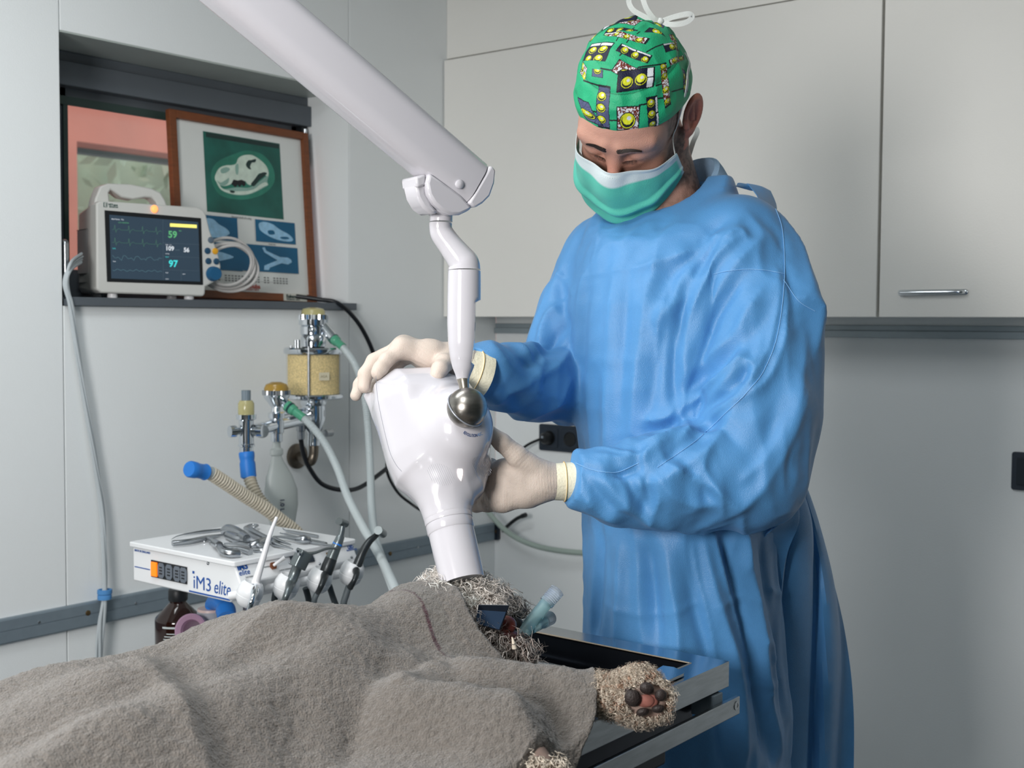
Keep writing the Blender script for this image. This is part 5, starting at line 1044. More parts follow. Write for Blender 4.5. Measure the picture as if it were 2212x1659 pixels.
def dog():
    t = thing('dog', 'curly haired grey and white dog lying sedated under the towel', 'dog', (1.46, 1.0, TZ))
    Dp = 1.60; q = lambda x, y, d=Dp: PD(x, y, d)
    caps = [(a, b, ra*.95, rb*.95) if i_ in (5, 7) else ((a[0], a[1], a[2]-.008), (b[0], b[1], b[2]-.008), ra*.5, rb*.5) for i_, (a, b, ra, rb) in enumerate(DOG)]
    head = [(q(985, 1335, 1.63), q(1030, 1345, 1.60), .046, .040), (q(1030, 1345, 1.61), q(1088, 1345, 1.63), .032, .022), (q(1040, 1390, 1.565), q(1092, 1406, 1.555), .026, .019), ((1.455, 1.10, .958), tuple(q(985, 1335, 1.64)), .048, .046)]
    caps += [(tuple(a), tuple(b), ra, rb) for a, b, ra, rb in head]
    xs = np.concatenate([np.arange(1.26, 1.44, .010), np.arange(1.44, 1.82, .0045)]); ys = np.concatenate([np.arange(.24, .92, .012), np.arange(.92, 1.34, .0045)]); zs = np.arange(.85, 1.06, .0045)
    p = gridpts(xs, ys, zs); f = None
    for a, b, ra, rb in caps:
        g = s_cap(p, a, b, ra, rb); f = g if f is None else smin(f, g, .022)
    # paw: broad end with pad bed
    pc = np.array([1.766, 1.160, .932]); f = smin(f, s_ell(p, pc, (.026, .027, .027)), .012)
    for cx, cy in ((1397, 1487), (1427, 1502), (1421, 1531), (1388, 1538)): f = smin(f, s_ell(p, PD(cx, cy, 1.372), (.0105, .0105, .0095)), .006)
    f = np.maximum(f, np.where(p[..., 0] < 1.715, TZ+.002-p[..., 2], -1.0))
    V, Fq = surf_nets(f, xs, ys, zs)
    C = np.tile(np.array(lin((150, 128, 118))[:3]), (len(V), 1)); me = mesh_np('body', V, Fq); setcol(me, 'skin_col', C)
    bo = mkobj('body', me, mat('dog_skin', attr='skin_col', rough=.7, var=.1, vscale=60), t)
    rng = np.random.RandomState(4); nc = lambda c: np.array(lin(c)[:3])
    # head fur
    hc = q(1010, 1340, 1.62)
    hk = lambda c: ((np.linalg.norm(c-hc, axis=1) < .14) & (c[:, 1] > 1.13)).astype(float)
    P, N = sample(V, Fq, 7000, rng, hk)
    d = (P-CAM); zz = d@_f; px = IW/2+FPX*(d@_r)/zz; py = IH/2-FPX*(d@_u)/zz
    mouth = ((px > 1072) & (py > 1325) & (py < 1385)); ok = ~mouth & (px > 930) & (py < 1432); P, N, px, py = P[ok], N[ok], px[ok], py[ok]
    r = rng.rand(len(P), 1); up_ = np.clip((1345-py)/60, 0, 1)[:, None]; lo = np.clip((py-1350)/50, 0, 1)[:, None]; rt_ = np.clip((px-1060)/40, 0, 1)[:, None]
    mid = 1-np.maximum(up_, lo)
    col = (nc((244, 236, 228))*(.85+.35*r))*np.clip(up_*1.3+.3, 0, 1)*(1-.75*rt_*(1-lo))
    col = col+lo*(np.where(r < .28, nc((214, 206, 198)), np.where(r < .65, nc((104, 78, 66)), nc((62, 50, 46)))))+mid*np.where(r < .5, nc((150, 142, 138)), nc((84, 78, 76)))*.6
    L = (.016+.020*rng.rand(len(P)))*(1+.35*lo[:, 0]); comb = np.outer(lo[:, 0], np.array([.35, .25, -.3]))
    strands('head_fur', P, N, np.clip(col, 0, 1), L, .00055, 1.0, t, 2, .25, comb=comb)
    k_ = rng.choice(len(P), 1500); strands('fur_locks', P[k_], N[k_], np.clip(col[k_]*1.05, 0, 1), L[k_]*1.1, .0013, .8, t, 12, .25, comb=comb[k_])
    jc = q(1066, 1398, 1.55); P2, N2 = sample(V, Fq, 3200, rng, lambda c: (np.linalg.norm(c-jc, axis=1) < .05).astype(float)+1e-9)
    d = (P2-CAM); zz = d@_f; px2 = IW/2+FPX*(d@_r)/zz; py2 = IH/2-FPX*(d@_u)/zz; ok = (py2 > 1378) & (py2 < 1436) & (px2 > 1000); P2, N2 = P2[ok], N2[ok]; r2 = rng.rand(len(P2), 1)
    c2 = np.where(r2 < .3, nc((216, 206, 198)), np.where(r2 < .7, nc((112, 84, 72)), nc((66, 54, 50)))); strands('jaw_fur', P2, N2, c2, .012+.016*rng.rand(len(P2)), .0008, .7, t, 22, .35, comb=np.tile(np.array([.5, .35, -.35]), (len(P2), 1)))
    # paw fur
    pk = lambda c: ((np.linalg.norm(c-pc, axis=1) < .085) & (c[:, 0] > 1.68) & (c[:, 1] > 1.08)).astype(float)
    P, N = sample(V, Fq, 6000, rng, pk)
    d = (P-CAM); zz = d@_f; px = IW/2+FPX*(d@_r)/zz; py = IH/2-FPX*(d@_u)/zz
    pads = ((np.hypot((px-1398)/42, (py-1512)/36) < 1) & (N@nrm(CAM-pc) > .25)); ok = ~pads & (px > 1284); P, N, px, py = P[ok], N[ok], px[ok], py[ok]
    r = rng.rand(len(P), 1); lowm = np.clip((py-1510)/40, 0, 1)[:, None]
    col = nc((240, 226, 208))*(.75+.4*r); col = np.where(r > .85, nc((200, 164, 140)), col); col = col*(1-.25*lowm)
    strands('paw_fur', P, N, col, .007+.009*rng.rand(len(P)), .0005, 1.5, t, 3, .1)
    k_ = rng.choice(len(P), 700); strands('fur_locks', P[k_], N[k_], col[k_], .008+.008*rng.rand(700), .0012, 1.3, t, 13, .1)
    # pads
    padm = mat('dark_paw_pad', (50, 42, 40), .55, var=.2, vscale=150, bump=.0012, bscale=420); toc = nrm(CAM-pc); ri = nrm(np.cross(_u, toc)*-1); PF = Frame(pc, _r, _u, toc)
    k = 1.375/FPX; surf_d = .020
    bvd = bvh_of(V, Fq)
    def pad(cx, cy, rx, ry, lift, ang=0):
        d_ = ray(cx, cy); hit = bvd.ray_cast(Vector(CAM), Vector(d_/np.linalg.norm(d_))); c0 = np.array(hit[0]) if hit[0] is not None else PD(cx, cy, 1.365)
        ca, sa = math.cos(ang), math.sin(ang); MB().ball((0, 0, 0), (rx*k, ry*k, .007), 20, 12, Frame(c0+toc*(lift+.0035), _r*ca+_u*sa, -_r*sa+_u*ca, toc)).build('paw_pad', padm, t)
    pad(1367, 1508, 18, 19, .001, .6); pad(1397, 1487, 16, 13, .003, -.3); pad(1427, 1502, 13, 13, .003, 0); pad(1421, 1531, 14, 9, .001, .1); pad(1388, 1538, 14, 9, .001, .2); pad(1358, 1493, 9, 9, .0, 0)
    for cx, cy, rx, ry in ((1394, 1514, 20, 14), (1408, 1514, 14, 14)):
        d_ = ray(cx, cy); hit = bvd.ray_cast(Vector(CAM), Vector(d_/np.linalg.norm(d_))); c0 = np.array(hit[0]) if hit[0] is not None else PD(cx, cy, 1.37)
        MB().ball((0, 0, 0), (rx*k, ry*k, .003), 20, 10, Frame(c0, _r, _u, toc)).build('pad_skin', mat('pink_paw_skin', (150, 96, 86), .55, var=.15, vscale=120), t)
    # other fore paw below the hem
    P, N = sample(V, Fq, 1000, rng, lambda c: ((c[:, 0] > 1.715) & (c[:, 1] < 1.05) & (c[:, 1] > .9)).astype(float)+1e-9)
    d = (P-CAM); zz = d@_f; py = IH/2-FPX*(d@_u)/zz; ok = py > 1640; P, N = P[ok], N[ok]
    strands('paw_fur', P, N, nc((226, 214, 198))*(.7+.4*rng.rand(len(P), 1)), .012+.012*rng.rand(len(P)), .0012, 1.2, t, 6, .4)
    # mouth: gum, tongue, tooth, nose
    MB().ball((0, 0, 0), (.013, .012, .010), 18, 12, Frame(q(1094, 1350, 1.552), _r, _u, -_f)).build('gum', mat('wet_gum', (98, 46, 40), .3, var=.25, vscale=120, coat=.4), t)
    MB().ball((0, 0, 0), (.016, .009, .014), 18, 12, Frame(q(1096, 1374, 1.552), _r, _u, -_f)).build('tongue', mat('dark_red_tongue', (66, 34, 33), .35, var=.2, vscale=90, coat=.4), t)
    MB().tube(spline([q(1111, 1400, 1.520), q(1109, 1387, 1.518), q(1106, 1376, 1.517)], 5), np.linspace(.0036, .0006, 11), 10).build('canine_tooth', mat('ivory_tooth', (226, 214, 196), .3), t)
    MB().ball((0, 0, 0), (.011, .010, .010), 16, 10, Frame(q(1112, 1348, 1.60), _r, _u, -_f)).build('nose', mat('dark_dog_nose', (60, 56, 56), .4, var=.2, vscale=160), t)
    # long whiskers
    for pts in ([(1098, 1308), (1108, 1308), (1118, 1311), (1126, 1318)], [(1090, 1305), (1091, 1300)]): MB().tube(spline([q(x, y, 1.535) for x, y in pts], 6), .0003, 4).build('whisker', M_black, t)
dog()
# ------------------------------------------------------------------ imaging plate and breathing tube
pl = [PD(1034, 1305.5, 1.548), PD(1100, 1306.5, 1.530), PD(1080, 1362, 1.522), PD(1025, 1348, 1.540)]
def plate():
    t = thing('imaging_plate', 'thin black dental imaging plate held in the dog mouth', 'imaging plate', pl[3]); n = nrm(np.cross(pl[1]-pl[0], pl[3]-pl[0]))
    if np.dot(n, CAM-pl[0]) < 0: n = -n
    m = MB(); m.add(np.array(pl+[p-n*.0016 for p in pl]), [(0, 1, 2, 3), (7, 6, 5, 4), (0, 4, 5, 1), (1, 5, 6, 2), (2, 6, 7, 3), (3, 7, 4, 0)]); m.build('plate_sheet', mat('glossy_black_film', (16, 20, 28), .10, var=.05, coat=.3), t, smooth=0, bevel=.0005)
    a, b, c, d = [np.array(p)+n*.0003 for p in pl]; L = lambda u, v: (a*(1-u)+b*u)*(1-v)+(d*(1-u)+c*u)*v
    m = MB(); m.add([L(.02, .28), L(.98, .28), L(.96, .97), L(.02, .97)], [(0, 1, 2, 3)]); m.build('plate_face', mat('blue_black_film', (34, 48, 66), .12, var=.1), t, smooth=0)
plate()
def ettube():
    mt = mat('clear_blue_plastic', (190, 228, 234), .2, trans=.7, var=.04, ior=1.2); mr = mat('clear_ribbed_plastic', (216, 228, 240), .15, trans=.7, var=.03, ior=1.2)
    t = thing('tube_connector', 'clear blue Y breathing tube connector beside the dog muzzle', 'tube connector', PD(1118, 1385, 1.60))
    A = [PD(1112, 1388, 1.590), PD(1122, 1376, 1.595), PD(1142, 1352, 1.60), PD(1165, 1322, 1.61), PD(1185, 1296, 1.615)]
    MB().tube(spline(A[:2]+[A[1]*.5+A[2]*.5], 4), [.0085]*9, 18).build('clear_end', mr, t)
    MB().tube(spline(A[1:], 5), [.0098]*5+[.0090]*6+[.0086]*5, 18).build('long_arm', mt, t)
    def rib(a, b, r, nm):
        s = np.linspace(0, 1, 60); L = np.linalg.norm(b-a); MB().tube(np.array([a+(b-a)*x for x in s]), r*(1+.035*np.sin(s*2*math.pi*9))*np.where(s > .93, np.sqrt(np.maximum(0.02, 1-((s-.93)/.075)**2)), 1), 20).build(nm, mr, t)
    rib(PD(1180, 1303, 1.614), PD(1206, 1273, 1.622), .0100, 'ribbed_cuff')
    MB().tube([PD(1148, 1356, 1.60), PD(1165, 1346, 1.615), PD(1176, 1341, 1.625)], [.0080, .0086, .0086], 18).build('short_arm', mt, t); rib(PD(1172, 1343, 1.622), PD(1190, 1334, 1.64), .0092, 'ribbed_cuff')
ettube()
# ================================================================== the man
PT = thing('person', 'man in blue surgical gown, patterned green cap, green mask and gloves holding the x-ray head', 'person', (1.53, 1.66, 0))
HS = 1.031; HP = np.array([1.465, 1.598, 1.672]); hy, hp_, hr = math.radians(7.2), math.radians(54.0), math.radians(-16.0)
def head_axes(yaw, pitch, roll):
    f = np.array([math.sin(yaw), -math.cos(yaw), 0]); x = np.array([math.cos(yaw), math.sin(yaw), 0]); z = np.array([0, 0, 1.0])
    f2 = f*math.cos(pitch)-z*math.sin(pitch); z2 = f*math.sin(pitch)+z*math.cos(pitch)
    return np.array([x*math.cos(roll)+z2*math.sin(roll), f2, -x*math.sin(roll)+z2*math.cos(roll)])
HR = head_axes(hy, hp_, hr)
def hw(p): return HP+HS*(np.asarray(p, float) @ HR)            # head local (x: his left, y: forward, z: up) -> world
def hl(p): return ((np.asarray(p)-HP)/HS) @ HR.T
SHL, SHR = np.array([1.640, 1.668, 1.478]), np.array([1.343, 1.672, 1.470])
ELL, WRL = PD(1618, 1010, 1.745), PD(1222, 1038, 1.690)
ELR, WRR = PD(1215, 836, 1.925), PD(1003, 800, 1.735)
def rgrid(*segs):
    out = []
    for a, b, h in segs: out.append(np.arange(a, b-1e-6, h))
    return np.unique(np.concatenate(out).round(5))
def body():
    xs = rgrid((1.10, 1.36, .014), (1.36, 1.585, .0027), (1.585, 1.93, .014)); ys = rgrid((1.20, 1.47, .014), (1.47, 1.76, .0027), (1.76, 1.96, .014)); zs = rgrid((-.03, 1.46, .016), (1.46, 1.81, .0027), (1.81, 1.85, .01))
    p = gridpts(xs, ys, zs)
    f = s_cap(p, (1.495, 1.66, 1.36), (1.505, 1.66, 1.18), .105, .105)
    f = smin(f, s_ell(p, (1.49, 1.67, 1.42), (.165, .085, .10)), .05)
    f = smin(f, s_ell(p, (1.53, 1.660, .95), (.105, .105, .16)), .08)
    for a, b, ra, rb in ((SHL-np.array([.015, 0, .012]), ELL, .038, .036), (ELL, WRL+(WRL-ELL)*.10, .040, .018), (SHR, ELR, .045, .036), (ELR, WRR, .036, .016), ((1.475, 1.67, .92), (1.465, 1.69, .50), .062, .050), ((1.455, 1.69, .50), (1.455, 1.71, .06), .056, .045), ((1.585, 1.67, .92), (1.595, 1.69, .50), .062, .050), ((1.61, 1.69, .50), (1.61, 1.71, .06), .056, .045),
                         ((1.455, 1.71, .035), (1.445, 1.56, .030), .045, .035), ((1.61, 1.71, .035), (1.62, 1.56, .030), .045, .035)):
        f = smin(f, s_cap(p, a, b, ra, rb), .03)
    nk0 = np.array([1.487, 1.700, 1.475]); nk1 = hw((0, -.045, -.055)); f = smin(f, s_cap(p, nk0, nk1, .062, .055), .03)
    f = np.maximum(f, -p[..., 2])
    # head, evaluated in its own fine block
    ix = (xs > 1.35) & (xs < 1.60); iy = (ys > 1.46) & (ys < 1.78); iz = zs > 1.46
    sub = np.ix_(ix, iy, iz); q = (hl(p[sub])).astype(np.float32)
    g = s_ell(q, (0, -.012, .030), (.0745, .0965, .088))
    g = smin(g, s_ell(q, (0, .020, -.035), (.060, .070, .075)), .03)
    g = smin(g, s_ell(q, (0, .060, .020), (.058, .036, .045)), .03)                    # forehead
    for s in (-1, 1):
        g = smin(g, s_cap(q, (s*.062, -.005, -.055), (s*.024, .068, -.108), .018, .016), .03)   # jaw
        g = smin(g, s_ell(q, (s*.044, .058, -.030), (.018, .018, .016)), .02)           # cheekbone
        g = smin(g, s_cap(q, (s*.012, .093, .029), (s*.050, .076, .029), .0095, .0085), .010)   # brow ridge
        g = smax(g, -s_ell(q, (s*.031, .102, .007), (.021, .017, .0135)), .008)        # socket
        g = smin(g, s_ell(q, (s*.031, .0785, .008), (.0155, .0135, .0120)), .004)       # closed lid
    g = smin(g, s_ell(q, (0, .066, -.108), (.026, .024, .022)), .025)                   # chin
    g = smin(g, s_cap(q, (0, .092, .012), (0, .117, -.030), .0075, .0105), .012)        # nose
    g = smin(g, s_ell(q, (0, .106, -.036), (.0165, .013, .0105)), .006)
    g = smin(g, s_cap(q, (-.018, .088, -.070), (.018, .088, -.070), .008, .008), .012)  # lips
    for s in (-1, 1):                                                                   # ears
        ct, st = math.cos(.35), math.sin(.35); R = np.array([[ct, st*s*0+.0, 0], [0, 1, 0], [0, 0, 1]]); tl = math.radians(12)
        ax = np.array([[math.cos(.45), -s*math.sin(.45), 0], [s*math.sin(.45), math.cos(.45), 0], [0, 0, 1]])
        ax = np.array([[math.cos(.5), s*math.sin(.5), 0], [-s*math.sin(.5), math.cos(.5)*math.cos(tl), math.sin(tl)], [0, -math.sin(tl), math.cos(tl)]])
        e = s_ell(q, (s*.086, -.024, -.010), (.0075, .0205, .0340), ax)
        e = smin(e, s_ell(q, (s*.081, -.013, -.036), (.0065, .010, .012), ax), .006)
        e = smax(e, -s_ell(q, (s*.0925, -.0195, -.007), (.0100, .0150, .0255), ax), .0015)
        e = smin(e, s_cap(q, (s*.0855, -.026, .010), (s*.086, -.020, -.018), .0030, .0034), .003)
        e = smin(e, s_cap(q, (s*.079, -.006, -.012), (s*.080, -.005, -.022), .004, .004), .004)
        g = smin(g, e, .006)
    f[sub] = smin(f[sub], g*HS, .02)
    V, Fq = surf_nets(f, xs, ys, zs)
    # colours: skin, stubble, scrub trousers, hair at the temple
    L = hl(V); nc = lambda c: np.array(lin(c)[:3]); C = np.tile(nc((196, 148, 130)), (len(V), 1)); n1 = vnoise(V*240, 2)[:, None]; n2 = vnoise(V*50, 6)[:, None]
    C = C*(1+.05*n2); ax = np.abs(L[:, 0])
    red = np.exp(-((L[:, 1]-.105)/.03)**2-((L[:, 2]+.02)/.035)**2-(L[:, 0]/.05)**2)[:, None]; C = C*(1-.35*red)+nc((205, 130, 114))*.35*red
    ear = ((ax > .078) & (L[:, 2] > -.055) & (L[:, 2] < .04) & (L[:, 1] < .01))[:, None]; C = np.where(ear, nc((206, 132, 112))*(1+.06*n2), C)
    sm_ = lambda v, a, b: np.clip((v-a)/(b-a), 0, 1)
    beard = sm_(-L[:, 2], .005, .03)*sm_(ax+.35*np.maximum(-L[:, 2]-.06, 0), .048, .058)*sm_(L[:, 1], -.012, .0)*sm_(.045-L[:, 1], -.03, .0)
    beard = np.maximum(beard, sm_(-L[:, 2], .075, .10)*sm_(L[:, 1], .0, .02))
    beard = np.maximum(beard, sm_(L[:, 2], -.02, .0)*sm_(ax, .058, .066)*sm_(L[:, 1], -.005, .005)*sm_(.042-L[:, 1], -.006, .004)*(L[:, 2] < .06))
    beard = (beard*(1-ear[:, 0]*1.0))[:, None]; bc = np.where(n1 > .1, nc((66, 54, 48)), nc((118, 96, 86))); C = C*(1-.8*beard)+bc*.8*beard
    far = V[:, 2] < 1.40; C[far] = nc((70, 96, 132))
    me = mesh_np('body', V, Fq); setcol(me, 'skin_col', C)
    o = mkobj('body', me, mat('skin', attr='skin_col', rough=.5, var=.03, vscale=60, bump=.0008, bscale=900, sss=.12), PT)
    return V, Fq
BV_, BF_ = body()
HEADBV = bvh_of(BV_, BF_[np.isin(BF_[:, 0], np.where(BV_[:, 2] > 1.45)[0])])
def hcast(p, dirn=None):
    """head-surface point under local point p (cast towards the head centre)"""
    w = hw(p); c = hw((0, -.01, 0)); d = nrm(c-w); h = HEADBV.ray_cast(Vector(w), Vector(d)); return (np.array(h[0]), np.array(h[1])) if h[0] is not None else (w, -d)
# eyebrows and lashes
def brows():
    rng = np.random.RandomState(8); hm = mat('dark_brown_hair', (46, 36, 32), .6, var=.1)
    for s in (-1, 1):
        m = MB()
        for i in range(420):
            t = rng.rand(); x = .010+.046*t; z = .022+.006*math.sin(t*2.6)-.003*t+(rng.rand()-.5)*.0095*(1-.5*t); a, n = hcast((s*x, .14, z+.017)); b, n2 = hcast((s*(x+.006), .14, z+.017+.003*(1-1.6*t))); m.tube([a+n*.0002, (a+b)/2+n*.0014, b+n*.0010], [.00045, .0004, .0001], 3)
        m.build('eyebrow', hm, PT, fix=False)
        m = MB()
        for i in range(26):
            t = i/25; x = .017+.030*t; a, n = hcast((s*x, .14, .003-.0035*math.sin(t*3.14))); d = nrm(n*.6+HR[2]*-.9+HR[0]*s*(t-.4)*.5); m.tube([a, a+d*.003+n*.001, a+d*.0055+n*.002], [.0003, .0002, .0001], 3)
        m.build('eyelashes', hm, PT, fix=False)
brows()
# ------------------------------------------------------------------ cap
CC, CR = np.array([0, -.014, .030]), np.array([.0855, .1085, .1015])
def cap_pt(th, v, off=0.0):
    """th: 0 front, + his left; v: 0 rim, 1 crown"""
    el0 = np.interp(np.abs(th), [0, .6, 1.2, 1.6, 2.2, 3.15], [.225, .20, .10, .00, -.18, -.36]); el = el0+(math.pi/2-el0)*v
    d = np.stack([np.sin(th)*np.cos(el), np.cos(th)*np.cos(el), np.sin(el)], -1)
    puff = 1+.035*np.exp(-((el-.85)/.35)**2)-.02*np.exp(-((v-.42)/.035)**2)-.025*np.exp(-(v/.05)**2)
    return CC+d*CR*(puff+off)[..., None] if hasattr(puff, 'shape') and np.ndim(puff) else CC+d*CR*(puff+off)
def cap():
    nt, nv_ = 620, 190; th = np.linspace(-math.pi, math.pi, nt, endpoint=False); v = np.linspace(0, 1, nv_)**.95
    TH, VV_ = np.meshgrid(th, v, indexing='xy'); P = cap_pt(TH, VV_)
    W = hw(P.reshape(-1, 3)); 
    # cloth ripple
    N = W-hw(CC); N /= np.linalg.norm(N, axis=1, keepdims=True)
    W = W+N*((vnoise(W*70, 3)*.0016+vnoise(W*32, 7)*.0026-np.abs(vnoise(W*45, 17))*.0022)*np.clip(VV_.ravel()*6, .25, 1)*np.clip((1.02-VV_.ravel())*8, 0, 1))[:, None]
    i, j = np.meshgrid(np.arange(nv_-1), np.arange(nt), indexing='ij'); i = i.ravel(); j = j.ravel()
    F = np.stack([i*nt+j, i*nt+(j+1) % nt, (i+1)*nt+(j+1) % nt, (i+1)*nt+j], 1)
    # ---- print: every block is given by three corners on the cloth (angle, height)
    bvc = bvh_of(W, F)
    AXC = nrm((.10, .72, .68)); AX1 = nrm(np.cross((0, 0, 1), AXC)); AX2 = np.cross(AXC, AX1)
    def chart(w, sg=1.0):
        d = (hl(w)-CC)/CR; d /= np.linalg.norm(d, axis=1, keepdims=True); d = d*np.array([sg, sg, 1.0]); c = np.clip(d@AXC, -1, 1); an = np.arccos(c); r_ = np.maximum(np.sin(an), 1e-6); return np.stack([an*(d@AX1)/r_, an*(d@AX2)/r_], 1)
    def uv(px, py):
        d = ray(px, py); h = bvc.ray_cast(Vector(CAM), Vector(d/np.linalg.norm(d)))
        if h[0] is None: h = bvc.find_nearest(Vector(PD(px, py, 1.80)))
        return chart(np.array(h[0])[None])[0]
    nc = lambda c: np.array(lin(c)[:3]); GREEN, NAVY, YEL, WHT, BRN, GRY, BLK = [nc(c) for c in ((34, 168, 118), (20, 24, 52), (214, 218, 40), (226, 230, 236), (112, 44, 32), (104, 112, 150), (12, 18, 26))]
    U0 = chart(W); U1 = chart(W, -1.0); frontside = (np.linalg.norm(U0, axis=1) < np.linalg.norm(U1, axis=1)+.35)[:, None]; U = np.where(frontside, U0, U1); C = np.tile(GREEN, (len(U), 1))*(1+.05*vnoise(W*60, 1)[:, None])
    crk = np.abs(vnoise(W*330, 5)+.6*vnoise(W*600, 9)); hat = np.sin(U[:, 0]*330+U[:, 1]*330)
    def affine(c0, cx, cy):
        M = np.stack([cx-c0, cy-c0], 1)
        try: return np.linalg.inv(M)
        except Exception: return None
    def block(kind, q, dots, shift=0.0):
        c0, cx, cy = [np.array(x)+np.array([shift, 0]) for x in q[:3]]; M = affine(c0, cx, cy)
        if M is None: return
        dU = U-c0; ab = dU @ M.T; a, b = ab[:, 0], ab[:, 1]
        o = (a > -.05) & (a < 1.05) & (b > -.05) & (b < 1.05); ins = (a > 0) & (a < 1) & (b > 0) & (b < 1)
        C[o] = BLK
        if kind == 'navy': C[ins] = NAVY
        elif kind == 'navyw':
            C[ins] = NAVY; w_ = ins & (b < .17) & (np.abs(a-.52) > .02); C[w_] = WHT
        elif kind == 'navyr':
            C[ins] = NAVY; w_ = ins & (a > .82) & (np.abs(b-.5) > .03); C[w_] = WHT
        elif kind == 'brown': C[ins] = np.where(crk[ins][:, None] < .34, BRN, WHT*.9)
        elif kind == 'grey': C[ins] = np.where(hat[ins][:, None] > -.1, GRY, NAVY*1.6)
        # dots: (a, b, radius as fraction of the block height/width)
        c_w = 1.0; ar = q[3]                                                 # aspect width/height
        for da, db, r in dots:
            rr = np.hypot((a-da)*ar, b-db)/r; k = rr < 1.22; C[k & o] = BLK; k = rr < 1.08; C[k & o] = YEL*.9; k = rr < .93; C[k & o] = BLK; cr_ = np.hypot((a-da)*ar+.0, b-db+.22*r)/(r*.78); C[(cr_ < 1) & o & (rr < 1.0)] = YEL; hl_ = np.hypot((a-da-.2*r/ar)*ar, b-db+.35*r)/(r*.32); C[(hl_ < 1) & o] = WHT*.9
    def line(p, q_, shift=0.0):
        a = uv(*p); b = uv(*q_)
        if a is None or b is None: return
        a = a+np.array([shift, 0]); b = b+np.array([shift, 0]); sc = np.array([.10, .10]); ab = (b-a)*sc; dU = U-a; d = dU*sc; t = np.clip((d@ab)/(ab@ab), 0, 1); C[np.linalg.norm(d-t[:, None]*ab, axis=1) < .0011] = BLK
    K = lambda x, y: (1210+x*.1869, 0+y*.1869)
    blocks = [('navyw', (330, 480), (615, 500), (215, 680), [(.30, .45, .19), (.75, .42, .20), (.28, .95, .17), (.72, .92, .18)]), ('brown', (160, 690), (310, 790), (140, 800), [(.2, .4, .35), (.75, .9, .4)]), ('grey', (375, 800), (490, 815), (370, 880), [(.5, .1, .45)]),
              ('navyw', (720, 510), (1050, 640), (660, 590), [(.18, .55, .36), (.55, .6, .36), (.9, .7, .34)]), ('brown', (520, 350), (1010, 440), (470, 400), [(.12, .55, .40), (.38, .55, .38), (.62, .6, .38), (.88, .6, .40)]), ('grey', (920, 235), (1300, 350), (860, 270), [(.22, .55, .38), (.58, .75, .42), (.85, .5, .38)]),
              ('brown', (690, 690), (900, 800), (600, 820), [(.62, .85, .42)]), ('navyr', (690, 830), (1080, 780), (670, 1060), [(.24, .60, .27), (.64, .55, .27)]), ('grey', (450, 1000), (575, 1020), (440, 1450), [(.36, .22, .095), (.36, .50, .095), (.36, .80, .095)]),
              ('grey', (205, 1130), (325, 1190), (215, 1440), [(.40, .62, .19)]), ('brown', (665, 1245), (915, 1235), (665, 1500), [(.48, .60, .32)]), ('navyr', (1000, 1145), (1120, 1120), (990, 1500), [(.36, .15, .11), (.36, .50, .11), (.36, .85, .10)]),
              ('navyw', (1195, 510), (1400, 480), (1230, 600), [(.42, .55, .32), (.80, .5, .28)]), ('brown', (1270, 690), (1420, 640), (1280, 755), [(.25, .5, .4), (.8, .5, .4)]), ('brown', (1160, 760), (1225, 740), (1215, 1230), [(.4, .05, .07), (.55, .28, .07), (.45, .62, .07), (.5, .92, .07)]),
              ('grey', (1410, 800), (1520, 780), (1430, 1060), [(.35, .3, .12), (.75, .55, .12), (.35, .8, .12)]), ('brown', (650, 270), (790, 240), (630, 310), [(.5, .5, .5)])]
    done = []
    lines = [((650, 470), (690, 400)), ((1000, 600), (1190, 510)), ((890, 390), (1000, 310)), ((270, 930), (450, 990)), ((320, 1270), (440, 1300)), ((580, 1390), (665, 1395)), ((915, 1215), (1000, 1200)), ((1120, 1140), (1210, 1130)), ((1110, 990), (1200, 960)), ((1290, 1060), (1430, 1020)), ((1230, 800), (1280, 770)), ((470, 790), (680, 830)), ((900, 780), (1160, 745)), ((770, 490), (800, 450)), ((690, 640), (720, 610)), ((560, 350), (600, 300))]
    for sh in (0.0,):
        for a, b in lines: line(K(*a), K(*b), sh) if sh in (0.0,) else None
        for kd, a, b, c, dots in blocks:
            qa, qb, qc = uv(*K(*a)), uv(*K(*b)), uv(*K(*c))
            if qa is None or qb is None or qc is None: continue
            ar = math.hypot(b[0]-a[0], b[1]-a[1])/max(math.hypot(c[0]-a[0], c[1]-a[1]), 1)
            if sh != 0 and (abs(((qa[0]+sh+math.pi) % (2*math.pi))-math.pi-.5) < 1.35 or qa[1] > .8): continue
            block(kd, (qa, qb, qc, ar), dots, sh)
    seam = np.exp(-((VV_.ravel()-.42)/.004)**2)[:, None]; C = C*(1-.6*seam)
    me = mesh_np('surgical_cap', W, F); setcol(me, 'print_col', np.clip(C, 0, 1))
    o = mkobj('surgical_cap', me, mat('wax_print_cotton', attr='print_col', rough=.55, var=.03, vscale=40, bump=.0006, bscale=500), PT); o['label'] = 'green cotton cap printed with navy blocks and yellow dots'
    sd = o.modifiers.new('thickness', 'SOLIDIFY'); sd.thickness = .0012; sd.offset = -1
    return bvc
CAPBV = cap()
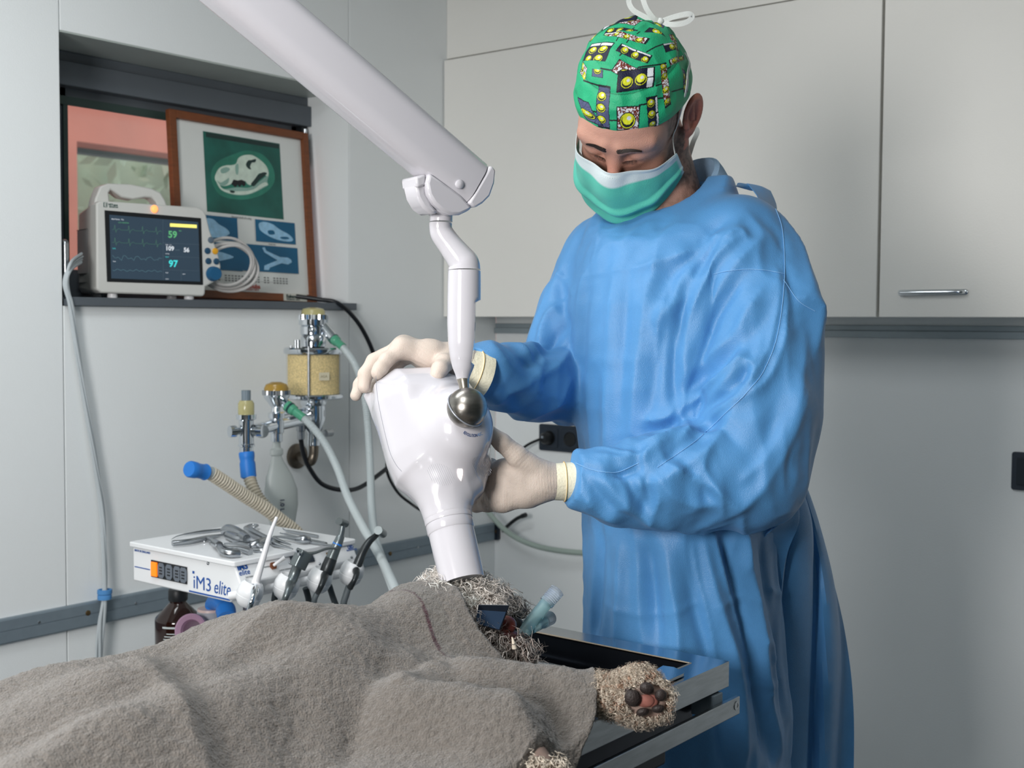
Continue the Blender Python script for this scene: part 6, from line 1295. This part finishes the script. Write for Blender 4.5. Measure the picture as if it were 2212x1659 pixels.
# ------------------------------------------------------------------ mask
def mask():
    rows = [[(-.072, .040, -.024), (-.056, .079, -.024), (-.026, .105, -.026), (0, .1250, -.031), (.026, .105, -.031), (.054, .080, -.035), (.0735, .042, -.040)],
            [(-.075, .034, -.050), (-.060, .080, -.052), (-.032, .113, -.054), (0, .1310, -.056), (.032, .113, -.056), (.058, .081, -.060), (.0765, .038, -.062)],
            [(-.076, .030, -.080), (-.062, .080, -.084), (-.034, .114, -.088), (0, .130, -.090), (.034, .114, -.089), (.060, .080, -.087), (.0775, .033, -.085)],
            [(-.073, .026, -.106), (-.058, .074, -.116), (-.031, .106, -.122), (0, .119, -.125), (.031, .106, -.122), (.058, .073, -.117), (.0755, .027, -.106)],
            [(-.066, .022, -.126), (-.050, .064, -.140), (-.026, .090, -.149), (0, .100, -.152), (.026, .090, -.149), (.050, .063, -.141), (.068, .020, -.126)]]
    rows = [[(x*(1.07 if x > -.07 else 1.0), y+(.006 if abs(x) > .045 and k < 3 else 0)-(.004 if x == 0 and k == 0 else 0), z+.021+(.014*math.exp(-(x/.03)**2) if k == 0 else 0)) for x, y, z in r] for k, r in enumerate(rows)]
    A = np.array([spline(r, 8) for r in rows]); B = np.array([spline(A[:, k], 12) for k in range(A.shape[1])]).transpose(1, 0, 2)
    nr, ncx = B.shape[:2]; W = hw(B.reshape(-1, 3)).reshape(B.shape)
    du = np.gradient(W, axis=1); dv = np.gradient(W, axis=0); N = np.cross(du, dv); N /= np.linalg.norm(N, axis=2, keepdims=True)
    out = W-hw((0, 0, -.07)); N *= np.sign((N*out).sum(2, keepdims=True))
    s = np.linspace(0, 1, nr)[:, None]; t = np.linspace(-1, 1, ncx)[None, :]
    pl = 0
    for s0, am in ((.44, .0075), (.64, .0080), (.82, .0060)):
        c = s0+.05*np.cos(t*2.2)+.015*np.sin(t*5); x = (s-c)/.045; pl = pl+am*(np.clip(x+1, 0, 1)-np.clip((x)*.35, 0, 1))*(1-np.abs(t)**4*.8)
    wr = vnoise(W.reshape(-1, 3)*55, 3).reshape(nr, ncx)*.0016+vnoise(W.reshape(-1, 3)*28, 8).reshape(nr, ncx)*.002
    W2 = W+N*(pl+wr*(s > .06))[..., None]
    m = MB(); m.sheet(W2, .0012); me = m.mesh('face_mask', 60)
    nc = lambda c: np.array(lin(c)[:3]); S_ = np.broadcast_to(s, (nr, ncx)); T_ = np.broadcast_to(t, (nr, ncx))
    C = np.tile(nc((92, 200, 178)), (nr*ncx, 1)).reshape(nr, ncx, 3); C = C*(1+.10*vnoise(W.reshape(-1, 3)*45, 4).reshape(nr, ncx, 1)); C[(S_ < .16)] = nc((214, 226, 228)); C[(np.abs(T_) > .955)] = nc((206, 226, 224))
    C = C.reshape(-1, 3); setcol(me, 'mask_col', np.clip(np.concatenate([C, C]), 0, 1))
    o = mkobj('face_mask', me, mat('nonwoven_mask', attr='mask_col', rough=.6, var=.02, bump=.0004, bscale=700, sheen=.1), PT); o['label'] = 'green pleated surgical mask with white top band'; nfix(o)
    sd = o.modifiers.new('smooth', 'SUBSURF'); sd.levels = 1; sd.render_levels = 1
    # dotted weld lines on the white band
    dk = mat('weld_dots', (110, 160, 164), .6)
    for s0 in (.07, .14):
        r = int(s0*(nr-1)); mm = MB(); P = W2[r]; nn = N[r]
        Q = np.array([np.interp(np.linspace(0, ncx-1, 120), np.arange(ncx), P[:, k]) for k in range(3)]).T; NN = np.array([np.interp(np.linspace(0, ncx-1, 120), np.arange(ncx), nn[:, k]) for k in range(3)]).T
        for k in range(2, 118, 2): mm.tube([Q[k]+NN[k]*.0006, Q[k]*.55+Q[k+1]*.45+NN[k]*.0006], .0005, 4)
        mm.build('weld_line', dk, o, fix=False)
    return W2, N
MW, MN = mask()
# ------------------------------------------------------------------ gown
TORSO = [(.36, 1.540, 1.680, .150, .175), (.60, 1.538, 1.675, .147, .170), (.80, 1.534, 1.665, .142, .163), (.95, 1.530, 1.655, .138, .155), (1.10, 1.525, 1.648, .138, .150), (1.25, 1.512, 1.645, .146, .146), (1.38, 1.500, 1.652, .156, .136), (1.46, 1.492, 1.662, .158, .114), (1.515, 1.488, 1.672, .130, .096), (1.55, 1.487, 1.682, .104, .088), (1.60, 1.487, 1.692, .080, .078)]
SLEEVES = [[(SHL+np.array([-.03, 0, -.012]), .080), (SHL+(ELL-SHL)*.35+np.array([.018, .005, 0]), .083), (SHL+(ELL-SHL)*.75+np.array([.018, .0, 0]), .084), (ELL+np.array([.0, -.005, -.005]), .085), (ELL+(WRL-ELL)*.35+np.array([0, 0, -.010]), .074), (ELL+(WRL-ELL)*.70+np.array([0, 0, -.014]), .060), (ELL+(WRL-ELL)*.93, .042)],
           [(SHR+np.array([.03, 0, -.015]), .074), (SHR+(ELR-SHR)*.4, .064), (SHR+(ELR-SHR)*.8+np.array([-.012, 0, 0]), .062), (ELR, .060), (ELR+(WRR-ELR)*.45, .056), (ELR+(WRR-ELR)*.90, .040)]]
def gown():
    h = .0047; xs = np.arange(1.14, 1.92, h); ys = np.arange(1.24, 1.92, h); zs = np.arange(.34, 1.60, h)
    p = gridpts(xs, ys, zs); T = np.array(TORSO); zz = zs
    cx, cy, a, b = [np.interp(zz, T[:, 0], T[:, k]).astype(np.float32)[None, None, :] for k in (1, 2, 3, 4)]
    ex = np.abs(p[..., 0]-cx)/a; ey = np.abs(p[..., 1]-cy)/b
    f = ((ex**2.4+ey**2.4)**(1/2.4)-1)*np.minimum(a, b)
    f = np.maximum(f, p[..., 2]-1.582+.74*np.maximum(1.70-p[..., 1], 0)); f = smin(f, s_cap(p, (1.615, 1.715, 1.44), (1.640, 1.745, 1.28), .060, .068), .05)
    for sl in SLEEVES:
        g = None
        for (pa, ra), (pb, rb) in zip(sl[:-1], sl[1:]):
            c = s_cap(p, pa, pb, ra, rb); g = c if g is None else np.minimum(g, c)
        # cut the cuff end flat
        pe = np.asarray(sl[-1][0]); dv = nrm(pe-np.asarray(sl[-2][0])).astype(np.float32); g = np.maximum(g, (p-pe.astype(np.float32))@dv-.012)
        f = smin(f, g, .011)
    f = np.maximum(f, .36-p[..., 2])
    # neck opening
    nk = s_cap(p, (1.487, 1.710, 1.475), hw((0, -.045, -.055)), .070, .070); f = smax(f, -np.maximum(nk, 1.50-p[..., 2]), .008)
    V, Fq = surf_nets(f, xs, ys, zs)
    # relax
    n = len(V); E = np.concatenate([Fq[:, [0, 1]], Fq[:, [1, 2]], Fq[:, [2, 3]], Fq[:, [3, 0]]]); 
    def relax(V, it, w):
        deg = np.bincount(E[:, 0], minlength=n)+np.bincount(E[:, 1], minlength=n)
        for _ in range(it):
            A = np.zeros_like(V)
            for k in range(3): A[:, k] = np.bincount(E[:, 0], V[E[:, 1], k], n)+np.bincount(E[:, 1], V[E[:, 0], k], n)
            V = V+w*(A/np.maximum(deg, 1)[:, None]-V)
        return V
    V = relax(V, 3, .5)
    def normals(V):
        fn = np.cross(V[Fq[:, 2]]-V[Fq[:, 0]], V[Fq[:, 3]]-V[Fq[:, 1]]); N = np.zeros_like(V)
        for c in range(4):
            for k in range(3): N[:, k] += np.bincount(Fq[:, c], fn[:, k], n)
        return N/np.maximum(np.linalg.norm(N, axis=1, keepdims=True), 1e-12)
    N = normals(V); bv = bvh_of(V, Fq)
    def cast(px, py):
        d = ray(px, py); hh = bv.ray_cast(Vector(CAM), Vector(d/np.linalg.norm(d))); return np.array(hh[0]) if hh[0] is not None else None
    D = np.zeros(n)
    def fold(pts, amp, w, sharp=False, taper=True):
        P = spline([np.array([*q, 0.0]) for q in pts], 6)[:, :2]; H = [cast(*q) for q in P]; idx = [i for i, q in enumerate(H) if q is not None]; H = np.array([H[i] for i in idx])
        if len(H) < 2: return
        lo = H.min(0)-3.2*w; hi = H.max(0)+3.2*w; sel = np.where(((V > lo) & (V < hi)).all(1))[0]
        if len(sel) == 0: return
        Q = V[sel]; best = np.full(len(sel), 9.0); tt = np.zeros(len(sel))
        for i in range(len(H)-1):
            a, b = H[i], H[i+1]; ab = b-a
            if ab@ab > .004: continue
            t = np.clip(((Q-a)@ab)/(ab@ab+1e-12), 0, 1); d = np.linalg.norm(Q-a-t[:, None]*ab, axis=1); k = d < best; best[k] = d[k]; tt[k] = (i+t[k])/(len(H)-1)
        env = np.sqrt(np.clip(np.sin(np.pi*np.clip(tt*.9+.05, 0, 1)), 0, 1)) if taper else 1.0
        D[sel] += amp*env*(np.exp(-np.abs(best)/(w*.8)) if sharp else (np.exp(-(best/w)**1.25) if amp > 0 else np.exp(-(best/w)**2)))
    mm = .001
    FOLDS = [
     # chest: diagonal pulls from the left shoulder
     ([(1600, 470), (1545, 560), (1480, 640), (1420, 690)], 9, 14, 0), ([(1560, 480), (1500, 545), (1440, 600)], -7, 12, 0), ([(1640, 520), (1585, 590), (1540, 680), (1500, 790), (1470, 880)], 12, 15, 0), ([(1600, 600), (1545, 690), (1505, 790), (1478, 880)], -12, 13, 0),
     ([(1575, 520), (1600, 500), (1615, 520)], 8, 9, 1), ([(1515, 560), (1560, 500)], 6, 9, 1), ([(1440, 480), (1400, 520), (1370, 570)], -4, 14, 0),
     ([(1560, 505), (1500, 540), (1440, 560), (1379, 580)], 8, 12, 0), ([(1603, 511), (1550, 569), (1507, 633), (1482, 700), (1472, 780)], 12, 11, 1), ([(1544, 537), (1507, 600), (1478, 660), (1462, 751), (1456, 836), (1460, 879)], -11, 11, 0),
     ([(1475, 879), (1515, 852), (1550, 825), (1585, 790), (1614, 761)], 13, 11, 1), ([(1490, 890), (1545, 868), (1600, 830), (1625, 780)], -8, 10, 0), ([(1395, 908), (1420, 905), (1443, 900), (1459, 879)], 12, 9, 1), ([(1400, 935), (1440, 925), (1470, 905)], -9, 8, 0),
     ([(1411, 1007), (1450, 970), (1496, 932), (1550, 890), (1603, 847), (1656, 761), (1683, 644), (1680, 580)], 7, 9, 1), ([(1384, 964), (1430, 955), (1475, 930)], 11, 9, 1), ([(1443, 1007), (1500, 1035), (1550, 1060), (1590, 1092)], 10, 10, 1), ([(1378, 985), (1395, 1030), (1402, 1070), (1396, 1110)], -8, 10, 0), ([(1283, 969), (1330, 975), (1378, 985)], 8, 8, 1), ([(1250, 1005), (1320, 1025), (1378, 1015)], -6, 7, 0), ([(1400, 1030), (1420, 1080), (1400, 1130)], 8, 9, 1),
     ([(1496, 1177), (1510, 1260), (1528, 1340), (1550, 1450)], 9, 9, 1), ([(1544, 1156), (1565, 1250), (1592, 1340), (1618, 1440)], 10, 9, 1), ([(1603, 1110), (1606, 1170), (1608, 1231)], 8, 9, 1), ([(1660, 1140), (1690, 1180), (1720, 1200)], 6, 9, 1), ([(1700, 900), (1660, 980), (1600, 1040)], 7, 12, 0), ([(1740, 850), (1700, 960), (1640, 1060), (1560, 1120)], 7, 14, 0),
     # front centre vertical creases
     ([(1330, 560), (1318, 700), (1310, 850), (1315, 1000)], 5, 11, 0), ([(1360, 590), (1350, 740), (1340, 880)], -4.5, 10, 0), ([(1400, 600), (1380, 760), (1365, 900), (1360, 990)], 5, 11, 0), ([(1290, 520), (1270, 640), (1262, 800)], -4, 11, 0), ([(1245, 600), (1320, 590), (1420, 575)], 2.5, 5, 1), ([(1430, 720), (1410, 830), (1400, 940)], -4, 12, 0),
     ([(1300, 470), (1285, 540), (1275, 620)], 3.5, 7, 1), ([(1440, 620), (1425, 700), (1418, 780)], 4, 8, 1),
     # left sleeve
     ([(1690, 560), (1700, 660), (1685, 760), (1650, 830), (1590, 870)], 9, 11, 1), ([(1650, 620), (1600, 700), (1550, 760), (1500, 800)], 8, 14, 0), ([(1640, 700), (1580, 760), (1520, 820), (1480, 850)], -8, 13, 0), ([(1660, 760), (1600, 800), (1545, 860), (1490, 900)], 9, 12, 0), ([(1600, 770), (1625, 790), (1615, 830), (1560, 850)], 7, 8, 1),
     ([(1480, 860), (1470, 900), (1490, 930), (1470, 960)], 8, 10, 1), ([(1500, 930), (1440, 960), (1395, 985), (1390, 1000)], 9, 11, 0), ([(1560, 900), (1480, 945), (1420, 1010)], -7, 12, 0), ([(1590, 880), (1540, 960), (1460, 1020), (1380, 1050)], 7, 12, 0),
     ([(1540, 960), (1520, 1010), (1550, 1060), (1560, 1110)], 7, 9, 1), ([(1700, 800), (1690, 900), (1640, 1000), (1570, 1070)], -6, 20, 0), ([(1740, 720), (1730, 820), (1700, 930), (1650, 1020)], 7, 16, 0), ([(1400, 1010), (1440, 1060), (1500, 1090), (1550, 1085)], 6, 11, 0), ([(1330, 1010), (1370, 1060), (1400, 1110)], -6, 10, 0), ([(1290, 1000), (1320, 1050), (1360, 1100), (1420, 1130)], 6, 10, 0),
     ([(1260, 1020), (1300, 1075), (1350, 1115)], -5, 8, 0), ([(1250, 1060), (1290, 1100), (1330, 1130)], 5, 8, 1), ([(1290, 985), (1340, 990), (1390, 985)], 6, 9, 1), ([(1430, 1130), (1500, 1150), (1580, 1130)], 5, 12, 0), ([(1450, 980), (1500, 1030), (1530, 1080)], -5, 10, 0),
     ([(1720, 640), (1760, 660), (1775, 700)], 7, 11, 1), ([(1750, 600), (1765, 690), (1760, 760)], 7, 12, 0), ([(1690, 470), (1730, 560), (1750, 640)], 8, 12, 0), ([(1680, 500), (1700, 600), (1710, 700)], -6, 12, 0),
     # right sleeve
     ([(1225, 640), (1180, 690), (1165, 740)], 6, 10, 0), ([(1230, 700), (1190, 740), (1160, 780), (1130, 790)], -8, 11, 0), ([(1230, 760), (1190, 800), (1140, 820)], 8, 10, 1), ([(1060, 745), (1090, 790), (1140, 830), (1200, 860)], 8, 12, 0), ([(1120, 740), (1140, 770), (1165, 800)], 8, 9, 1), ([(1050, 810), (1090, 840), (1130, 880)], -6, 12, 0), ([(1230, 820), (1200, 870), (1150, 900)], 7, 10, 0), ([(1180, 750), (1160, 800), (1100, 850), (1070, 870)], 6, 9, 1), ([(1225, 560), (1210, 620), (1220, 680)], -5, 12, 0), ([(1240, 640), (1215, 600), (1200, 590)], 5, 7, 1),
     # skirt
     ([(1300, 1150), (1290, 1260), (1285, 1380)], -8, 14, 0), ([(1340, 1170), (1340, 1280), (1330, 1390)], 9, 15, 0), ([(1400, 1180), (1410, 1280), (1425, 1400)], -9, 14, 0), ([(1440, 1180), (1455, 1300), (1470, 1420)], 9, 14, 0), ([(1490, 1180), (1505, 1300), (1535, 1420), (1560, 1560), (1570, 1659)], -11, 15, 0),
     ([(1520, 1170), (1545, 1290), (1580, 1410), (1600, 1540), (1600, 1659)], 13, 15, 0), ([(1570, 1170), (1590, 1300), (1620, 1420), (1640, 1540), (1660, 1640)], -13, 15, 0), ([(1600, 1160), (1625, 1290), (1640, 1400), (1655, 1520), (1680, 1620)], 13, 12, 0), ([(1640, 1150), (1660, 1290), (1680, 1420), (1690, 1560)], -9, 15, 0), ([(1690, 1130), (1700, 1240), (1695, 1330), (1700, 1480), (1705, 1650)], 8, 15, 0), ([(1720, 1200), (1715, 1330), (1720, 1480)], -6, 12, 0),
     ([(1290, 1300), (1400, 1330), (1520, 1300)], 2.5, 5, 1), ([(1545, 1310), (1600, 1290), (1650, 1310)], 3, 6, 1), ([(1660, 1270), (1700, 1290), (1735, 1280)], 4, 7, 1), ([(1600, 1470), (1650, 1480), (1700, 1460)], 3, 7, 1), ([(1640, 1380), (1670, 1400), (1660, 1440)], 4, 7, 1)]
    for pts, amp, w, sh in FOLDS: fold(pts, amp*mm*1.15, w*mm*.95, bool(sh))
    V = V+N*D[:, None]
    q = V.copy(); q[:, 2] = q[:, 2]*.22+.25*q[:, 0]; q2 = V.copy(); q2[:, 2] *= .7; V = V+N*((np.abs(vnoise(q*30, 11))*-.008+vnoise(q*15, 12)*.004+np.abs(vnoise(q2*38, 14))*-.0022+np.abs(vnoise(q2*17, 15))*-.0035+.0045)*np.clip((1.53-V[:, 2])*20, 0, 1))[:, None]
    V = relax(V, 1, .35)
    me = mesh_np('surgical_gown', V, Fq)
    gm = mat('blue_sms_nonwoven', (86, 148, 204), .38, var=.035, vscale=30, bump=.0005, bscale=850, spec=.45, sheen=.06)
    o = mkobj('surgical_gown', me, gm, PT); o['label'] = 'loose sky blue surgical gown with long sleeves'
    sd = o.modifiers.new('smooth', 'SUBSURF'); sd.levels = 0; sd.render_levels = 1
    bv2 = bvh_of(V, Fq)
    def press(pts, lift=.0008):
        out = []
        for x, y in spline([np.array(q_, float) for q_ in pts], 10):
            d = ray(x, y); hh = bv2.ray_cast(Vector(CAM), Vector(d/np.linalg.norm(d)))
            if hh[0] is not None: out.append(np.array(hh[0])+np.array(hh[1])*lift)
        return np.array(out)
    sm_ = mat('gown_seam', (134, 188, 234), .5)
    for pts in ([(1540, 592), (1600, 582), (1650, 584), (1694, 592)], [(1672, 445), (1690, 500), (1694, 600), (1680, 720), (1650, 800), (1612, 850)], [(1612, 850), (1560, 900), (1500, 955), (1420, 1010)], [(1245, 1000), (1280, 1015), (1330, 1020), (1380, 1000)], [(1692, 605), (1725, 650), (1760, 672)]):
        P = press(pts)
        if len(P) > 3: MB().tube(P, .0005, 5).build('seam', sm_, o)
    return V, Fq, bv2, gm
GV, GF, GBV, GM = gown()
# gown back flap and ties
def flap():
    L = [(1700, 1010, 1.80), (1735, 1120, 1.80), (1740, 1240, 1.81), (1742, 1400, 1.82), (1744, 1540, 1.83), (1744, 1700, 1.83)]; R = [(1712, 985, 1.86), (1765, 1125, 1.90), (1812, 1280, 1.92), (1834, 1420, 1.93), (1838, 1545, 1.93), (1834, 1700, 1.93)]
    A = spline([onY(*q) for q in L], 10); B = spline([onY(*q) for q in R], 10); rows = []
    for i in range(len(A)):
        t = np.linspace(-1.3, 1, 32)[:, None]; P = A[i]*(1-t)+B[i]*t; s = i/len(A); P[:, 1] += .012*np.sin(t[:, 0]*7+s*2)*np.clip(s*2, 0, 1)+.006*np.sin(t[:, 0]*15+s*6); P[:, 0] += .008*np.sin(t[:, 0]*9+1+s*3); rows.append(P)
    m = MB(); m.sheet(np.array(rows), .0015); m.build('gown_back_flap', GM, PT)
    # shoulder tie sticking up behind the collar
    tie = [[onY(1585, 402, 1.68), onY(1600, 406, 1.71), onY(1622, 412, 1.74)], [onY(1600, 395, 1.72), onY(1625, 402, 1.74), onY(1648, 412, 1.76)], [onY(1622, 404, 1.73), onY(1648, 408, 1.75), onY(1668, 418, 1.77)], [onY(1640, 440, 1.67), onY(1660, 450, 1.71), onY(1676, 462, 1.75)]]
    m = MB(); A = np.array([spline(r, 6) for r in tie]); A = np.array([spline(A[:, k], 6) for k in range(A.shape[1])]).transpose(1, 0, 2); A[..., 1] += .004*np.sin(np.arange(A.shape[0])*.9)[:, None]; m.sheet(A, .0012); m.build('gown_tie', GM, PT)
flap()
# neck binding, polo collar
def collar():
    ang = np.linspace(0, 2*math.pi, 49); c0 = np.array([1.487, 1.690, 1.552]); nk1 = hw((0, -.045, -.055)); ax = nrm(nk1-np.array([1.487, 1.700, 1.475])); u1 = nrm(np.cross(ax, (0, 1, 0))); u2 = np.cross(ax, u1)
    pc = mat('pale_blue_polo_cotton', (150, 182, 212), .8, var=.04, vscale=60, bump=.001, bscale=600)
    rows = []
    for r, h, dr in ((.0585, .000, 0), (.0600, .020, 0), (.0615, .038, 0), (.0640, .046, 0), (.0680, .042, .0), (.0730, .024, .0), (.0780, .004, .0), (.080, -.008, 0)):
        rows.append([c0+np.array([.004, .016, -.016])+ax*(h*.85)+(u1*math.cos(a)+u2*math.sin(a))*r*(1+.02*math.sin(3*a+h*60))+np.array([0, 0, .75])*((u1*math.cos(a)+u2*math.sin(a))[1]*r-.02) for a in ang])
    m = MB(); m.sheet(np.array(rows), .0025); m.build('polo_collar', pc, PT)
collar()
# ------------------------------------------------------------------ mask straps
def capon(px, py, lift=.0042):
    d = ray(px, py); d = d/np.linalg.norm(d); best = None
    for b in (CAPBV, HEADBV):
        h = b.ray_cast(Vector(CAM), Vector(d))
        if h[0] is not None and (best is None or h[3] < best[1]): best = (np.array(h[0])-d*lift+np.array(h[1])*lift*.4, h[3], np.array(h[1]))
    return best
def straps():
    sm_ = mat('white_strap', (216, 220, 218), .6, var=.03, bump=.0004, bscale=600)
    px = [(1443, 322), (1452, 296), (1463, 265), (1474, 232), (1481, 195), (1484, 160), (1484, 125), (1478, 95), (1466, 72), (1448, 56), (1425, 48)]
    pts = [MW[1, -2]+MN[1, -2]*.001]; hint = [MN[1, -2]]
    for q in px[1:]:
        h = capon(*q); 
        if h is None: continue
        pts.append(h[0]); hint.append(h[2])
    P = spline(pts, 5); Nn = spline(hint, 5); T = np.gradient(P, axis=0); wdir = np.cross(T, Nn); m = MB(); m.ribbon(P, .0068, .0008, wdir); m.build('mask_strap', sm_, PT)
    k = pts[-1]; dk = float(np.dot(k-CAM, _f)); q = lambda x, y, dz=0: PD(x, y, dk+dz)
    for loop in ([(1425, 48, 0), (1412, 40, -.005), (1396, 18, -.01), (1384, -12, -.012), (1368, -20, -.01), (1358, 0, -.006), (1366, 20, -.004), (1388, 34, -.002), (1415, 46, 0)], [(1425, 48, 0), (1445, 40, -.004), (1468, 33, -.008), (1488, 30, -.010), (1495, 37, -.008), (1482, 48, -.006), (1458, 53, -.004), (1430, 50, 0)]):
        P = spline([q(*p_) for p_ in loop], 8); m = MB(); m.ribbon(P, .0075, .0008, np.cross(np.gradient(P, axis=0), np.tile(_f+.35*_u, (len(P), 1)))); m.build('strap_bow', sm_, PT)
    m = MB(); m.ball(k, (.006, .005, .005), 14, 10); m.build('strap_knot', sm_, PT)
    # lower strap
    a = MW[-3, -2]+MN[-3, -2]*.001; d0 = float(np.dot(a-CAM, _f)); P = spline([a, PD(1446, 404, d0+.005), PD(1468, 402, d0+.02), PD(1477, 392, d0+.03), PD(1484, 352, d0+.045), PD(1496, 310, d0+.055), PD(1506, 286, d0+.075), PD(1503, 275, d0+.10)], 7); m = MB(); m.ribbon(P, .0080, .0008, _r*1.0+_u*.25); m.build('mask_strap', sm_, PT)
straps()
# ------------------------------------------------------------------ gloved hands
def glove(name, label, joints, palm, wrist, h=.0021, wr=()):
    allp = np.array([q[0] for ch in joints for q in ch]+[q[0] for q in palm]+[wrist[0][0], wrist[1][0]]); lo = allp.min(0)-.03; hi = allp.max(0)+.03
    xs, ys, zs = [np.arange(lo[k], hi[k], h) for k in range(3)]; p = gridpts(xs, ys, zs); f = None
    for (a, ra), (b, rb) in zip(palm[:-1], palm[1:]):
        g = s_cap(p, a, b, ra, rb); f = g if f is None else smin(f, g, .014)
    for ch in joints:
        fg = None
        for (a, ra), (b, rb) in zip(ch[:-1], ch[1:]):
            g = s_cap(p, a, b, ra, rb); fg = g if fg is None else smin(fg, g, .004)
        f = smin(f, fg, .007)
    f = smin(f, s_cap(p, wrist[0][0], wrist[1][0], wrist[0][1], wrist[1][1]), .014)
    V, Fq = surf_nets(f, xs, ys, zs); n = len(V)
    fn = np.cross(V[Fq[:, 2]]-V[Fq[:, 0]], V[Fq[:, 3]]-V[Fq[:, 1]]); N = np.zeros_like(V)
    for c in range(4):
        for k in range(3): N[:, k] += np.bincount(Fq[:, c], fn[:, k], n)
    N /= np.maximum(np.linalg.norm(N, axis=1, keepdims=True), 1e-12)
    for (c, ax, rad, freq, amp) in wr:
        d = V-np.asarray(c); w = np.exp(-(np.linalg.norm(d, axis=1)/rad)**2); V = V+N*(amp*w*(np.abs(np.sin((d@nrm(ax))*freq+2*vnoise(V*35, 3)))**.7-.6))[:, None]
    V = V+N*(vnoise(V*90, 4)*.0004+vnoise(V*40, 5)*.0005)[:, None]
    me = mesh_np(name, V, Fq); o = mkobj(name, me, mat('latex_glove', (214, 199, 187), .5, var=.03, vscale=40, bump=.0004, bscale=700, sss=.05), PT); o['label'] = label; return o
def Q(x, y, d): return PD(x, y, d)
# his right hand (over the top of the x-ray head)
K = [Q(868, 752, 1.700), Q(872, 748, 1.725), Q(878, 752, 1.750), Q(890, 762, 1.772)]; Wr = Q(978, 786, 1.735)
fing = [[(K[0], .0118), (Q(836, 777, 1.685), .0105), (Q(822, 796, 1.676), .0098), (Q(815, 806, 1.671), .0088)],
        [(K[1], .0118), (Q(808, 780, 1.715), .0108), (Q(790, 808, 1.708), .0100), (Q(786, 836, 1.702), .0090)],
        [(K[2], .0112), (Q(798, 800, 1.748), .0102), (Q(778, 832, 1.744), .0096), (Q(769, 854, 1.738), .0086)],
        [(K[3], .0102), (Q(832, 806, 1.775), .0092), (Q(812, 832, 1.775), .0086), (Q(806, 850, 1.772), .0078)],
        [(Q(972, 778, 1.715), .0150), (Q(960, 784, 1.690), .0130), (Q(950, 798, 1.672), .0118), (Q(944, 810, 1.664), .0100)]]
palm = [(Wr, .026), (Q(930, 766, 1.715), .019), (K[0], .0125), (K[1], .0130), (Q(925, 770, 1.745), .019), (K[2], .0125), (K[3], .0115), (Q(940, 782, 1.760), .018), (Wr, .026)]
glove('surgical_glove', 'cream latex glove on the hand over the top of the x-ray head', fing, palm, ((Wr, .026), (Q(1018, 800, 1.745), .028)), wr=[(Q(900, 785, 1.70), _r*.5+_u, .03, 500, .0006)])
# his left hand (gripping the right side)
K = [Q(1085, 1020, 1.690), Q(1078, 1046, 1.694), Q(1078, 1066, 1.694), Q(1085, 1082, 1.690)]; Wl = Q(1168, 1040, 1.690)
fing = [[(K[0], .0120), (Q(1062, 1008, 1.722), .0108), (Q(1035, 995, 1.750), .0098), (Q(1005, 985, 1.762), .0085)],
        [(K[1], .0122), (Q(1050, 1044, 1.722), .0108), (Q(1015, 1038, 1.748), .0098), (Q(985, 1030, 1.758), .0085)],
        [(K[2], .0118), (Q(1045, 1070, 1.716), .0104), (Q(1015, 1070, 1.738), .0096), (Q(985, 1065, 1.748), .0084)],
        [(K[3], .0112), (Q(1052, 1090, 1.700), .0102), (Q(1030, 1092, 1.712), .0094), (Q(1008, 1088, 1.726), .0082)],
        [(Q(1160, 1018, 1.680), .0185), (Q(1116, 984, 1.664), .0142), (Q(1084, 956, 1.656), .0122), (Q(1058, 934, 1.650), .0098)]]
palm = [(Wl, .0235), (Q(1120, 1022, 1.685), .0205), (K[0], .0150), (K[1], .0165), (Q(1130, 1048, 1.690), .0215), (K[2], .0155), (K[3], .0130), (Q(1140, 1062, 1.690), .0190), (Wl, .0235)]
glove('surgical_glove', 'cream latex glove on the hand gripping the side of the x-ray head', fing, palm, ((Wl, .0235), (Q(1192, 1040, 1.692), .0238)), wr=[(Q(1070, 1080, 1.68), _r, .030, 900, .0016), (Q(1185, 1045, 1.67), _r, .025, 800, .0010), (Q(1110, 980, 1.65), _r*.7-_u*.7, .03, 700, .0006)])
def cuff(a, b, ra, rb, nm):
    d = nrm(b-a); L = np.linalg.norm(b-a); fr = Frame(a, *frame_axes(d)[:2], d); n = 30
    prof = [(ra*.9, -.001), (ra, 0), (ra*1.02, L*.25), (ra+(rb-ra)*.52, L*.5), (ra+(rb-ra)*.55+.0014, L*.515), (ra+(rb-ra)*.56, L*.53), (rb, L*.9), (rb*1.02, L), (rb*.9, L)]
    o = MB().lathe(prof, fr, 36).build(nm, mat('cream_cuff', (240, 234, 208), .55, var=.03, bump=.0008, bscale=300), PT)
    MB().lathe([(ra+(rb-ra)*.5+.0004, L*.505), (ra+(rb-ra)*.55+.0018, L*.515), (ra+(rb-ra)*.56+.0004, L*.527)], fr, 36).build('cuff_ring', mat('amber_cuff_line', (216, 172, 96), .5), o)
cuff(Q(1172, 1041, 1.690), Q(1262, 1040, 1.697), .0248, .0275, 'glove_cuff'); cuff(Q(998, 795, 1.738), Q(1046, 812, 1.752), .0285, .0345, 'glove_cuff')
